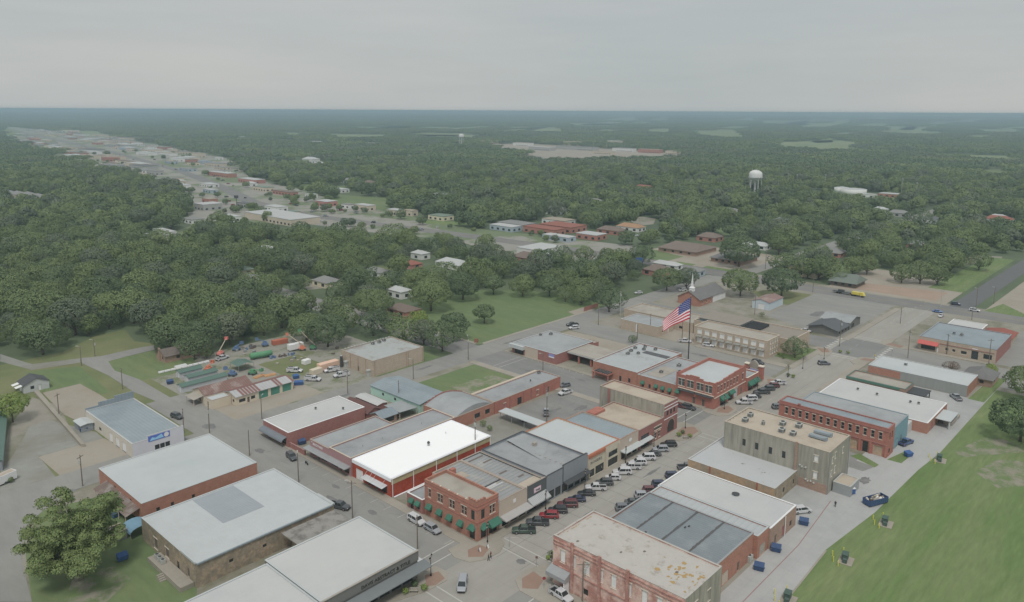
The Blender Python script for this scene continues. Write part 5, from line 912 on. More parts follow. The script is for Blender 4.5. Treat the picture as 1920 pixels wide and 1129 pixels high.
# ================================================================ civic block
b = building('civic_building', 'two-storey tan civic building with a row of white shuttered windows and broken awnings', 294.2, 306.4, 127.6, 161, 7.6, m_tanbrick, m_rf_tan, par=.5, cop=m_tan,
             uw=[('board', 128.8+3.55*k, 131.2+3.55*k, 4.5, 6.5) for k in range(9)]+[('board', 128.8+3.55*k, 131.2+3.55*k, .6, 2.7) for k in range(9)], vw=[('board', 297+2.2*k, 298.2+2.2*k, z, z+1.3) for k in range(4) for z in (1, 3.2, 5.4)])
for k in range(9): awning(b, 'u', 294.2, 128.6+3.55*k, 131.4+3.55*k, 4.0, 1.1, .5, mat('torn_awning', wl(112, 112, 106), var=.2, scale=1), val=.15)
b = building('civic_building_wing', 'long low tan civic wing with an open steel-framed roof hall', 306.5, 325, 122.4, 168, 6.4, m_tanbrick, mat('brown_tan_roof', hz(146, 138, 128), var=.06, scale=.3), par=.4, cop=m_tan, vw=[('dark', 309, 315, .2, 2.6), ('small', 318, 320, 1, 2.6)])
MB().box(308, 322, 147, 166, 6.1, 7.6).build('clerestory', m_rf_blue, b); MB().box(307.4, 322.6, 146.4, 166.6, 7.6, 7.8).build('clerestory_roof', MATS['brown_tan_roof'], b)
mb = MB()
for k in range(8): mb.box(309+1.6*k, 309.25+1.6*k, 138.6, 146.2, 6.1, 7.3)
mb.build('steel_frame', m_dark, b)
b = building('tan_block_building', 'low tan block building with a flat grey roof across the street from the bank hall', 290.4, 304, 177, 197, 4.6, m_tanbrick, m_rf_grey, par=.2, cop=m_rf_white2, uw=[('board', 188, 188.8, 0.1, 4.2, m_wht)], vw=[('small', 294, 295, 1.2, 2.2), ('wdoor', 299, 300, .05, 2.2)])
b = building('tan_block_building', 'long tan building with a wide flat cream roof behind the grey-roofed block', 306.4, 322, 168.4, 206, 4.7, m_tanbrick, m_rf_tan, par=.3, cop=m_rf_cream, uw=row('dark', 6, 172, 204, 1.8, 1, 2.2))
for (u, v) in ((325, 196), (327, 193), (324.6, 190)): pass
b = gable('brick_church', 'brick church with a grey shingled roof and a slender white steeple', 352, 380, 190.2, 203, 3.8, 3.6, 0, m_brick2, m_greyshingle, over=.5, uw=[('wdoor', 196, 197.4, .05, 2.6)], vw=row('sash', 3, 353, 366, .9, 1, 2.6), cat='church')
MB().box(366, 380, 190.05, 190.19, 0, 3.6).build('white_wing', m_wht, b); st = MB().box(354, 356.2, 195.5, 197.7, 6.2, 8.6).build('steeple', m_wht, b); MB().loft([[(353.8, 195.3, 8.6), (356.4, 195.3, 8.6), (356.4, 197.9, 8.6), (353.8, 197.9, 8.6)], [(354.6, 196.1, 9.4), (355.6, 196.1, 9.4), (355.6, 197.1, 9.4), (354.6, 197.1, 9.4)], [(355.05, 196.55, 16.5), (355.15, 196.55, 16.5), (355.15, 196.65, 16.5), (355.05, 196.65, 16.5)]]).build('spire', m_wht, st)
gable('metal_shed', 'pale blue metal shed with a rusty red roof on the dirt lot', 369.4, 386, 160.4, 169.6, 4.2, 1.2, 0, mat('pale_blue_siding', wl(150, 160, 166), var=.05), ribmat('faded_red_roof', hz(144, 118, 112), 0, .8, .06, col2=hz(160, 140, 132), thr=.55), over=.3, uw=[('garage', 163, 166.4, .05, 3)])
b = gable('dark_house', 'low dark grey gabled building on the corner of the main street', 346, 360, 118, 131, 3.0, 1.8, 0, m_greyshade, mat('charcoal_roof', hz(96, 99, 102), var=.06), over=.8, vw=row('dark', 3, 347, 359, 1.6, .8, 2.2)); gable('dark_house', 'white-topped dark hall behind the charcoal-roofed corner building', 361.4, 376, 118, 131, 3.6, 1.6, 1, m_greyshade, m_rf_grey, over=.6, vw=[('dark', 364, 368, .4, 2.4)])
b = gable('log_house', 'dark log building with a green hipped roof beside the highway', 452, 468, 146, 160, 3.2, 3.4, 1, mat('dark_logs', wl(92, 82, 74), var=.1), mat('sage_roof', hz(116, 124, 116), var=.06), over=1.2, uw=row('dark', 3, 147, 159, 1.8, .8, 2.4), hip=.3)
b = gable('church', 'tan stone church with a grey roof and small white cupola', 462, 486, 172, 194, 4.4, 3.6, 0, mat('tan_stone', wl(162, 150, 128), var=.08), m_greyshingle, over=.5, uw=[('sash', 181, 183, 1, 4)], vw=row('sash', 4, 463, 485, 1.2, 1, 3), cat='church'); MB().box(468, 470.4, 181.8, 184.2, 7.6, 9.4).build('cupola', m_wht, b)
gable('house', 'long brown hip-roofed house behind the highway verge', 476, 506, 262, 292, 3.2, 3.4, 1, m_brick3, mat('brown_roof2', hz(126, 112, 104), var=.07), over=.8, hip=.4, uw=row('dark', 4, 264, 290, 2, .9, 2.3)); gable('house', 'grey hip-roofed brick house with a wide concrete apron by the highway', 468, 492, 224, 246, 3.2, 3.6, 1, m_brick3, m_greyshingle, over=1.0, hip=.6, uw=row('dark', 4, 226, 244, 2, .9, 2.3))
b = thing('gateway_arch', 'brick gateway arch with a cream curved sign over the street entrance', 'arch', (269, 112, 0))
for v in (118.4, 124): MB().box(268.2, 269.8, v-.8, v+.8, 0, 5.2).build('pillar', m_brick, b); MB().box(268, 270, v-1, v+1, 5.2, 5.5).build('pillar_cap', m_stone, b)
mb = MB(); n = 10; arc = [(119.4+3.7*i/n, 4.4+1.6*math.sin(math.pi*i/n)) for i in range(n+1)]
for s_ in (268.7, 269.3): mb.face(*[(s_, a, z+1.1) for a, z in arc], *[(s_, a, 4.0) for a, z in arc[::-1]])
for i in range(n): mb.face((268.7, arc[i][0], arc[i][1]+1.1), (268.7, arc[i+1][0], arc[i+1][1]+1.1), (269.3, arc[i+1][0], arc[i+1][1]+1.1), (269.3, arc[i][0], arc[i][1]+1.1))
mb.build('arched_sign', m_rf_tan, b); MB().box(268.9, 269.1, 119.4, 123.1, 2.5, 3.6).build('banner', mat('violet_banner', lin(150, 145, 190, 1.6), var=.1), b)
# ================================================================ flagpole and flag
fp = thing('flagpole', 'tall dark flagpole standing behind the bank hall', 'flagpole', (271.4, 150.6, 0)); MB().tube([(0, 0, 0), (0, 0, 13), (0, 0, 26.6)], [.26, .2, .12], 10).build('pole', m_dark, fp, True); MB().tube([(0, 0, 26.6), (0, 0, 26.8), (0, 0, 27), (0, 0, 27.1)], [.1, .22, .2, .05], 10).build('finial', m_steel, fp, True)
fl = thing('flag', 'large red, white and blue striped flag hanging from the tall flagpole', 'flag', (271.4, 150.6, 26.2))
m_fr = mat('flag_red', lin(172, 50, 66, 1.5), var=.04); m_fw = mat('flag_white', lin(200, 190, 192, 1.6), var=.03); m_fb = mat('flag_blue', lin(58, 70, 122, 1.4), var=.04)
hdir = Vector((-.675, .737, 0)); hd2 = Vector((.737, .675, 0)); FW, FH = 11.6, 9.0
def fpt(s, t, off=0):
    """s along the fly, t down the hoist; the fly sags"""
    x = FW*s*(1-.06*s); z = -FH*t-(s**1.15)*(10*(1-t)+5.2*t); w2 = .55*math.sin(s*9+t*2.2)*s**.6
    return hdir*x+hd2*(w2-off)+Vector((-.0, 0, z))
for k in range(13):
    mb = MB(); t0, t1 = k/13, (k+1)/13
    for i in range(28):
        s0, s1 = i/28, (i+1)/28
        if k < 7 and s1 <= .43: continue
        mb.face(fpt(s0, t0), fpt(s1, t0), fpt(s1, t1), fpt(s0, t1))
    mb.build('stripe', m_fr if k % 2 == 0 else m_fw, fl, True, True)
mb = MB()
for i in range(12):
    for j in range(7): s0, s1 = .43*i/12, .43*(i+1)/12; mb.face(fpt(s0, j/13), fpt(s1, j/13), fpt(s1, (j+1)/13), fpt(s0, (j+1)/13))
cn = mb.build('canton', m_fb, fl, True, True); mb = MB()
for r_i in range(9):
    for c_i in range(6 if r_i % 2 == 0 else 5):
        s = .43*((c_i*2+1+(r_i % 2))/12); t = (7/13)*(r_i+1)/10
        for sg in (.05, -.05):
            ring = []
            for q in range(10): rr = .15 if q % 2 == 0 else .06; a = math.pi/2+math.pi*q/5; ring.append(fpt(s+rr*math.cos(a)/FW*1.3, t-rr*math.sin(a)/FH*1.1, sg))
            mb.face(*ring)
o_ = mb.build('stars', m_fw, cn, True); o_['kind'] = 'stuff'
# ================================================================ vehicles
CC = {'white': (188, 188, 190), 'silver': (150, 153, 158), 'grey': (104, 107, 112), 'black': (56, 58, 61), 'charcoal': (74, 77, 80), 'dark green': (66, 82, 74), 'red': (138, 50, 58), 'maroon': (98, 56, 60), 'blue': (70, 88, 128), 'navy': (54, 60, 82), 'brown': (110, 88, 84), 'tan': (150, 142, 128), 'yellow': (206, 190, 84), 'sky blue': (86, 112, 160)}
def paint(c):
    n = 'car_paint_'+c.replace(' ', '_')
    if n in MATS: return MATS[n]
    M = mat(n, lin(*CC[c], 1.15), rough=.35, var=0, spec=.5); M.node_tree.nodes['Principled BSDF'].inputs['Coat Weight'].default_value = .4; return M
m_tyre = mat('tyre', (.025, .025, .027), rough=.9, var=0); m_rim = mat('rim', (.35, .36, .37), rough=.35, var=0, metal=.6)
m_lampw = mat('headlamp_glass', (.6, .62, .62), rough=.2, var=0); m_lampr = mat('tail_lamp', (.35, .03, .03), rough=.3, var=0); m_trim = mat('black_trim', (.03, .03, .032), rough=.7, var=0)
SPEC = {  # L, W, belt z, roof z, hood z, cabin base x0 x1, top x0 x1, wheel r
    'sedan': (4.7, 1.82, .92, 1.44, .86, -1.75, 1.05, -1.15, .25, .33), 'suv': (4.85, 1.94, 1.08, 1.76, 1.02, -2.25, 1.15, -1.95, .5, .38), 'hatch': (4.3, 1.8, .98, 1.55, .92, -1.95, 1.15, -1.55, .4, .33),
    'pickup': (5.7, 1.98, 1.12, 1.84, 1.1, -.95, 1.35, -.8, .7, .40), 'van': (5.2, 1.98, 1.12, 1.78, .98, -2.45, 1.7, -2.2, .8, .36), 'big_suv': (5.3, 2.02, 1.16, 1.9, 1.1, -2.5, 1.2, -2.25, .6, .41), 'service': (6.0, 2.1, 1.15, 1.95, 1.12, -.2, 1.7, -.1, 1.1, .42)}
VC = {}
def ringx(x, w2, z0, z1): return [(x, -w2*.9, z0), (x, w2*.9, z0), (x, w2, z0+.14), (x, w2*.985, z1-.13), (x, w2*.88, z1), (x, -w2*.88, z1), (x, -w2*.985, z1-.13), (x, -w2, z0+.14)]
def car_parts(kind, col):
    k = (kind, col)
    if k in VC: return VC[k]
    Ln, W, zb, zr, zh, cx0, cx1, tx0, tx1, wr = SPEC[kind]; h2 = Ln/2; w2 = W/2; P_ = paint(col); z0 = wr*.72; parts = []
    b = MB(); rear = cx0-.02 if kind in ('pickup', 'service') else -h2
    st = [(rear, w2*(.96 if rear == -h2 else 1), z0+(.12 if rear == -h2 else 0), zb-(.06 if rear == -h2 else 0))]
    if rear == -h2: st += [(-h2+.25, w2, z0, zb)]
    st += [(cx1-.1, w2, z0, zb), (cx1+.12, w2*.99, z0, zh+.02), (h2-.5, w2*.96, z0, zh-.06), (h2-.12, w2*.9, z0+.05, zh-.16), (h2, w2*.82, z0+.14, zh-.3)]
    b.loft([ringx(*s) for s in st]); parts.append(('body', b.mesh('body', P_), (0, 0, 0), None))
    if kind == 'pickup':
        d = MB(); d.box(-h2+.02, cx0-.04, -w2+.12, w2-.12, z0+.05, .78).box(-h2+.02, cx0-.04, -w2, -w2+.11, z0, zb-.02).box(-h2+.02, cx0-.04, w2-.11, w2, z0, zb-.02).box(-h2, -h2+.09, -w2+.112, w2-.112, z0+.05, zb-.03)
        parts.append(('truck_bed', d.mesh('truck_bed', P_), (0, 0, 0), None)); parts.append(('bed_liner', MB().box(-h2+.1, cx0-.06, -w2+.125, w2-.125, .785, .80).mesh('bed_liner', m_trim), (0, 0, 0), 1))
    if kind == 'service':
        d = MB().box(-h2, cx0-.1, -w2, -w2+.5, z0+.1, 1.75).box(-h2, cx0-.1, w2-.5, w2, z0+.1, 1.75).box(-h2+.05, cx0-.1, -w2+.51, w2-.51, z0+.1, 1.0).box(cx0-.5, cx0-.1, -w2+.51, w2-.51, 1.0, 2.0)
        parts.append(('utility_body', d.mesh('utility_body', P_), (0, 0, 0), None))
        parts.append(('ladder_rack', MB().box(-h2+.2, cx0-.3, -w2+.1, -w2+.2, 1.76, 1.95).box(-h2+.2, cx0-.3, w2-.2, w2-.1, 1.76, 1.95).mesh('ladder_rack', m_trim), (0, 0, 0), None))
    g = MB(); wt, wbm = w2*.80, w2*.93
    g.loft([[(cx0, -wbm, zb-.03), (cx1, -wbm, zb-.03), (cx1, wbm, zb-.03), (cx0, wbm, zb-.03)], [(tx0, -wt, zr-.06), (tx1, -wt, zr-.06), (tx1, wt, zr-.06), (tx0, wt, zr-.06)]]); parts.append(('window', g.mesh('window', m_glass), (0, 0, 0), None))
    r = MB(); r.loft([[(tx0-.04, -wt-.02, zr-.08), (tx1+.04, -wt-.02, zr-.08), (tx1+.04, wt+.02, zr-.08), (tx0-.04, wt+.02, zr-.08)], [(tx0+.08, -wt+.1, zr), (tx1-.1, -wt+.1, zr), (tx1-.1, wt-.1, zr), (tx0+.08, wt-.1, zr)]])
    def pil(xa, xb, wd=.1):
        for s in (-1, 1): r.loft([[(xa-wd/2, s*(wbm+.015), zb-.02), (xa+wd/2, s*(wbm+.015), zb-.02), (xa+wd/2, s*(wbm-.07), zb-.02), (xa-wd/2, s*(wbm-.07), zb-.02)], [(xb-wd/2, s*(wt+.015), zr-.06), (xb+wd/2, s*(wt+.015), zr-.06), (xb+wd/2, s*(wt-.07), zr-.06), (xb-wd/2, s*(wt-.07), zr-.06)]])
    pil(cx0+.08, tx0+.05, .26 if kind in ('suv', 'hatch', 'van', 'big_suv') else .14); pil(cx1-.03, tx1); m_ = (cx0+cx1)/2; pil(m_-.1, (tx0+tx1)/2-.05)
    if kind in ('suv', 'van', 'big_suv'): pil(cx0+(cx1-cx0)*.27, tx0+(tx1-tx0)*.27)
    parts.append(('cabin_frame', r.mesh('cabin_frame', P_), (0, 0, 0), None))
    wy = w2-.1; wm = MB().tube([(0, -.13, 0), (0, .13, 0)], wr, 14).mesh('wheel', m_tyre); rm = MB().tube([(0, -.14, 0), (0, .14, 0)], wr*.58, 10).mesh('rim', m_rim)
    for x in (-h2*.60, h2*.63):
        for s in (-1, 1): parts.append(('wheel', wm, (x, s*wy, wr), None)); parts.append(('rim', rm, (0, 0, 0), len(parts)-1))
    hl = MB().box(-.08, .03, -.18, .18, -.07, .07).mesh('headlight', m_lampw); tl = MB().box(-.02, .06, -.09, .09, -.16, .16).mesh('tail_light', m_lampr)
    for s in (-1, 1): parts.append(('headlight', hl, (h2-.03, s*w2*.62, zh-.33), None)); parts.append(('tail_light', tl, (-h2-.01, s*w2*.84, zb-.28), None))
    parts.append(('bumper', MB().box(h2-.1, h2+.05, -w2*.78, w2*.78, z0+.05, z0+.25).mesh('bumper', m_trim), (0, 0, 0), None)); parts.append(('bumper', MB().box(-h2-.06, -h2+.06, -w2*.85, w2*.85, z0+.05, z0+.25).mesh('bumper', m_trim), (0, 0, 0), None))
    parts.append(('side_mirror', MB().box(cx1-.35, cx1-.2, -w2-.14, -w2+.02, zb-.02, zb+.13).box(cx1-.35, cx1-.2, w2-.02, w2+.14, zb-.02, zb+.13).mesh('side_mirror', P_), (0, 0, 0), None))
    VC[k] = parts; return parts
NM = {'sedan': ('parked_car', 'car'), 'hatch': ('parked_car', 'car'), 'suv': ('parked_suv', 'car'), 'big_suv': ('parked_suv', 'car'), 'pickup': ('pickup_truck', 'pickup truck'), 'van': ('minivan', 'van'), 'service': ('service_truck', 'truck')}
def car(kind, col, u, v, deg, label, z=.06, group=None, small=False):
    n, c = NM[kind]; t = thing(n, label, c, (u, v, z), R_(deg), group); made = []
    for (nm, me, loc, par) in car_parts(kind, col):
        if small and nm in ('rim', 'headlight', 'tail_light', 'bumper', 'side_mirror', 'ladder_rack', 'bed_liner'): made.append(None); continue
        made.append(put(nm, me, t if par is None else made[par], loc))
    return t
# angled row along the left kerb of the main street (noses to the kerb)
rowL = [('pickup', 'dark green', 'dark green pickup, first in the kerb row by the corner plaza'), ('pickup', 'charcoal', 'charcoal crew-cab pickup next to the dark green pickup'), ('suv', 'red', 'bright red SUV parked in front of the black panelled store'), ('suv', 'black', 'black SUV next to the red SUV'), ('big_suv', 'maroon', 'dark maroon SUV beside a navy sedan on the main street'),
        ('sedan', 'navy', 'navy blue sedan between maroon SUV and black sedan'), ('sedan', 'black', 'black sedan before the white pickup on the main street'), ('pickup', 'white', 'white single-cab pickup in the main street row'), ('suv', 'charcoal', 'dark crossover between two white vehicles on the main street'), ('hatch', 'white', 'white hatchback parked in front of the pale stone store'), ('big_suv', 'white', 'large white SUV beside the white hatchback'),
        ('pickup', 'white', 'white pickup with a dark bed next to the large white SUV'), ('suv', 'white', 'white SUV in front of the tan store with the oval sign'), ('big_suv', 'white', 'white full-size SUV next to a dark sedan near the planter'), ('sedan', 'charcoal', 'dark grey sedan squeezed between white and silver SUVs'), ('suv', 'silver', 'silver crossover near the end of the main street row'), ('suv', 'black', 'black SUV at the end of the row beside the planted kerb extension')]
uL = [128.1, 133.1, 137.5, 141, 144.9, 148.7, 153, 157, 160.9, 164.9, 169.4, 173.7, 177.5, 181.7, 185.3, 189.4, 194]
for (k, c, l_), u in zip(rowL, uL): car(k, c, u, 113.0, 133+rnd.uniform(-3, 3), l_)
rowB = [('pickup', 'white', 'white four-door pickup at the corner of the stepped-parapet building'), ('big_suv', 'white', 'white SUV beside the white four-door pickup'), ('sedan', 'black', 'black car beside the white SUV of the second block'), ('hatch', 'black', 'black low motorcycle-sized car behind the second block cars'), ('pickup', 'charcoal', 'charcoal pickup in front of the green awnings of the second block'), ('suv', 'charcoal', 'dark SUV beside the charcoal pickup of the second block'), ('suv', 'maroon', 'maroon SUV beside the last white pickup'), ('pickup', 'white', 'white pickup with a dark bed at the end of the second block')]
rowB.pop(3)
for (k, c, l_), (u, v) in zip(rowB, [(241.9, 112), (246.2, 112), (249.8, 112), (255.4, 111.8), (260.2, 111.6), (264.2, 111.6), (268.6, 111.4)]): car(k, c, u, v, 135+rnd.uniform(-3, 3), l_)
rowR = [('suv', 'grey', 'grey SUV behind the metal-roofed hall'), ('sedan', 'charcoal', 'dark sedan behind the metal-roofed hall'), ('suv', 'silver', 'silver-grey SUV near the ribbed white roof'), ('suv', 'maroon', 'maroon car behind the ribbed white roof'), ('suv', 'navy', 'navy car beside the maroon one across the street'), ('suv', 'navy', 'dark blue SUV behind the plain white roof'), ('pickup', 'grey', 'grey pickup near the yellow stone building')]
for (k, c, l_), u in zip(rowR, [153.4, 157.6, 162.1, 165.9, 170.4, 177.3, 184.6]): car(k, c, u, 101.2, -45, l_)
for (u, k, c, l_) in ((246, 'suv', 'grey', 'grey SUV parked opposite the green awnings'), (251, 'sedan', 'maroon', 'maroon sedan opposite the stepped-parapet building')): car(k, c, u, 101.2, -45, l_)
car('big_suv', 'white', *G(781, 980), -92, 'white SUV parked along the side of the orange brick corner building'); car('suv', 'silver', *G(811, 996), -92, 'silver SUV parked behind the white SUV by the corner building')
car('van', 'silver', *G(867, 1100), -140, 'silver minivan turning at the street corner'); car('pickup', 'white', *G(1052, 1121), -95, 'white pickup parked beside the peeling red building')
car('suv', 'charcoal', *G(547, 860), -100, 'dark SUV parked in front of the plum lettered store'); car('pickup', 'charcoal', *G(637, 953), -70, 'dark pickup parked at the end of the weathered lean-to'); car('suv', 'white', 101.9, 133.6, -90, 'white SUV beside the big white-roofed store'); car('hatch', 'white', 101.9, 120.8, -90, 'white car peeking over the edge of the big white roof'); car('sedan', 'navy', 101.9, 126.4, -90, 'dark blue car hidden behind the big white roof')
car('van', 'white', *G(1502, 961), -35, 'white minivan parked at the brick row building in the alley'); car('pickup', 'blue', *G(1699, 833), -15, 'blue pickup parked behind the teal-walled building'); car('pickup', 'silver', *G(1792, 748), 40, 'silver pickup with a dark bed beside the grey block wall')
car('pickup', 'white', *G(1060, 739), 170, 'white crew-cab pickup parked by the long low brick building'); car('pickup', 'silver', *G(1024, 776), 40, 'silver pickup in the middle of the parking lot'); car('hatch', 'grey', *G(1059, 725), 160, 'grey car behind the white crew-cab pickup'); car('hatch', 'charcoal', *G(982, 788), 60, 'dark car under the white carport')
car('sedan', 'maroon', *G(1276, 764), -85, 'maroon car on the side street by the stepped-parapet building'); car('suv', 'charcoal', *G(1291, 767), -85, 'dark grey SUV beside the maroon car on the side street'); car('pickup', 'black', *G(1073, 611), 150, 'black pickup beside the park'); car('suv', 'white', *G(1076, 617), 150, 'white car next to the black pickup by the park')
car('suv', 'grey', *G(1545, 684), -45, 'grey SUV parked by the small lawn on the main street'); car('suv', 'charcoal', *G(1421, 682), -95, 'dark SUV parked behind the gateway arch'); car('pickup', 'white', *G(1284, 642), -65, 'white pickup in front of the tan civic building'); car('suv', 'white', *G(1328, 650), -70, 'white SUV parked by the civic building door'); car('sedan', 'white', *G(1511, 622), -95, 'white car behind the civic wing')
car('sedan', 'sky blue', *G(1758, 586), -80, 'sky blue sedan crossing the highway junction', small=True); car('suv', 'navy', *G(1792, 572), -80, 'dark car at the corner of the black road', small=True); car('sedan', 'white', *G(1764, 594), -178, 'white sedan waiting on the wide concrete approach', small=True); car('suv', 'white', *G(1827, 584), -85, 'white SUV at the highway junction', small=True)
car('hatch', 'white', *G(1197, 551), 150, 'white car under the trees by the park', small=True); car('suv', 'white', *G(1279, 546), 160, 'white SUV parked on the street by the church', small=True); car('sedan', 'white', *G(1195, 443), 10, 'white car by the tan-roofed house', small=True); car('pickup', 'white', *G(417, 674), 12, 'white pickup with a black bed in the equipment yard'); car('suv', 'charcoal', *G(332, 784), -80, 'dark SUV beside the white-fronted metal shop')
for (q, d, l_) in (((553, 698), -50, 'white service truck near the green tank'), ((587, 714), -55, 'white service truck nearest the street in the yard'), ((622, 697), 160, 'white service truck backed against the salmon container'), ((640, 706), 165, 'white service truck parked nose out beside the container')): car('service', 'white', *G(*q), d, l_)
for (u, v, lab) in ((1008, 0, ''),): pass
# yellow lorry with trailer on the highway
t = thing('dump_truck', 'yellow dump truck towing a flat trailer on the highway', 'truck', (*G(1602, 555), .07), R_(-95))
MB().box(-1.2, 3.2, -1.2, 1.2, 1.0, 2.5).build('dump_bed', paint('yellow'), t, True); MB().loft([[(3.4, -1.1, .9), (5.6, -1.1, .9), (5.6, 1.1, .9), (3.4, 1.1, .9)], [(3.4, -1, 2.7), (4.7, -1, 2.7), (4.7, 1, 2.7), (3.4, 1, 2.7)]]).build('cab', paint('yellow'), t, True); MB().box(-12, -2, -1.2, 1.2, .9, 1.15).build('trailer_deck', m_dark, t, True); MB().box(-2.2, 3.2, -.5, .5, .6, .95).build('chassis', m_dark, t, True); MB().box(-9, -6, -.8, .8, 1.15, 2.2).build('load', m_dark, t, True)
for x in (4.6, .4, -.8, -8, -9.2): 
    for y in (-1.05, 1.05): MB().tube([(x, y-.2, .5), (x, y+.2, .5)], .5, 12).build('wheel', m_tyre, t, True)
# motorbike, bins, containers
def dumpster(lab, px, py, deg, m_, l_=2.2):
    t = thing('dumpster', lab, 'dumpster', (*G(px, py), .05), R_(deg)); MB().loft([[(-l_/2+.1, -.6, .12), (l_/2-.1, -.6, .12), (l_/2-.1, .6, .12), (-l_/2+.1, .6, .12)], [(-l_/2, -.85, 1.2), (l_/2, -.85, 1.2), (l_/2, .75, 1.5), (-l_/2, .75, 1.5)]]).build('bin', m_, t, True)
    for s in (-1, 1): 
        mb = MB(); x0, x1 = (-l_/2, -.03) if s < 0 else (.03, l_/2); mb.face((x0, -.9, 1.22), (x1, -.9, 1.22), (x1, .8, 1.54), (x0, .8, 1.54)).face((x0, -.9, 1.26), (x1, -.9, 1.26), (x1, .8, 1.58), (x0, .8, 1.58)); mb.build('lid', m_, t, True)
    MB().box(-l_/2-.1, -l_/2, -.3, .3, .6, .8).box(l_/2, l_/2+.1, -.3, .3, .6, .8).build('lift_pocket', m_, t, True)
m_dump = mat('dumpster_blue', lin(64, 82, 114, 1.2), var=.12, scale=1.5); m_dump2 = mat('dumpster_bright_blue', lin(66, 94, 140, 1.2), var=.1, scale=1.5)
for (a, px, py, d, m_) in (('blue dumpster in the alley by the wooden stair landing', 1455, 1034, -72, m_dump), ('blue dumpster on the yellow-lined alley bay', 1507, 984, -72, m_dump), ('blue dumpster at the bottom end of the alley', 1423, 1069, -72, m_dump), ('bright blue dumpster behind the long-windowed brick building', 1703, 856, -30, m_dump2), ('blue dumpster on the gravel by the metal shop', 157, 809, -10, m_dump), ('blue dumpster under the sycamore tree', 230, 1050, -5, m_dump2), ('blue dumpster between the plum store and the red shop', 566, 833, -10, m_dump), ('blue bin beside the tin porch', 218, 969, 10, m_dump2), ('blue dumpster by the portable sheds', 319, 720, -10, m_dump), ('blue dumpster next to the green garage doors', 555, 710, -15, m_dump2), ('long blue dumpster in the weeds beside the cream garage', 560, 722, -35, m_dump2)): dumpster(a, px, py, d, m_, 3.4 if 'long blue' in a else 2.2)
t = thing('recycling_bin', 'blue bin with a white lid against the cooler box', 'bin', (*G(1594, 925), .05), R_(-40)); MB().box(-1, 1, -.8, .8, .1, 1.5).build('bin', m_dump2, t, True); MB().box(-1.05, 1.05, -.85, .85, 1.5, 1.7).build('lid', m_wht, t, True)
t = thing('purple_bin', 'purple cover over equipment behind the cooler box', 'cover', (*G(1589, 905), .05), R_(-30)); MB().box(-1.3, 1.3, -.6, .6, .05, 1.5).build('cover', mat('purple_cover', lin(74, 64, 120, 1.2), var=.1), t, True); MB().box(1.4, 2.4, -.5, .5, 0, 1.2).build('barrel_rack', m_trim, t, True)
t = thing('roll_off_container', 'open blue roll-off container heaped with rubble at the alley edge', 'container', (*G(1641, 944), .05), R_(-24))
MB().box(-3.2, 3.2, -1.2, 1.2, .25, .4).box(-3.2, 3.2, -1.25, -1.15, .3, 1.75).box(-3.2, 3.2, 1.15, 1.25, .3, 1.75).box(-3.25, -3.15, -1.14, 1.14, .3, 1.75).box(3.15, 3.25, -1.14, 1.14, .3, 1.75).build('tub', m_dump, t, True)
for k in range(9):
    for y0 in (-1.33, 1.25): MB().box(-3+.72*k, -2.85+.72*k, y0, y0+.08, .3, 1.7).build('side_rib', m_dump, t, True)
q = random.Random(3)
for k in range(26):
    x, y, s = q.uniform(-2.7, 2.7), q.uniform(-.85, .85), q.uniform(.15, .42); MB().box(x-s, x+s, y-s*.6, y+s*.6, .9, 1.35+q.uniform(0, .5)).build('rubble', [m_rf_tan, m_wht, m_brownroof, m_stone][k % 4], t, True)
for x in (-2.6, 2.6): MB().tube([(x, -1.1, .18), (x, 1.1, .18)], .18, 8).build('roller', m_dark, t, True)
t = thing('motorcycle', 'dark motorcycle parked in front of the plum lettered store', 'motorcycle', (*G(575, 871), .06), R_(-100))
for x in (-.7, .7): MB().tube([(x, -.07, .32), (x, .07, .32)], .32, 14).build('wheel', m_tyre, t, True)
MB().loft([[(-.5, -.12, .45), (.45, -.12, .45), (.45, .12, .45), (-.5, .12, .45)], [(-.75, -.14, .78), (.3, -.12, .85), (.3, .12, .85), (-.75, .14, .78)]]).build('frame_and_seat', m_trim, t, True); MB().box(-.05, .4, -.15, .15, .8, 1.0).build('fuel_tank', paint('charcoal'), t, True); MB().tube([(.45, -.4, 1.1), (.5, 0, 1.05), (.45, .4, 1.1)], .025, 5).build('handlebar', m_steel, t, True); MB().tube([(.7, 0, .32), (.5, 0, 1.05)], .04, 5).build('fork', m_steel, t, True)
# transformers on the lawn with yellow bollards
m_cab = mat('cabinet_green', lin(76, 92, 86, 1.2), var=.08); m_yel = mat('yellow_paint_post', lin(196, 190, 74, 1.3), var=.05)
for k, (px, py, lab) in enumerate(((1661, 983, 'green transformer pair on a tan pad beside the rubble container'), (1586, 1052, 'single green transformer on a concrete pad in the big lawn'), (1763, 864, 'small transformer on a pad at the lawn edge near the blue pickup'), (1478, 1126, 'green transformer at the lower end of the lawn'))):
    u, v = G(px, py); t = thing('transformer', lab, 'transformer', (u, v, .03), R_(8)); MB().box(-1.9, 1.9, -1.5, 1.5, 0, .14).build('pad', m_tanlot, t, True); MB().box(-.4, 1.4, -.3, .9, .14, 1.5).box(-.5, 1.5, -.4, 1.0, 1.5, 1.58).build('cabinet', m_cab, t, True); MB().box(-1.5, -.7, -.4, .5, .14, 1.0).build('switch_box', m_cab, t, True)
    for (a, c) in ((-3.2, .6), (-2.2, 2.0), (0, 3), (3.0, 1.6)):
        o = thing('bollard', 'yellow bollard guarding a green transformer', 'bollard', (u+a, v+c, .03), 0, 'yellow bollards round the transformers'); MB().tube([(0, 0, 0), (0, 0, 1.25), (0, 0, 1.32)], [.1, .1, .05], 8).build('post', m_yel, o, True)
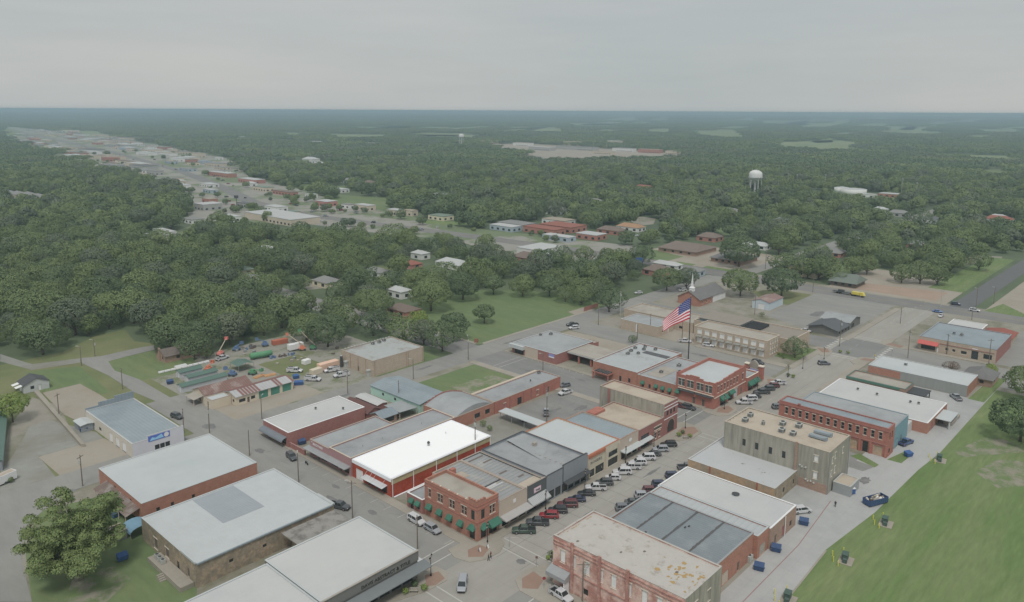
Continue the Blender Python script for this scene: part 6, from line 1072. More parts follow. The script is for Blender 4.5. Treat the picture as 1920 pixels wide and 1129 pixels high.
# ================================================================ street furniture
def lamp_meshes():
    p = MB().tube([(0, 0, 0), (0, 0, .5), (0, 0, .6), (0, 0, 4.4)], [.2, .17, .08, .06], 8).mesh('pole', m_trim); a = MB().tube([(-.75, 0, 4.1), (-.4, 0, 4.25), (0, 0, 4.2), (.4, 0, 4.25), (.75, 0, 4.1)], .035, 5).mesh('cross_arm', m_trim)
    g = MB().tube([(0, 0, -.35), (0, 0, -.1), (0, 0, .15)], [.1, .2, .16], 8).mesh('lantern', m_rf_tan); c = MB().tube([(0, 0, .15), (0, 0, .22), (0, 0, .5)], [.22, .2, .03], 8).mesh('lantern_cap', m_trim); return p, a, g, c
LM = lamp_meshes()
def street_lamp(u, v, lab):
    t = thing('street_lamp', lab, 'street lamp', (u, v, .15), R_(35), 'black twin-lantern street lamps'); put('pole', LM[0], t); put('cross_arm', LM[1], t)
    for x in (-.75, .75): g = put('lantern', LM[2], t, (x, 0, 4.35)); put('lantern_cap', LM[3], g)
for (px, py, l_) in ((808, 1081, 'black twin-lantern lamp on the plaza of the lettered grey store'), (914, 1018, 'black twin-lantern lamp beside the orange brick corner'), (1023, 956, 'black twin-lantern lamp in front of the black panelled store'), (1097, 913, 'black twin-lantern lamp in front of the grey metal storefront'), (1173, 869, 'black twin-lantern lamp in front of the flat tan storefront'), (1226, 840, 'black twin-lantern lamp near the dark red brick storefront'), (1285, 804, 'black twin-lantern lamp on the plaza by the tall brick building'), (1033, 1078, 'black twin-lantern lamp at the peeling brick corner'), (1358, 768, 'black twin-lantern lamp before the stepped-parapet building'), (1420, 733, 'black twin-lantern lamp between the second block cars'), (1477, 708, 'black twin-lantern lamp by the gateway planting'), (1505, 692, 'black twin-lantern lamp beside the small lawns'), (1545, 674, 'black twin-lantern lamp at the far lawn corner')): street_lamp(*G(px, py), l_)
m_pole = mat('weathered_pole', lin(108, 100, 92, 1.4), var=.15, scale=2)
def util_pole(px, py, h, lab, arm=True, trans=0, light=0, rz=45, m_=None, r0=.17):
    u, v = G(px, py); t = thing('utility_pole', lab, 'utility pole', (u, v, 0), R_(rz)); m_ = m_ or m_pole
    MB().tube([(0, 0, -.2), (0, 0, h)], [r0, r0*.65], 8).build('pole', m_, t, True)
    if arm:
        MB().box(-1.2, 1.2, -.06, .06, h-.7, h-.55).build('cross_arm', m_pole, t, True)
        for x in (-1.1, -.45, .45, 1.1): MB().tube([(x, 0, h-.55), (x, 0, h-.3)], .05, 6).build('insulator', m_hvac, t, True)
    for k in range(trans): MB().tube([(.38*(1 if k % 2 else -1), 0, h-2.4), (.38*(1 if k % 2 else -1), 0, h-1.4)], .24, 10).build('transformer', m_hvac, t, True)
    if light: MB().tube([(0, 0, h-.4), (light*.6, 0, h), (light, 0, h)], .05, 5).box(light-.1, light+.7, -.15, .15, h-.06, h+.12).build('lamp_arm', m_hvac, t, True)
UP = [(155, 912, 9, 'leaning utility pole with a meter box by the tan pad', True, 1, 0), (111, 781, 8, 'dark utility pole on the slab beside the metal shop', True, 0, 0), (393, 812, 9, 'utility pole behind the white-fronted metal shop', True, 1, 0), (345, 812, 8, 'utility pole at the corner of the white-fronted shop', True, 0, 0), (230, 730, 8, 'utility pole along the curved street', True, 0, 0), (153, 686, 8, 'pole with twin white lamps at the street bend', False, 0, 1), (178, 668, 7, 'pole with a street light in the meadow', False, 1, 1),
      (491, 786, 8, 'pole with a street light before the red shop', False, 0, 1), (468, 855, 8, 'slim white-banded pole by the brick warehouse', False, 0, 0), (560, 905, 8.5, 'street light pole on the cross street by the brick warehouse', False, 0, 1), (661, 972, 10, 'tall pole with street light near the corner of the big white roof', True, 0, 1), (783, 1034, 9, 'pole at the front corner of the big white-roofed store', False, 0, 0), (652, 738, 9, 'utility pole beside the court of sheds', True, 2, 0), (748, 755, 8, 'utility pole behind the aqua building', True, 0, 0), (775, 711, 8, 'twin-lamp pole in front of the tan brick hall', False, 0, 1), (878, 675, 10, 'tall pole with lamps at the park corner', True, 1, 1), (759, 640, 9, 'utility pole beside the park trees', True, 1, 0),
      (891, 857, 12, 'tall utility pole rising behind the bright white roof', True, 2, 0), (1025, 795, 12, 'tall pole with transformers in the parking lot', True, 2, 0), (1018, 695, 7, 'slim pole with street light by the clinic', False, 0, 1), (1163, 594, 13, 'tall pale pole with two transformers by the park street', True, 2, 0, ), (1122, 610, 9, 'utility pole at the street corner by the park pad', True, 0, 0), (1219, 628, 10, 'utility pole beside the tan block building', True, 1, 0), (1279, 634, 9, 'utility pole before the civic building', True, 0, 0), (1195, 633, 6, 'short pole in front of the tan block building', False, 0, 0),
      (1415, 590, 10, 'utility pole on the dirt lot', True, 0, 0), (1574, 650, 12, 'utility pole on the corner of the dark gabled building', True, 1, 0), (1702, 672, 12, 'utility pole in front of the tan garage', True, 1, 0), (1775, 665, 9, 'utility pole beside the small garage windows', True, 0, 0), (1853, 690, 12, 'tall utility pole at the near corner of the tan garage', True, 0, 0), (1688, 607, 8, 'pole by the lot of the dark gabled building', False, 1, 0), (1785, 480, 14, 'tall utility pole among the far trees', True, 0, 0), (1435, 505, 12, 'utility pole by the highway houses', True, 0, 0), (1524, 548, 11, 'blue sign pole beside the highway', False, 0, 0), (1830, 575, 10, 'signal pole with a green sign at the highway junction', True, 0, 1), (1764, 575, 9, 'pale pole at the highway junction corner', True, 0, 0), (1863, 570, 9, 'pole on the green verge by the black road', False, 0, 1), (1822, 600, 7, 'pole by the white SUV at the junction', False, 0, 0), (1092, 1129, 9, 'dark pole before the peeling brick wall', True, 1, 0)]
for a in UP: util_pole(*a[:4], arm=a[4], trans=a[5], light=a[6], rz=rnd.choice((35, 45, 60, 130)), m_=m_hvac if 'pale' in a[3] else None)
def road_sign(px, py, lab, col, shape='round', h=2.4):
    u, v = G(px, py); t = thing('road_sign', lab, 'sign', (u, v, .15), R_(-47)); MB().tube([(0, 0, 0), (0, 0, h)], .05, 6).build('post', m_steel, t, True); mb = MB()
    n = 8 if shape == 'round' else 4; rr = .38; mb.face(*[(rr*math.cos(2*math.pi*(i+.5)/n), -.06, h-.1+rr*math.sin(2*math.pi*(i+.5)/n)) for i in range(n)]); mb.face(*[(rr*math.cos(2*math.pi*(i+.5)/n), -.03, h-.1+rr*math.sin(2*math.pi*(i+.5)/n)) for i in range(n)][::-1]); mb.build('plate', mat('sign_'+col[0], col[1], var=0), t, True)
for (px, py, l_, c, s) in ((1020, 1104, 'octagonal stop sign on the plaza before the peeling building', ('red', (.30, .06, .07)), 'round'), (1030, 1117, 'slim sign post beside the parked white pickup', ('grey', (.4, .4, .4)), 'sq'), (1006, 1064, 'brown sign post on the paved plaza', ('brown', (.2, .12, .1)), 'sq'), (955, 1027, 'sign post on the corner plaza by the pickups', ('grey', (.4, .4, .4)), 'sq'), (1639, 677, 'yellow diamond sign at the third crossing', ('yellow', (.6, .5, .06)), 'sq'), (1672, 668, 'slim sign at the third crossing', ('grey', (.4, .4, .4)), 'sq')): road_sign(px, py, l_, c, s)
for (px, py, l_) in ((899, 1035, 'white bench sign board on the corner plaza'), (914, 1029, 'white upright sandwich board on the brick paving')):
    t = thing('sandwich_board', l_, 'sign board', (*G(px, py), .17), R_(20)); MB().face((-.35, -.3, 0), (.35, -.3, 0), (.35, 0, 1), (-.35, 0, 1)).face((-.35, .3, 0), (-.35, 0, 1), (.35, 0, 1), (.35, .3, 0)).build('board', m_wht, t, True); MB().box(-.36, .36, -.04, .04, .98, 1.03).build('hinge', m_dark, t, True)
for k, (px, py) in enumerate(((1420, 1023), (1448, 1002), (1405, 1052))):
    t = thing('entry_porch', ['tan wooden porch roof over a rear door, middle of the alley', 'small white porch roof by the brick row rear wall', 'grey machine rack by the rear wall'][k], 'porch', (*G(px, py), .05), R_(-2))
    if k < 2: MB().face((-1.2, -1.6, 2.2), (1.2, -1.6, 2.2), (1.2, .6, 2.7), (-1.2, .6, 2.7)).build('roof', m_rf_cream if k == 0 else m_rf_white, t, True); [MB().box(x-.06, x+.06, -1.5, -1.38, 0, 2.2).build('post', m_brownroof, t, True) for x in (-1.1, 1.1)]; MB().box(-1.1, 1.1, -1.3, .5, 0, .7).build('landing', m_brownroof, t, True)
    else: MB().box(-.8, .8, -.5, .5, 0, 1.4).build('casing', m_hvac, t, True); MB().tube([(0, 0, 1.4), (0, 0, 1.5)], .4, 10).build('fan_grille', m_dark, t, True)
t = thing('park_sign', 'small brown park sign at the lawn corner', 'sign', (*G(893, 643), 0), R_(-45)); MB().box(-.9, .9, -.2, .2, .3, 1.9).build('board', mat('brown_sign', lin(120, 84, 72, 1.6), var=.05), t, True); MB().box(-.8, -.6, -.15, .15, 0, .3).box(.6, .8, -.15, .15, 0, .3).build('foot', m_brick3, t, True)
t = thing('fence_panel', 'brown wooden fence panel enclosing the pad at the park edge', 'fence', (*G(1108, 580), 0), R_(2)); 
for k in range(24): MB().box(-6.2+.53*k, -5.72+.53*k, -.06, .06, 0, 2.2).build('plank', mat('fence_wood', wl(132, 92, 82), var=.12, scale=1), t, True)
for (px, py, l_) in ((776, 1112, 'pale curved bench in the planted plaza of the grey store'), (1286, 823, 'pale bench among the planting by the tall brick building')):
    t = thing('bench', l_, 'bench', (*G(px, py), .17), R_(-48))
    for k in range(3): MB().box(-.9, .9, -.25+.17*k, -.12+.17*k, .42, .47).build('seat_slat', m_rf_tan, t, True)
    for k in range(2): MB().box(-.9, .9, .28, .32, .6+.2*k, .75+.2*k).build('back_slat', m_rf_tan, t, True)
    for x in (-.75, .75): MB().box(x-.05, x+.05, -.22, .3, 0, .42).box(x-.05, x+.05, .3, .35, 0, .95).build('leg', m_dark, t, True)
# ================================================================ people (skin-modifier figures, one continuous body)
def person(u, v, deg, lab, top, legs, z=.06, stride=.22):
    V = [(0, 0, .95), (0, 0, 1.15), (0, 0, 1.38), (.01, 0, 1.5), (.03, 0, 1.6), (.03, 0, 1.74)]; E_ = [(0, 1), (1, 2), (2, 3), (3, 4), (4, 5)]; R2 = [.15, .14, .17, .06, .10, .085]
    for s in (-1, 1):
        b = len(V); k = s*stride; V += [(0, s*.09, .88), (k*.6+.03, s*.1, .5), (k-.04, s*.1, .09), (k+.14, s*.1, .04)]; E_ += [(0, b), (b, b+1), (b+1, b+2), (b+2, b+3)]; R2 += [.095, .07, .05, .04]
        c = len(V); V += [(0, s*.2, 1.4), (-k*.5, s*.25, 1.12), (-k*.5+.12, s*.24, .9), (-k*.5+.16, s*.24, .8)]; E_ += [(2, c), (c, c+1), (c+1, c+2), (c+2, c+3)]; R2 += [.065, .05, .04, .035]
    me = bpy.data.meshes.new('person'); me.from_pydata(V, E_, []); o = bpy.data.objects.new('tmp', me); C.objects.link(o); md = o.modifiers.new('s', 'SKIN'); o.modifiers.new('d', 'SUBSURF').levels = 1
    for i, r in enumerate(R2): me.skin_vertices[0].data[i].radius = (r, r)
    me.skin_vertices[0].data[0].use_root = True
    m2 = bpy.data.meshes.new_from_object(o.evaluated_get(bpy.context.evaluated_depsgraph_get())); bpy.data.objects.remove(o); m2.materials.clear()
    for q in (top, legs, mat('skin', (.45, .29, .22), var=0), mat('dark_hair', (.05, .04, .035), var=0), m_trim): m2.materials.append(q)
    for p in m2.polygons:
        c = p.center; p.material_index = 4 if c.z < .09 else 1 if c.z < .93 and abs(c.y) < .19 else (3 if c.z > 1.66 or (c.z > 1.56 and c.x < .0) else 2) if c.z > 1.5 else 2 if (abs(c.y) > .2 and c.z < .95) else 0
        p.use_smooth = True
    o = put('person', m2, None, (u, v, z), R_(deg)); tag(o, lab, 'person'); return o
cl = lambda n, c: mat('cloth_'+n, c, var=.1, scale=3)
person(*G(916, 1052), -60, 'person in a black top and dark trousers on the crosswalk', cl('black', (.03, .03, .035)), cl('dark', (.035, .036, .04))); person(*G(920, 1047), -60, 'person in a dark red top walking ahead on the crosswalk', cl('wine', (.16, .05, .06)), cl('dark', (.035, .036, .04)), stride=-.2)
person(*G(1566, 951), 200, 'person in dark clothes standing beside the cooler box in the alley', cl('navy', (.04, .045, .06)), cl('dark', (.035, .036, .04)), stride=.05); person(*G(1133, 880), -90, 'person in a pink top outside the pale stone store', cl('pink', (.5, .2, .24)), cl('dark', (.035, .036, .04)), z=.16, stride=.08); person(*G(1128, 884), -70, 'person in a grey top outside the pale stone store', cl('grey', (.25, .25, .26)), cl('navy', (.04, .045, .06)), z=.16, stride=.06)
# ================================================================ far buildings
CLEAR = []     # (u, v, radius) kept free of trees, and the view corridor in front
m_fw = {k: mat('far_wall_'+k, wl(*c), var=.05, scale=.3) for k, c in dict(white=(172, 172, 170), tan=(160, 150, 136), brick=(140, 98, 88), grey=(134, 134, 132), blue=(132, 143, 152), cream=(170, 162, 142), red=(146, 102, 97)).items()}
m_fr_ = {k: mat('far_roof_'+k, hz(*c), var=.05, scale=.2) for k, c in dict(white=(182, 184, 183), grey=(136, 136, 134), tan=(164, 154, 140), red=(150, 98, 86), dark=(106, 107, 108), brown=(124, 110, 102), blue=(136, 148, 158), green=(122, 138, 126), rust=(166, 132, 104)).items()}
FM = {}
def far_meshes(wu, wv, h, wall, roof, pitched):
    k = (wu, wv, h, wall, roof, pitched)
    if k in FM: return FM[k]
    w_ = MB().box(0, wu, 0, wv, 0, h); r = MB(); o = .4
    if pitched:
        rise = min(wu, wv)*.22
        if wv >= wu:
            kk = wu*.35; a, b = (wu/2, kk, h+rise), (wu/2, wv-kk, h+rise); P4 = [(-o, -o, h), (wu+o, -o, h), (wu+o, wv+o, h), (-o, wv+o, h)]
            r.face(P4[0], P4[1], a).face(P4[1], P4[2], b, a).face(P4[2], P4[3], b).face(P4[3], P4[0], a, b).face(*P4[::-1])
        else:
            kk = wv*.35; a, b = (kk, wv/2, h+rise), (wu-kk, wv/2, h+rise); P4 = [(-o, -o, h), (wu+o, -o, h), (wu+o, wv+o, h), (-o, wv+o, h)]
            r.face(P4[0], P4[1], b, a).face(P4[1], P4[2], b).face(P4[2], P4[3], a, b).face(P4[3], P4[0], a).face(*P4[::-1])
    else:
        r.box(-.15, wu+.15, -.15, wv+.15, h+.003, h+.45)
    wins = []; n = max(1, int(wv/6))
    for i in range(n): y = wv*(i+.5)/n; wins.append(MB().box(-.06, .0, y-1.3, y+1.3, .8, min(h-.5, 2.5)))
    n = max(1, int(wu/6))
    for i in range(n): x = wu*(i+.5)/n; wins.append(MB().box(x-1.2, x+1.2, -.06, 0, .8, min(h-.5, 2.5)))
    FM[k] = (w_.mesh('wall', m_fw[wall]), r.mesh('roof', m_fr_[roof]), [q.mesh('window', m_glass) for q in wins[:8]]); return FM[k]
LAB = {}
def far(name, px, py, wu, wv, h, wall, roof, pitched=False, where='along the far commercial strip', cat='building', lab=None, clear=True):
    u, v = G(px, py); a, b, c = far_meshes(wu, wv, h, wall, roof, pitched)
    kind = 'house' if pitched else 'flat-roofed building'
    lab = lab or '%s-walled %s with %s %s, %s' % (wall, 'long '+kind if max(wu, wv) > 30 else 'small '+kind if max(wu, wv) < 13 else kind, 'a '+roof, 'pitched roof' if pitched else 'roof', where)
    t = thing(name, lab, cat, (u, v, 0)); LAB.setdefault(lab, []).append(t)
    put('wall', a, t); put('roof', b, t)
    for q in c: put('window', q, t)
    if clear:
        CLEAR.append((u+wu/2, v+wv/2, max(wu, wv)*.62+3)); d = math.hypot(u, v)
        for k in (1, 2, 3): CLEAR.append((u+wu/2-u/d*(9*k+wu*.3), v+wv/2-v/d*(9*k+wv*.3), max(wu, wv)*.42+5))
    return t
ST = [(392, 352, 14, 26, 4, 'white', 'white'), (395, 363, 10, 20, 4, 'blue', 'white'), (392, 382, 10, 16, 4.5, 'brick', 'tan'), (478, 345, 16, 46, 5, 'red', 'white'), (498, 360, 12, 30, 5, 'tan', 'green'), (545, 368, 10, 40, 4, 'brick', 'brown'), (612, 388, 14, 20, 5, 'red', 'white'), (585, 372, 8, 14, 4, 'white', 'white'), (360, 421, 12, 20, 3.6, 'white', 'grey'), (425, 418, 14, 22, 4.5, 'white', 'white'), (545, 425, 30, 78, 5.5, 'tan', 'white'), (313, 446, 8, 26, 4, 'white', 'white'), (290, 452, 8, 18, 3.6, 'grey', 'white'),
      (462, 390, 8, 20, 4, 'grey', 'dark'), (520, 398, 12, 24, 4.5, 'white', 'white'), (550, 406, 8, 12, 4, 'tan', 'green'), (640, 362, 12, 26, 4, 'white', 'white'), (655, 392, 8, 14, 4, 'white', 'grey'), (690, 396, 10, 22, 5, 'tan', 'white'), (745, 405, 10, 16, 5, 'tan', 'white'), (772, 406, 8, 14, 5, 'tan', 'tan'), (830, 415, 14, 20, 4, 'green' if False else 'cream', 'green'), (980, 432, 18, 30, 4, 'grey', 'grey'), (170, 298, 20, 60, 6, 'tan', 'tan'), (205, 303, 20, 40, 6, 'brick', 'red'), (270, 318, 24, 60, 5, 'grey', 'dark'), (240, 282, 26, 60, 6, 'blue', 'white'), (172, 287, 30, 90, 7, 'grey', 'dark'),
      (100, 279, 20, 70, 5, 'cream', 'white'), (318, 293, 18, 60, 6, 'white', 'tan'), (372, 296, 16, 30, 9, 'tan', 'tan'), (358, 306, 14, 24, 6, 'brick', 'brown'), (385, 308, 14, 30, 5, 'blue', 'blue'), (322, 308, 12, 30, 5, 'blue', 'tan'), (410, 300, 10, 14, 5, 'white', 'white'), (440, 310, 12, 16, 5, 'white', 'white'), (188, 256, 30, 90, 6, 'tan', 'tan'), (135, 248, 30, 120, 7, 'cream', 'tan'), (65, 264, 20, 80, 5, 'brick', 'red'), (245, 263, 30, 150, 6, 'tan', 'brown'), (160, 266, 25, 80, 5, 'tan', 'white'), (415, 326, 16, 22, 4, 'white', 'grey'), (352, 322, 16, 30, 4, 'blue', 'grey'), (430, 262, 20, 40, 5, 'tan', 'brown'), (455, 260, 20, 30, 6, 'white', 'white'), (495, 264, 20, 40, 5, 'tan', 'tan'), (550, 266, 20, 40, 5, 'white', 'red'), (600, 270, 24, 70, 6, 'tan', 'white'), (655, 270, 20, 60, 6, 'white', 'tan'), (700, 272, 20, 40, 5, 'white', 'white')]
for a in ST: far('strip_building', *a)

# more of the strip: buildings and trees on both sides of the road
q = random.Random(17); placed = [(t.location.x, t.location.y) for t in C.objects if t.name.startswith('strip_building')]; nadd = 0
strip_poly = TREELESS[STRIP_IX]
def pip(P, x, y):
    r = False; j = len(P)-1
    for i in range(len(P)):
        if (P[i][1] > y) != (P[j][1] > y) and x < (P[j][0]-P[i][0])*(y-P[i][1])/(P[j][1]-P[i][1])+P[i][0]: r = not r
        j = i
    return r
for i in range(4000):
    if nadd >= 150: break
    seg = q.choice(range(4, len(hw)-1)); f = q.random(); a, b = hw[seg], hw[seg+1]; d_ = Vector((b[0]-a[0], b[1]-a[1])).normalized(); off = q.choice((-1, 1))*q.uniform(22, 150+.12*a[1]); u = a[0]+(b[0]-a[0])*f-d_.y*off; v = a[1]+(b[1]-a[1])*f+d_.x*off
    wu, wv = q.choice((14, 20, 26, 36)), q.choice((20, 30, 44, 64))
    if u < 0 or not all(pip(strip_poly, u+x, v+y) for x in (-4, wu+4) for y in (-4, wv+4)): continue
    if any(abs(u-x) < 34 and abs(v-y) < 44 for x, y in placed) or abs(off) < 18+wu: continue
    placed.append((u, v)); px, py, _ = PX(u, v); w_, r_ = q.choice((('white', 'white'), ('tan', 'white'), ('tan', 'tan'), ('grey', 'white'), ('white', 'grey'), ('brick', 'grey'), ('cream', 'brown'), ('grey', 'grey'), ('tan', 'grey'), ('brick', 'white'))); far('strip_building', float(px), float(py), wu, wv, q.choice((4, 5, 6)), w_, r_, clear=False); nadd += 1
for a in ((1070, 438, 22, 34, 4.5, 'brick', 'red'), (1040, 443, 14, 34, 4.5, 'brick', 'red'), (1058, 424, 16, 26, 4, 'white', 'tan'), (960, 436, 12, 26, 4, 'blue', 'white')): far('school_wing', *a, where='of the red-roofed complex by the highway')
far('brick_office', 1118, 452, 14, 20, 4, 'brick', 'white', lab='brick office with a pale roof and red awning near the red-roofed complex'); far('office', 1065, 455, 10, 26, 3.4, 'blue', 'white', lab='pale blue-sided low building beside the brick office')
for a in ((925, 270, 26, 110, 9, 'tan', 'tan'), (990, 274, 26, 60, 8, 'white', 'tan'), (1030, 283, 26, 70, 8, 'grey', 'white'), (1080, 274, 30, 50, 12, 'tan', 'tan'), (1110, 283, 30, 120, 8, 'grey', 'grey'), (1160, 275, 20, 40, 16, 'tan', 'white'), (1185, 285, 20, 60, 8, 'white', 'grey'), (1235, 288, 20, 60, 9, 'brick', 'tan'), (1268, 290, 20, 30, 8, 'tan', 'tan'), (1145, 290, 20, 60, 6, 'tan', 'tan')): far('school_building', *a, where='of the distant school campus', clear=False)
HS = [(860, 508, 12, 22, 3.2, 'white', 'white'), (612, 542, 11, 14, 3.2, 'cream', 'grey'), (752, 562, 8, 12, 4, 'white', 'white'), (760, 598, 10, 14, 3.2, 'brick', 'brown'), (712, 522, 9, 15, 3.2, 'white', 'grey'), (790, 488, 8, 11, 4, 'white', 'white'), (772, 506, 9, 10, 3, 'red', 'red'), (1052, 404, 16, 24, 4, 'white', 'grey'), (1196, 436, 12, 22, 3.6, 'white', 'rust'), (1160, 442, 12, 22, 3.4, 'brick', 'brown'), (1485, 428, 14, 20, 4.5, 'white', 'grey'), (1575, 484, 14, 18, 3, 'brick', 'grey'), (1218, 358, 12, 24, 4, 'white', 'red'), (1895, 422, 14, 22, 4, 'white', 'red'), (980, 330, 16, 24, 4, 'white', 'white'), (930, 345, 12, 18, 4, 'white', 'grey'), (655, 345, 14, 20, 4, 'white', 'grey'), (585, 306, 18, 34, 7, 'white', 'white'),
      (600, 312, 14, 20, 5, 'red', 'white'), (760, 350, 12, 18, 4, 'white', 'grey'), (695, 348, 10, 16, 4, 'tan', 'brown'), (1120, 385, 12, 16, 4, 'white', 'grey'), (1000, 496, 14, 20, 3.2, 'brick', 'brown'), (1240, 520, 14, 14, 3.2, 'brick', 'brown'), (1268, 508, 8, 18, 3, 'white', 'white'), (1310, 520, 8, 8, 3.4, 'blue', 'grey'), (455, 518, 8, 10, 3.4, 'cream', 'green'), (466, 530, 7, 9, 3.2, 'white', 'grey'), (500, 475, 8, 12, 3, 'white', 'white'), (1340, 455, 14, 16, 3.4, 'brick', 'brown'), (1435, 470, 10, 18, 3, 'white', 'white'), (1885, 415, 10, 14, 3.5, 'white', 'white'), (1700, 408, 12, 18, 3.6, 'grey', 'grey'), (1660, 402, 12, 14, 4, 'white', 'white'), (1760, 420, 12, 16, 3.5, 'white', 'dark'), (450, 470, 8, 12, 3, 'tan', 'brown'), (1500, 355, 14, 22, 4, 'brick', 'red'), (1380, 405, 12, 18, 4, 'tan', 'grey'), (1410, 372, 14, 14, 3, 'white', 'white'), (830, 372, 12, 16, 4, 'white', 'white'), (880, 345, 12, 16, 4, 'tan', 'white'), (1150, 326, 14, 18, 4, 'white', 'white'), (770, 298, 16, 22, 4, 'white', 'white'), (1010, 300, 16, 24, 4, 'white', 'grey'), (470, 350, 10, 14, 4, 'white', 'white'), (1060, 336, 12, 16, 4, 'white', 'grey'), (1740, 470, 12, 16, 3.4, 'brick', 'grey')]
for a in HS: far('house', *a, True, where='among the neighbourhood trees', cat='house')
for k, (px, py) in enumerate(((12, 372), (30, 374), (50, 376), (70, 380), (40, 384))): far('apartment_house', px, py, 14, 26, 5, 'tan', 'grey', True, where='in the apartment group within the wood', cat='house')
for px, py, wu, wv, c, r in ((1690, 372, 16, 26, 'brick', 'white'), (1640, 372, 10, 16, 'white', 'white')): far('pump_house', px, py, wu, wv, 4, c, r, where='beside the round water tanks')
for lab, ts in LAB.items():
    if len(ts) > 1:
        for t in ts: t['group'] = lab.split(',')[0]+' group'
        
# round tanks, water towers, stadium lights
for k, (px, py, r, h) in enumerate(((1600, 365, 15, 7), (1578, 362, 9, 7))):
    t = thing('water_tank', ['large round white water tank on the rise', 'smaller round white tank beside the large one'][k], 'tank', (*G(px, py), 0)); MB().tube([(0, 0, 0), (0, 0, h)], r, 28).build('shell', m_fw['white'], t, True, True); MB().tube([(0, 0, h), (0, 0, h+1.2)], [r, r*.2], 28).build('roof', m_fr_['white'], t, True); CLEAR += [(*G(px, py), r+8), (*G(px, py+4), r+8), (*G(px, py+8), r+6)]
def water_tower(lab, px, py, H_, r):
    u, v = G(px, py); t = thing('water_tower', lab, 'water tower', (u, v, 0)); m_ = m_fw['white']; n = 16; zt = H_-r*1.45
    prof = [(zt-.1*r, r*.75), (zt+.15*r, r*.97), (zt+.3*r, r), (zt+.85*r, r), (zt+1.15*r, r*.85), (zt+1.38*r, r*.45), (zt+1.45*r, r*.05)]
    MB().loft([[(a*math.cos(2*math.pi*i/n), a*math.sin(2*math.pi*i/n), z) for i in range(n)] for z, a in prof]).build('tank', m_, t, True, True)
    for k in range(5): a = 2*math.pi*k/5+.3; MB().tube([(r*.95*math.cos(a), r*.95*math.sin(a), 0), (r*.9*math.cos(a), r*.9*math.sin(a), zt+.4*r)], .45, 8).build('leg', m_, t, True)
    MB().tube([(0, 0, 0), (0, 0, zt)], 1.3, 10).build('riser', m_, t, True); MB().tube([(0, 0, zt+.3*r), (0, 0, zt+.34*r)], r*1.12, 16).build('balcony', m_hvac, t, True)
    for k in range(3): MB().tube([(r*.5*math.cos(k*2), r*.5*math.sin(k*2), H_-.4*r), (r*.5*math.cos(k*2), r*.5*math.sin(k*2), H_+1.6)], .25, 5).build('antenna', m_hvac, t, True)
    CLEAR.append((u, v, 14)); d = math.hypot(u, v)
    for k in range(1, 7): CLEAR.append((u-u/d*13*k, v-v/d*13*k, 13))
water_tower('near white water tower on legs with a rounded tank and antennas', 1415, 361, 28.5, 8.2); water_tower('far small white water tower on the horizon woods', 865, 273, 34, 7.5)
for k, (px, py) in enumerate(((1477, 354), (1546, 356), (1318, 310), (1493, 356), (1717, 375), (1690, 365), (1113, 283), (1137, 282))):
    u, v = G(px, py); t = thing('floodlight_pole', 'tall slim sports floodlight pole rising above the trees', 'light pole', (u, v, 0), R_(45), 'sports floodlight poles'); MB().tube([(0, 0, 0), (0, 0, 20)], [.35, .2], 6).build('pole', m_hvac, t, True); MB().box(-1.6, 1.6, -.3, .3, 18.8, 20.4).build('lamp_bank', m_hvac, t, True)
# small traffic along the strip
q = random.Random(5); smalls = [(402, 331), (418, 339), (428, 345), (437, 349), (545, 383), (556, 386), (523, 388), (430, 378), (437, 385), (610, 406), (575, 412), (600, 415), (640, 412), (500, 400), (668, 400), (640, 395), (700, 418), (790, 432), (425, 370), (398, 376), (820, 428), (460, 372), (585, 398), (620, 398), (250, 300), (262, 306), (290, 300), (305, 312), (330, 318), (280, 310), (225, 292), (1000, 480), (1010, 483), (1020, 481), (1030, 484), (990, 484)]
for i, (px, py) in enumerate(smalls):
    c = q.choice(['white', 'silver', 'charcoal', 'red', 'navy', 'grey']); car(q.choice(['sedan', 'suv', 'pickup']), c, *G(px, py), q.choice((0, 90, 45, 100)), 'tiny %s vehicle in the far commercial strip' % c, group='tiny %s strip vehicles' % c, small=True)
    if py > 470: CLEAR.append((*G(px, py), 9)); CLEAR.append((*G(px, py+12), 9))
for (px, py, h, lab) in ((444, 388, 12, 'dark tall sign beside the strip road'), (121, 258, 22, 'tall sign with a green panel on the far strip'), (310, 548, 7, 'blue sign'), (1198, 503, 7, 'blue sign post near the pale canopies')):
    if lab == 'blue sign': continue
    u, v = G(px, py); t = thing('pole_sign', lab, 'sign', (u, v, 0), R_(-47)); MB().tube([(0, 0, 0), (0, 0, h)], .3, 6).build('post', m_dark, t, True); MB().box(-2.2, 2.2, -.4, -.1, h-3, h).build('panel', mat('sign_green', lin(90, 150, 110, 1.3), var=0) if 'green' in lab else m_dump2 if 'blue' in lab else m_dark, t, True); CLEAR.append((u, v, 8)); CLEAR.append((*G(px, py+8), 10))
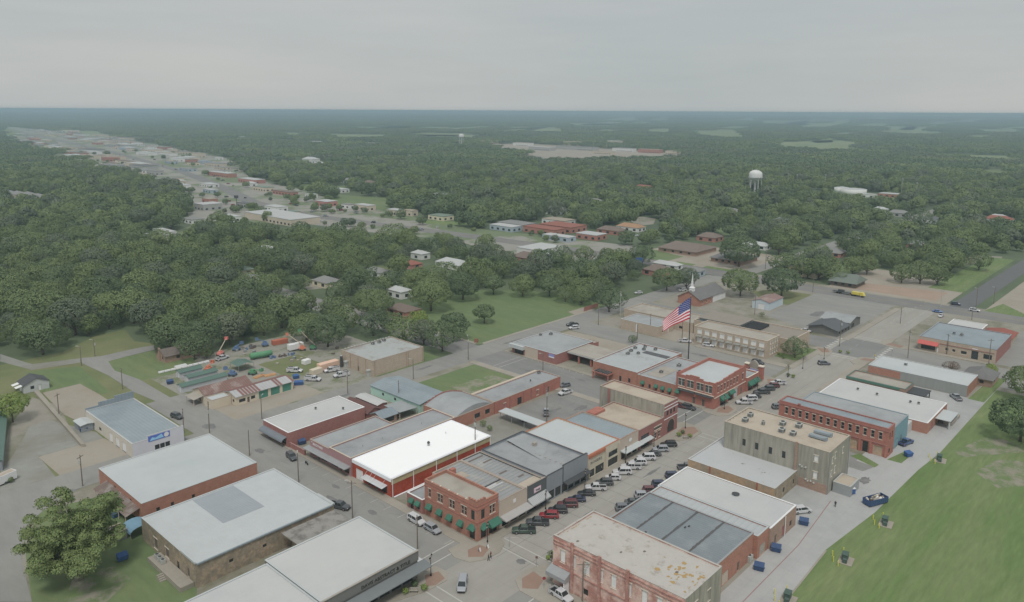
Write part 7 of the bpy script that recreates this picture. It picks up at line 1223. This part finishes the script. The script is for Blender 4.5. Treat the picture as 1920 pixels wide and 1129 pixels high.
# ================================================================ vegetation
leafA = leafmat('leaf_green', (.165, .222, .110), (.250, .312, .142)); leafB = leafmat('leaf_dark', (.130, .186, .106), (.190, .248, .130)); leafE = leafmat('leaf_olive', (.160, .218, .106), (.240, .300, .132)); leafF = leafmat('leaf_greyish', (.140, .185, .125), (.210, .245, .165)); leafC = leafmat('leaf_bright', (.24, .33, .10), (.32, .40, .12)); leafD = leafmat('leaf_bronze', (.22, .17, .13), (.27, .20, .15)); leafS = leafmat('leaf_sycamore', (.185, .255, .110), (.255, .320, .135))
m_bark = mat('bark', (.12, .10, .085), var=.25, scale=2); m_palebark = mat('pale_bark', (.32, .29, .25), var=.25, scale=2)
def leaf_mesh(name, centers, normals, size, rng, m_, aspect=.62, soft=None):
    n = len(centers); nr = normals+rng.normal(0, .42, (n, 3)); nr /= np.linalg.norm(nr, axis=1)[:, None]+1e-9
    t1 = np.cross(nr, rng.normal(0, 1, (n, 3))); t1 /= np.linalg.norm(t1, axis=1)[:, None]+1e-9; t2 = np.cross(nr, t1); s = size*rng.uniform(.6, 1.25, n)[:, None]
    a = t1*s*.5; b = t2*s*.5*aspect; sgn = np.where((np.cross(a, b)*nr).sum(1) > 0, 1, -1)[:, None]; b = b*sgn; v = np.stack([centers-a*.9, centers-b+a*.1-nr*s*.12, centers+a*1.1, centers+b+a*.1-nr*s*.12], 1).reshape(-1, 3)
    me = bpy.data.meshes.new(name); me.vertices.add(4*n); me.vertices.foreach_set('co', v.ravel()); me.loops.add(4*n); me.loops.foreach_set('vertex_index', np.arange(4*n)); me.polygons.add(n); me.polygons.foreach_set('loop_start', np.arange(n)*4); me.polygons.foreach_set('loop_total', np.full(n, 4))
    me.update(calc_edges=True)
    if soft is not None:
        q_ = soft+rng.normal(0, .10, (n, 3)); q_ /= np.linalg.norm(q_, axis=1)[:, None]+1e-9
        me.polygons.foreach_set('use_smooth', np.ones(n, bool)); me.normals_split_custom_set_from_vertices(np.repeat(q_, 4, 0).astype(np.float32))
    at = me.attributes.new('tone', 'FLOAT', 'FACE'); at.data.foreach_set('value', rng.uniform(.86, 1.12, n)); me.materials.append(m_); return me
def crown(seed, R, Hc, z0, nl, npl, leaf, m_, flat=1.0, low=.15, jag=.25):
    """leaves on the outside of many overlapping clumps that together fill an uneven dome"""
    rng = np.random.default_rng(seed); cs = []; ls = []
    for k in range(nl):
        z = 1-1.8*(k+.5)/nl; a = k*2.39996+rng.uniform(-.5, .5); h = math.sqrt(max(0, 1-z*z)); rr = rng.uniform(.54, .88-jag*.35*rng.random()); w2 = 1.0 if z > -.3 else 1.0+(z+.3)*.35
        if k % 5 == 4: rr *= .62
        cs.append((math.cos(a)*h*R*rr*w2, math.sin(a)*h*R*rr*w2, z0+Hc*.46+z*Hc*.5*rr*flat*(1.05 if z > 0 else .92))); ls.append(R*rng.uniform(.22, .37))
    cs = np.array(cs); ls = np.array(ls); C_ = []; N_ = []; sq = np.array([1, 1, .75])
    for k in range(nl):
        p = rng.normal(0, 1, (npl, 3)); p /= np.linalg.norm(p, axis=1)[:, None]; q_ = cs[k]+p*(ls[k]*rng.uniform(.82, 1.06, npl)[:, None])*sq
        dd = (q_[:, None, :]-cs[None])/sq; dist = np.sqrt((dd*dd).sum(2))/ls[None]; dist[:, k] = 9; ok = (dist.min(1) > .84) & (p[:, 2] > -.62); C_.append(q_[ok]); N_.append(p[ok])
    c = np.concatenate(C_); n = np.concatenate(N_); n[:, 2] += .25; ok = c[:, 2] > z0*low+.3; ctr = np.array([0, 0, z0+Hc*.3]); rad = (c-ctr)/np.array([R, R, Hc*.6]); rad /= np.linalg.norm(rad, axis=1)[:, None]+1e-9; sf = n*.5+rad*.8; return leaf_mesh('crown', c[ok], n[ok], leaf, rng, m_, soft=sf[ok])
def trunk(seed, h, r, R, z0, Hc, m_, limbs=5):
    q = random.Random(seed); mb = MB().tube([(0, 0, -.2), (q.uniform(-.1, .1), 0, z0*.6), (q.uniform(-.3, .3), q.uniform(-.3, .3), z0+Hc*.45)], [r*1.25, r*.9, r*.35], 7)
    for k in range(limbs):
        a = 2*math.pi*(k+q.random()*.6)/limbs; l_ = R*q.uniform(.5, .8); z1 = z0*q.uniform(.7, 1.0); mb.tube([(0, 0, z1), (l_*.5*math.cos(a), l_*.5*math.sin(a), z1+Hc*.2), (l_*math.cos(a), l_*math.sin(a), z1+Hc*q.uniform(.3, .5))], [r*.55, r*.35, r*.12], 5, False)
    return mb.mesh('trunk', m_, smooth=True)
# shared variants: (crown, trunk, radius, height)
VAR = []
for k, (R, H_, z0, lm) in enumerate(((5.8, 9.4, 1.3, leafA), (6.4, 10, 1.4, leafB), (5.0, 8.6, 1.2, leafE), (6.8, 9.2, 1.4, leafA), (5.3, 10.6, 1.4, leafF), (5.6, 8.2, 1.2, leafA), (6.1, 9.8, 1.3, leafB), (4.9, 9.8, 1.3, leafE))): VAR.append((crown(100+k, R, H_-z0, z0, 64, 190, .52, lm), trunk(k, H_, .3, R, z0, H_-z0, m_bark), R, H_))
def plant_tree(u, v, s, k, rz, lab, group=None, var=None, name='tree', sz=None):
    c, tk, R, H_ = var or VAR[k]; t = thing(name, lab, 'tree', (u, v, 0), rz, group); t.scale = (s, s, (sz or s)); put('trunk', tk, t); put('crown', c, t); return t
# hero sycamore
hu, hv = 48.9, 170.9; q = random.Random(11); lim = []; tb = MB(); tb.tube([(0, 0, -.2), (.1, 0, 2), (.2, .1, 4.6)], [1.0, .72, .6], 12)
rng = np.random.default_rng(4); Cc = []; Nn = []
for k in range(19):
    a = 2*math.pi*k/19+q.uniform(-.2, .2); el = q.uniform(.08, 1.3); l_ = q.uniform(8.5, 11.8); tip = Vector((math.cos(a)*math.cos(el)*l_*1.04, math.sin(a)*math.cos(el)*l_*1.04, 4.6+math.sin(el)*l_*1.28)); mid = Vector((tip.x*.45, tip.y*.45, 4.6+(tip.z-4.6)*.55)); tb.tube([(.2, .1, 4.0), mid, tip], [.36, .2, .05], 6, False)
    for j in range(13):
        f = q.uniform(.34, 1.03); c = Vector((.2, .1, 4.6)).lerp(tip, f)+Vector((q.gauss(0, 1.3), q.gauss(0, 1.3), q.gauss(-.3, 1.0))); tb.tube([mid.lerp(tip, max(0, f-.45)), c], [.08, .03], 4, False); n = 270; p = rng.normal(0, 1, (n, 3)); p /= np.linalg.norm(p, axis=1)[:, None]; p[:, 2] = np.where(p[:, 2] < -.3, -p[:, 2], p[:, 2]); Cc.append(np.array(c)+p*rng.uniform(.6, 1.0, n)[:, None]*np.array([1.7, 1.7, 1.25])*q.uniform(.75, 1.2)); Nn.append(p)
for j in range(14):
    a = q.uniform(0, 6.28); c = np.array((math.cos(a)*q.uniform(5, 9), math.sin(a)*q.uniform(5, 9), q.uniform(5, 7.5))); n = 270; p = rng.normal(0, 1, (n, 3)); p /= np.linalg.norm(p, axis=1)[:, None]; Cc.append(c+p*np.array([1.7, 1.7, 1.0])); Nn.append(p)
t = thing('sycamore_tree', 'big spreading sycamore with pale branches beside the stone warehouse yard', 'tree', (hu, hv, 0)); tb.build('trunk', m_palebark, t, True, True); Cc = np.concatenate(Cc); Nn = np.concatenate(Nn); ok = Cc[:, 2] > 5.0+.5*np.sin(Cc[:, 0]*1.3); put('crown', leaf_mesh('crown', Cc[ok], Nn[ok], .44, rng, leafS, soft=Nn[ok]+np.array([0, 0, .3])), t)
big = [(crown(300+k, 8.5, 11.2, 2.0, 120, 420, .62, (leafB, leafA)[k]), trunk(50+k, 15, .42, 8.5, 3.2, 11.5, m_bark, 7), 8.5, 14.7) for k in range(2)]
small_c = (crown(330, 3.4, 5.2, 1.5, 54, 140, .38, leafC), trunk(60, 7, .18, 3.4, 1.8, 5.2, m_bark), 3.4, 7)
mid_b = (crown(340, 5.0, 6.8, 2.0, 74, 180, .62, leafB, jag=.5), trunk(61, 9.6, .28, 5, 2.4, 7.2, m_bark), 5, 9.6)
bron = (crown(350, 3.6, 4, 1.2, 36, 110, .34, leafD), trunk(62, 5, .16, 3.6, 1.2, 4, m_bark), 3.6, 5.2)
SP = [(1913, 828, 1.0, big[0], 'large tree on the bare patch of the big lawn'), (1932, 752, .95, big[1], 'large tree beyond the end of the alley'), (24, 792, 1.5, small_c, 'bright green tree beside the green-roofed shed'), (785, 621, 1.5, small_c, 'bright yellow-green round tree at the park corner'), (851, 637, 1.4, mid_b, 'dark spreading tree standing alone on the park corner lawn'), (908, 606, 1.05, mid_b, 'dark round tree alone in the middle of the park'), (1385, 500, 1.5, big[0], 'very large dense tree by the highway houses'), (1388, 555, 1.15, big[1], 'broad tree next to the brick church'), (1465, 556, 1.2, big[0], 'wide tree behind the pale blue shed'), (1250, 545, 1.0, big[1], 'round tree beside the park street houses'), (1287, 542, 1.25, VAR[4], 'dark tree with a bronze top beside the round one'), (1490, 671, .86, VAR[1], 'dense dark bushy tree next to the civic building'), (1186, 643, .35, VAR[1], 'small round clipped tree beside the bank hall'), (1783, 700, .95, bron, 'bronze-leaved tree behind the long grey building'), (1857, 706, .75, small_c, 'small green tree by the dark brick house'), (1690, 530, 1.35, VAR[5], 'light green tree left in the row along the red earth lot'), (1725, 532, 1.45, VAR[0], 'full green tree in the middle of the row along the red earth lot'), (1757, 534, 1.4, VAR[2], 'green tree at the end of the row along the red earth lot'), (1625, 514, 1.4, VAR[2], 'light round tree behind the log building'), (1835, 507, 1.3, VAR[0], 'tree beside the far lane past the black road'), (365, 674, 1.1, VAR[1], 'dark tree covering the brown hip-roofed house'), (338, 650, .9, VAR[5], 'light green tree behind the brown house'), (388, 672, .5, VAR[2], 'low tree at the back of the pipe yard'), (700, 630, 1.15, VAR[1], 'dense tree behind the tan brick hall'), (735, 622, 1.1, VAR[5], 'lighter tree at the right corner behind the tan brick hall'), (925, 552, 1.2, mid_b, 'park edge tree with a visible trunk'), (1030, 556, 1.35, mid_b, 'tree standing on the park lawn edge near the pad'), (1090, 572, 1.1, VAR[5], 'pale tree on the park edge'), (1142, 585, 1.35, VAR[1], 'big tree at the park corner by the tall pale pole'), (980, 556, 1.25, VAR[0], 'tree with low limbs at the back of the park'), (808, 583, 1.25, big[1], 'huge dense tree at the left edge of the park'), (868, 562, 1.1, big[0], 'tall tree beside the huge one at the park edge'), (700, 596, 1.1, big[1], 'large tree on the lane behind the tan brick hall'), (615, 650, 1.05, big[0], 'broad round tree at the back fence of the equipment yard'), (575, 640, .95, big[1], 'broad tree behind the orange lifts of the yard'), (1060, 566, .95, VAR[3], 'wide tree near the fenced pad of the park'), (1115, 560, 1.0, VAR[4], 'dark tree above the fenced pad of the park'), (1010, 668, .0, None, '')]
for i, a in enumerate(SP):
    if a[3] is None: continue
    u, v = G(a[0], a[1]); plant_tree(u, v, a[2], 0, i*1.3, a[4], var=a[3]); CLEAR.append((u, v, a[3][2]*a[2]*.8))
# planters and shrubs
def shrub(px, py, r, m_, lab, group=None, z=.17):
    u, v = G(px, py); t = thing('shrub', lab, 'shrub', (u, v, z), 0, group); put('foliage', crown(int(px*7+py), r, r*1.5, .05, 16, 70, .2, m_, low=0), t); MB().tube([(0, 0, 0), (0, 0, r*.7)], .05, 5).build('stem', m_bark, t, True)
for (px, py, r, m_, l_) in ((795, 1108, .9, leafC, 'bright lime shrub by the curved plaza bench'), (760, 1114, .8, leafC, 'lime shrub at the far end of the plaza bench'), (777, 1101, .9, leafB, 'dark green shrub behind the plaza bench'), (1034, 1047, 1.0, leafA, 'green shrub bed at the peeling brick corner'), (1028, 1050, .7, leafC, 'lime shrub at the peeling brick corner'), (1273, 819, .9, leafC, 'lime shrub in the planter by the tall brick building'), (1293, 821, .8, leafC, 'yellow-green shrub at the end of the planter by the tall brick building'), (1280, 814, .8, leafB, 'dark shrub in the middle of the planter by the tall brick building'), (1487, 709, .9, leafC, 'yellow-green shrub by the gateway plaza'), (1478, 706, .8, leafB, 'dark shrub by the gateway plaza'), (1575, 662, .8, leafC, 'yellow-green shrub at the far lawn plaza'), (1590, 664, .8, leafC, 'lime shrub beside the far plaza kerb'), (1460, 666, .7, leafC, 'lime flower bed at the civic lawn'), (1469, 673, .6, leafB, 'small dark plant in the round bed of the civic lawn'), (905, 800, 1.3, leafA, 'overgrown green bush behind the bright white roof'), (918, 808, 1.1, leafA, 'second bush behind the bright white roof'), (1428, 594, 1.6, leafA, 'round bush on the dirt lot edge'), (1855, 690, 1.2, leafB, 'dark bush at the corner of the tan garage'), (723, 735, 1.0, leafB, 'ivy bush on the aqua wall'), (735, 741, 1.0, leafB, 'second ivy bush on the aqua wall'), (747, 747, .9, leafB, 'third ivy bush on the aqua wall'), (1116, 692, .9, leafB, 'dark bush by the bank entrance porch'), (1163, 707, .9, leafB, 'bush between porch and windows of the bank hall'), (20, 905, .9, leafA, 'weedy bush next to the white box trailer')): shrub(px, py, r, m_, l_)
# ---- woods: scatter, nearest 300 as single trees, the rest as one woodland
def inpoly(P, U, V):
    x = np.array([p[0] for p in P]); y = np.array([p[1] for p in P]); ins = np.zeros(U.shape, bool); j = len(P)-1
    for i in range(len(P)):
        c = ((y[i] > V) != (y[j] > V)) & (U < (x[j]-x[i])*(V-y[i])/(y[j]-y[i]+1e-12)+x[i]); ins ^= c; j = i
    return ins
WOOD = poly_px((0, 690), (17, 682), (82, 677), (125, 652), (175, 628), (232, 616), (250, 640), (312, 645), (350, 668), (395, 665), (430, 640), (560, 632), (600, 655), (660, 640), (640, 560), (440, 480, 8), (352, 420, 8), (345, 350, 8), (120, 290, 8), (0, 270, 8), (-300, 280), (-300, 690))
def scatter(sp, dmin, dmax, seed, jit=.46):
    rng = np.random.default_rng(seed); n = int(2*dmax/sp); a = np.arange(-int(dmax*.35/sp), int(dmax/sp))*sp; U, V = np.meshgrid(a, a); U = (U+rng.uniform(-jit, jit, U.shape)*sp).ravel(); V = (V+rng.uniform(-jit, jit, V.shape)*sp).ravel()
    d = np.hypot(U, V); px, py, k = PX(U, V, 0); ok = (d > dmin) & (d < dmax) & (k > 10) & (px > -260) & (px < 2180) & (py < 1300); U, V, d = U[ok], V[ok], d[ok]
    for P in TREELESS:
        xs = [p[0] for p in P]; ys = [p[1] for p in P]; bb = (U > min(xs)-3) & (U < max(xs)+3) & (V > min(ys)-3) & (V < max(ys)+3)
        if not bb.any(): continue
        keep = np.ones(len(U), bool); keep[bb] = ~inpoly(P, U[bb], V[bb]); U, V, d = U[keep], V[keep], d[keep]
    return U, V, d, rng
def lownoise(U, V, s, seed):
    r = np.random.default_rng(seed); o = 0
    for k in range(5): a = r.uniform(0, 6.28); f = r.uniform(.6, 1.6)/s; o = o+np.sin((U*math.cos(a)+V*math.sin(a))*f+r.uniform(0, 6.28))
    return o/5
U, V, d, rng = scatter(11.2, 150, 1350, 21)
for (cu_, cv, cr) in CLEAR:
    keep = (U-cu_)**2+(V-cv)**2 > cr*cr; U, V, d = U[keep], V[keep], d[keep]
wood = inpoly(WOOD, U, V); dens = np.where(wood, .95, np.clip(.74+.35*lownoise(U, V, 45, 5), .25, 1)); keep = rng.random(len(U)) < dens; U, V, d, wood = U[keep], V[keep], d[keep], wood[keep]
sg = rng.integers(4, len(hw)-3, 700); ff = rng.random(700); hwa = np.array(hw, float); A = hwa[sg]+(hwa[sg+1]-hwa[sg])*ff[:, None]; dd = hwa[sg+1]-hwa[sg]; dd /= np.linalg.norm(dd, axis=1)[:, None]; of = rng.choice([-1, 1], 700)*rng.uniform(16, 190, 700); su = A[:, 0]-dd[:, 1]*of; sv = A[:, 1]+dd[:, 0]*of; kk = inpoly(strip_poly, su, sv) & (np.hypot(su, sv) < 2200)
for x, y in placed: kk &= (np.abs(su-x-12) > 20) | (np.abs(sv-y-14) > 26)
U = np.concatenate([U, su[kk]]); V = np.concatenate([V, sv[kk]]); d = np.concatenate([d, np.hypot(su[kk], sv[kk])]); wood = np.concatenate([wood, np.zeros(kk.sum(), bool)]); nst = int(kk.sum())
sc_ = (.62+1.35*rng.beta(1.6, 2.0, len(U)))*np.where(wood, 1.02, 1.0); sc_[len(sc_)-nst:] *= .55; kd = rng.integers(0, len(VAR), len(U)); rot = rng.uniform(0, 6.28, len(U))
px, py, _ = PX(U, V, 6); vis = (px > 0) & (px < 1920) & (py < 1140); order = np.argsort(np.where(vis, d/sc_, 1e9)); nN = 300
for i in order[:nN]:
    if wood[i]: plant_tree(U[i], V[i], sc_[i], kd[i], rot[i], 'leafy green tree in the dense wood beyond the meadow and equipment yard', 'trees of the dense wood')
    else: plant_tree(U[i], V[i], sc_[i], kd[i], rot[i], 'leafy green tree among the houses beyond the park and highway', 'trees among the houses')
rest = order[nN:]
def variant_collection(name, meshes):
    col = bpy.data.collections.new(name)
    for i, mm in enumerate(meshes): o = bpy.data.objects.new('%s_%02d' % (name, i), mm); col.objects.link(o)
    return col
def instancer(name, label, col, U, V, S_, K, Rt):
    me = bpy.data.meshes.new(name); n = len(U); me.vertices.add(n); co = np.zeros((n, 3)); co[:, 0] = U; co[:, 1] = V; me.vertices.foreach_set('co', co.ravel())
    for nm, ty, arr in (('sc', 'FLOAT', S_), ('rt', 'FLOAT', Rt), ('kd', 'INT', K)): a = me.attributes.new(nm, ty, 'POINT'); a.data.foreach_set('value', np.ascontiguousarray(arr))
    o = bpy.data.objects.new(name, me); C.objects.link(o); tag(o, label, 'wood', kind='stuff')
    ng = bpy.data.node_groups.new(name+'_nodes', 'GeometryNodeTree'); ng.interface.new_socket('Geometry', in_out='INPUT', socket_type='NodeSocketGeometry'); ng.interface.new_socket('Geometry', in_out='OUTPUT', socket_type='NodeSocketGeometry'); n_ = ng.nodes; l_ = ng.links
    gi = n_.new('NodeGroupInput'); go = n_.new('NodeGroupOutput'); ip = n_.new('GeometryNodeInstanceOnPoints'); ci = n_.new('GeometryNodeCollectionInfo'); ci.inputs['Collection'].default_value = col; ci.inputs['Separate Children'].default_value = True; ci.inputs['Reset Children'].default_value = True
    def attr(nm, ty): a = n_.new('GeometryNodeInputNamedAttribute'); a.data_type = ty; a.inputs['Name'].default_value = nm; return a.outputs['Attribute']
    cx = n_.new('ShaderNodeCombineXYZ'); l_.new(attr('rt', 'FLOAT'), cx.inputs[2]); l_.new(gi.outputs[0], ip.inputs['Points']); l_.new(ci.outputs[0], ip.inputs['Instance']); ip.inputs['Pick Instance'].default_value = True
    l_.new(attr('kd', 'INT'), ip.inputs['Instance Index']); l_.new(cx.outputs[0], ip.inputs['Rotation']); l_.new(attr('sc', 'FLOAT'), ip.inputs['Scale']); l_.new(ip.outputs[0], go.inputs[0])
    md = o.modifiers.new('nodes', 'NODES'); md.node_group = ng; return o
lowv = [crown(500+k, R, H_-z0, z0, 44, 84, .98, lm, low=0) for k, (R, H_, z0, lm) in enumerate(((5.6, 9.4, 1.0, leafA), (6.2, 10, 1, leafB), (4.8, 8.6, 1, leafE), (6.6, 9.2, 1, leafA), (5.0, 10.6, 1, leafF), (5.4, 8.2, 1, leafA), (6.0, 9.8, 1, leafB), (4.8, 9.8, 1, leafE)))]
near_r = rest[d[rest] < 560]; far_r = rest[d[rest] >= 560]
instancer('woodland', 'continuous green tree canopy around the town', variant_collection('canopy_tree', [v_[0] for v_ in VAR]), U[near_r], V[near_r], sc_[near_r], kd[near_r], rot[near_r])
instancer('woodland', 'more distant green tree canopy beyond the neighbourhoods', variant_collection('canopy_tree_far', lowv), U[far_r], V[far_r], sc_[far_r], kd[far_r], rot[far_r])
def grove(seed, W, n, lm):
    rng = np.random.default_rng(seed); Cc = []; Nn = []
    for k in range(n):
        c = np.array([rng.uniform(-W/2, W/2), rng.uniform(-W/2, W/2), rng.uniform(4.5, 8.5)]); m2 = 46; p = rng.normal(0, 1, (m2, 3)); p /= np.linalg.norm(p, axis=1)[:, None]; p[:, 2] = np.abs(p[:, 2]) - .15; Cc.append(c+p*np.array([5.6, 5.6, 4.6])*rng.uniform(.7, 1.15)); Nn.append(p)
    return leaf_mesh('grove', np.concatenate(Cc), np.concatenate(Nn), 2.3, rng, lm, .8, soft=np.concatenate(Nn)+np.array([0, 0, .25]))
gv = [grove(700+k, 60, 46, (leafA, leafB, leafF, leafB)[k]) for k in range(4)]
U, V, d, rng = scatter(50, 1330, 9500, 33, .5); keep = (lownoise(U, V, 260, 8)+rng.normal(0, .25, len(U)) < .62) | (d < 2000); U, V = U[keep], V[keep]
for (cu_, cv, cr) in CLEAR:
    if cu_*cu_+cv*cv > 1.2e6: keep = (U-cu_)**2+(V-cv)**2 > (cr+32)**2; U, V = U[keep], V[keep]
n = len(U); instancer('far_woodland', 'far-off woods reaching to the horizon', variant_collection('grove', gv), U, V, rng.uniform(.9, 1.15, n), rng.integers(0, 4, n), rng.uniform(0, 6.28, n))
U, V, d, rng = scatter(120, 9400, 19000, 34, .5); keep = (lownoise(U, V, 600, 9)+rng.normal(0, .25, len(U)) < .66); U, V = U[keep], V[keep]; n = len(U)
instancer('far_woodland', 'farthest woods as a dark line along the horizon', variant_collection('horizon_grove', gv), U, V, rng.uniform(2.1, 2.6, n), rng.integers(0, 4, n), rng.uniform(0, 6.28, n))
# ================================================================ air
hz_ = MB().box(-44900, 44900, -44900, 44900, -1.5, 103).build('haze', [])
M = bpy.data.materials.new('haze'); M.use_nodes = True; M.node_tree.nodes.clear(); o = M.node_tree.nodes.new('ShaderNodeOutputMaterial'); pv = M.node_tree.nodes.new('ShaderNodeVolumePrincipled')
pv.inputs['Color'].default_value = (.66, .85, 1.0, 1); pv.inputs['Density'].default_value = HAZE; pv.inputs['Anisotropy'].default_value = .45; M.node_tree.links.new(pv.outputs[0], o.inputs['Volume'])
hz_.data.materials.clear(); hz_.data.materials.append(M); tag(hz_, 'thin pale haze over the whole plain', 'haze', kind='stuff')
try: M.cycles.homogeneous_volume = True
except Exception: pass
S.cycles.volume_bounces = 1; S.cycles.max_bounces = 5; S.cycles.diffuse_bounces = 2; S.cycles.transparent_max_bounces = 4
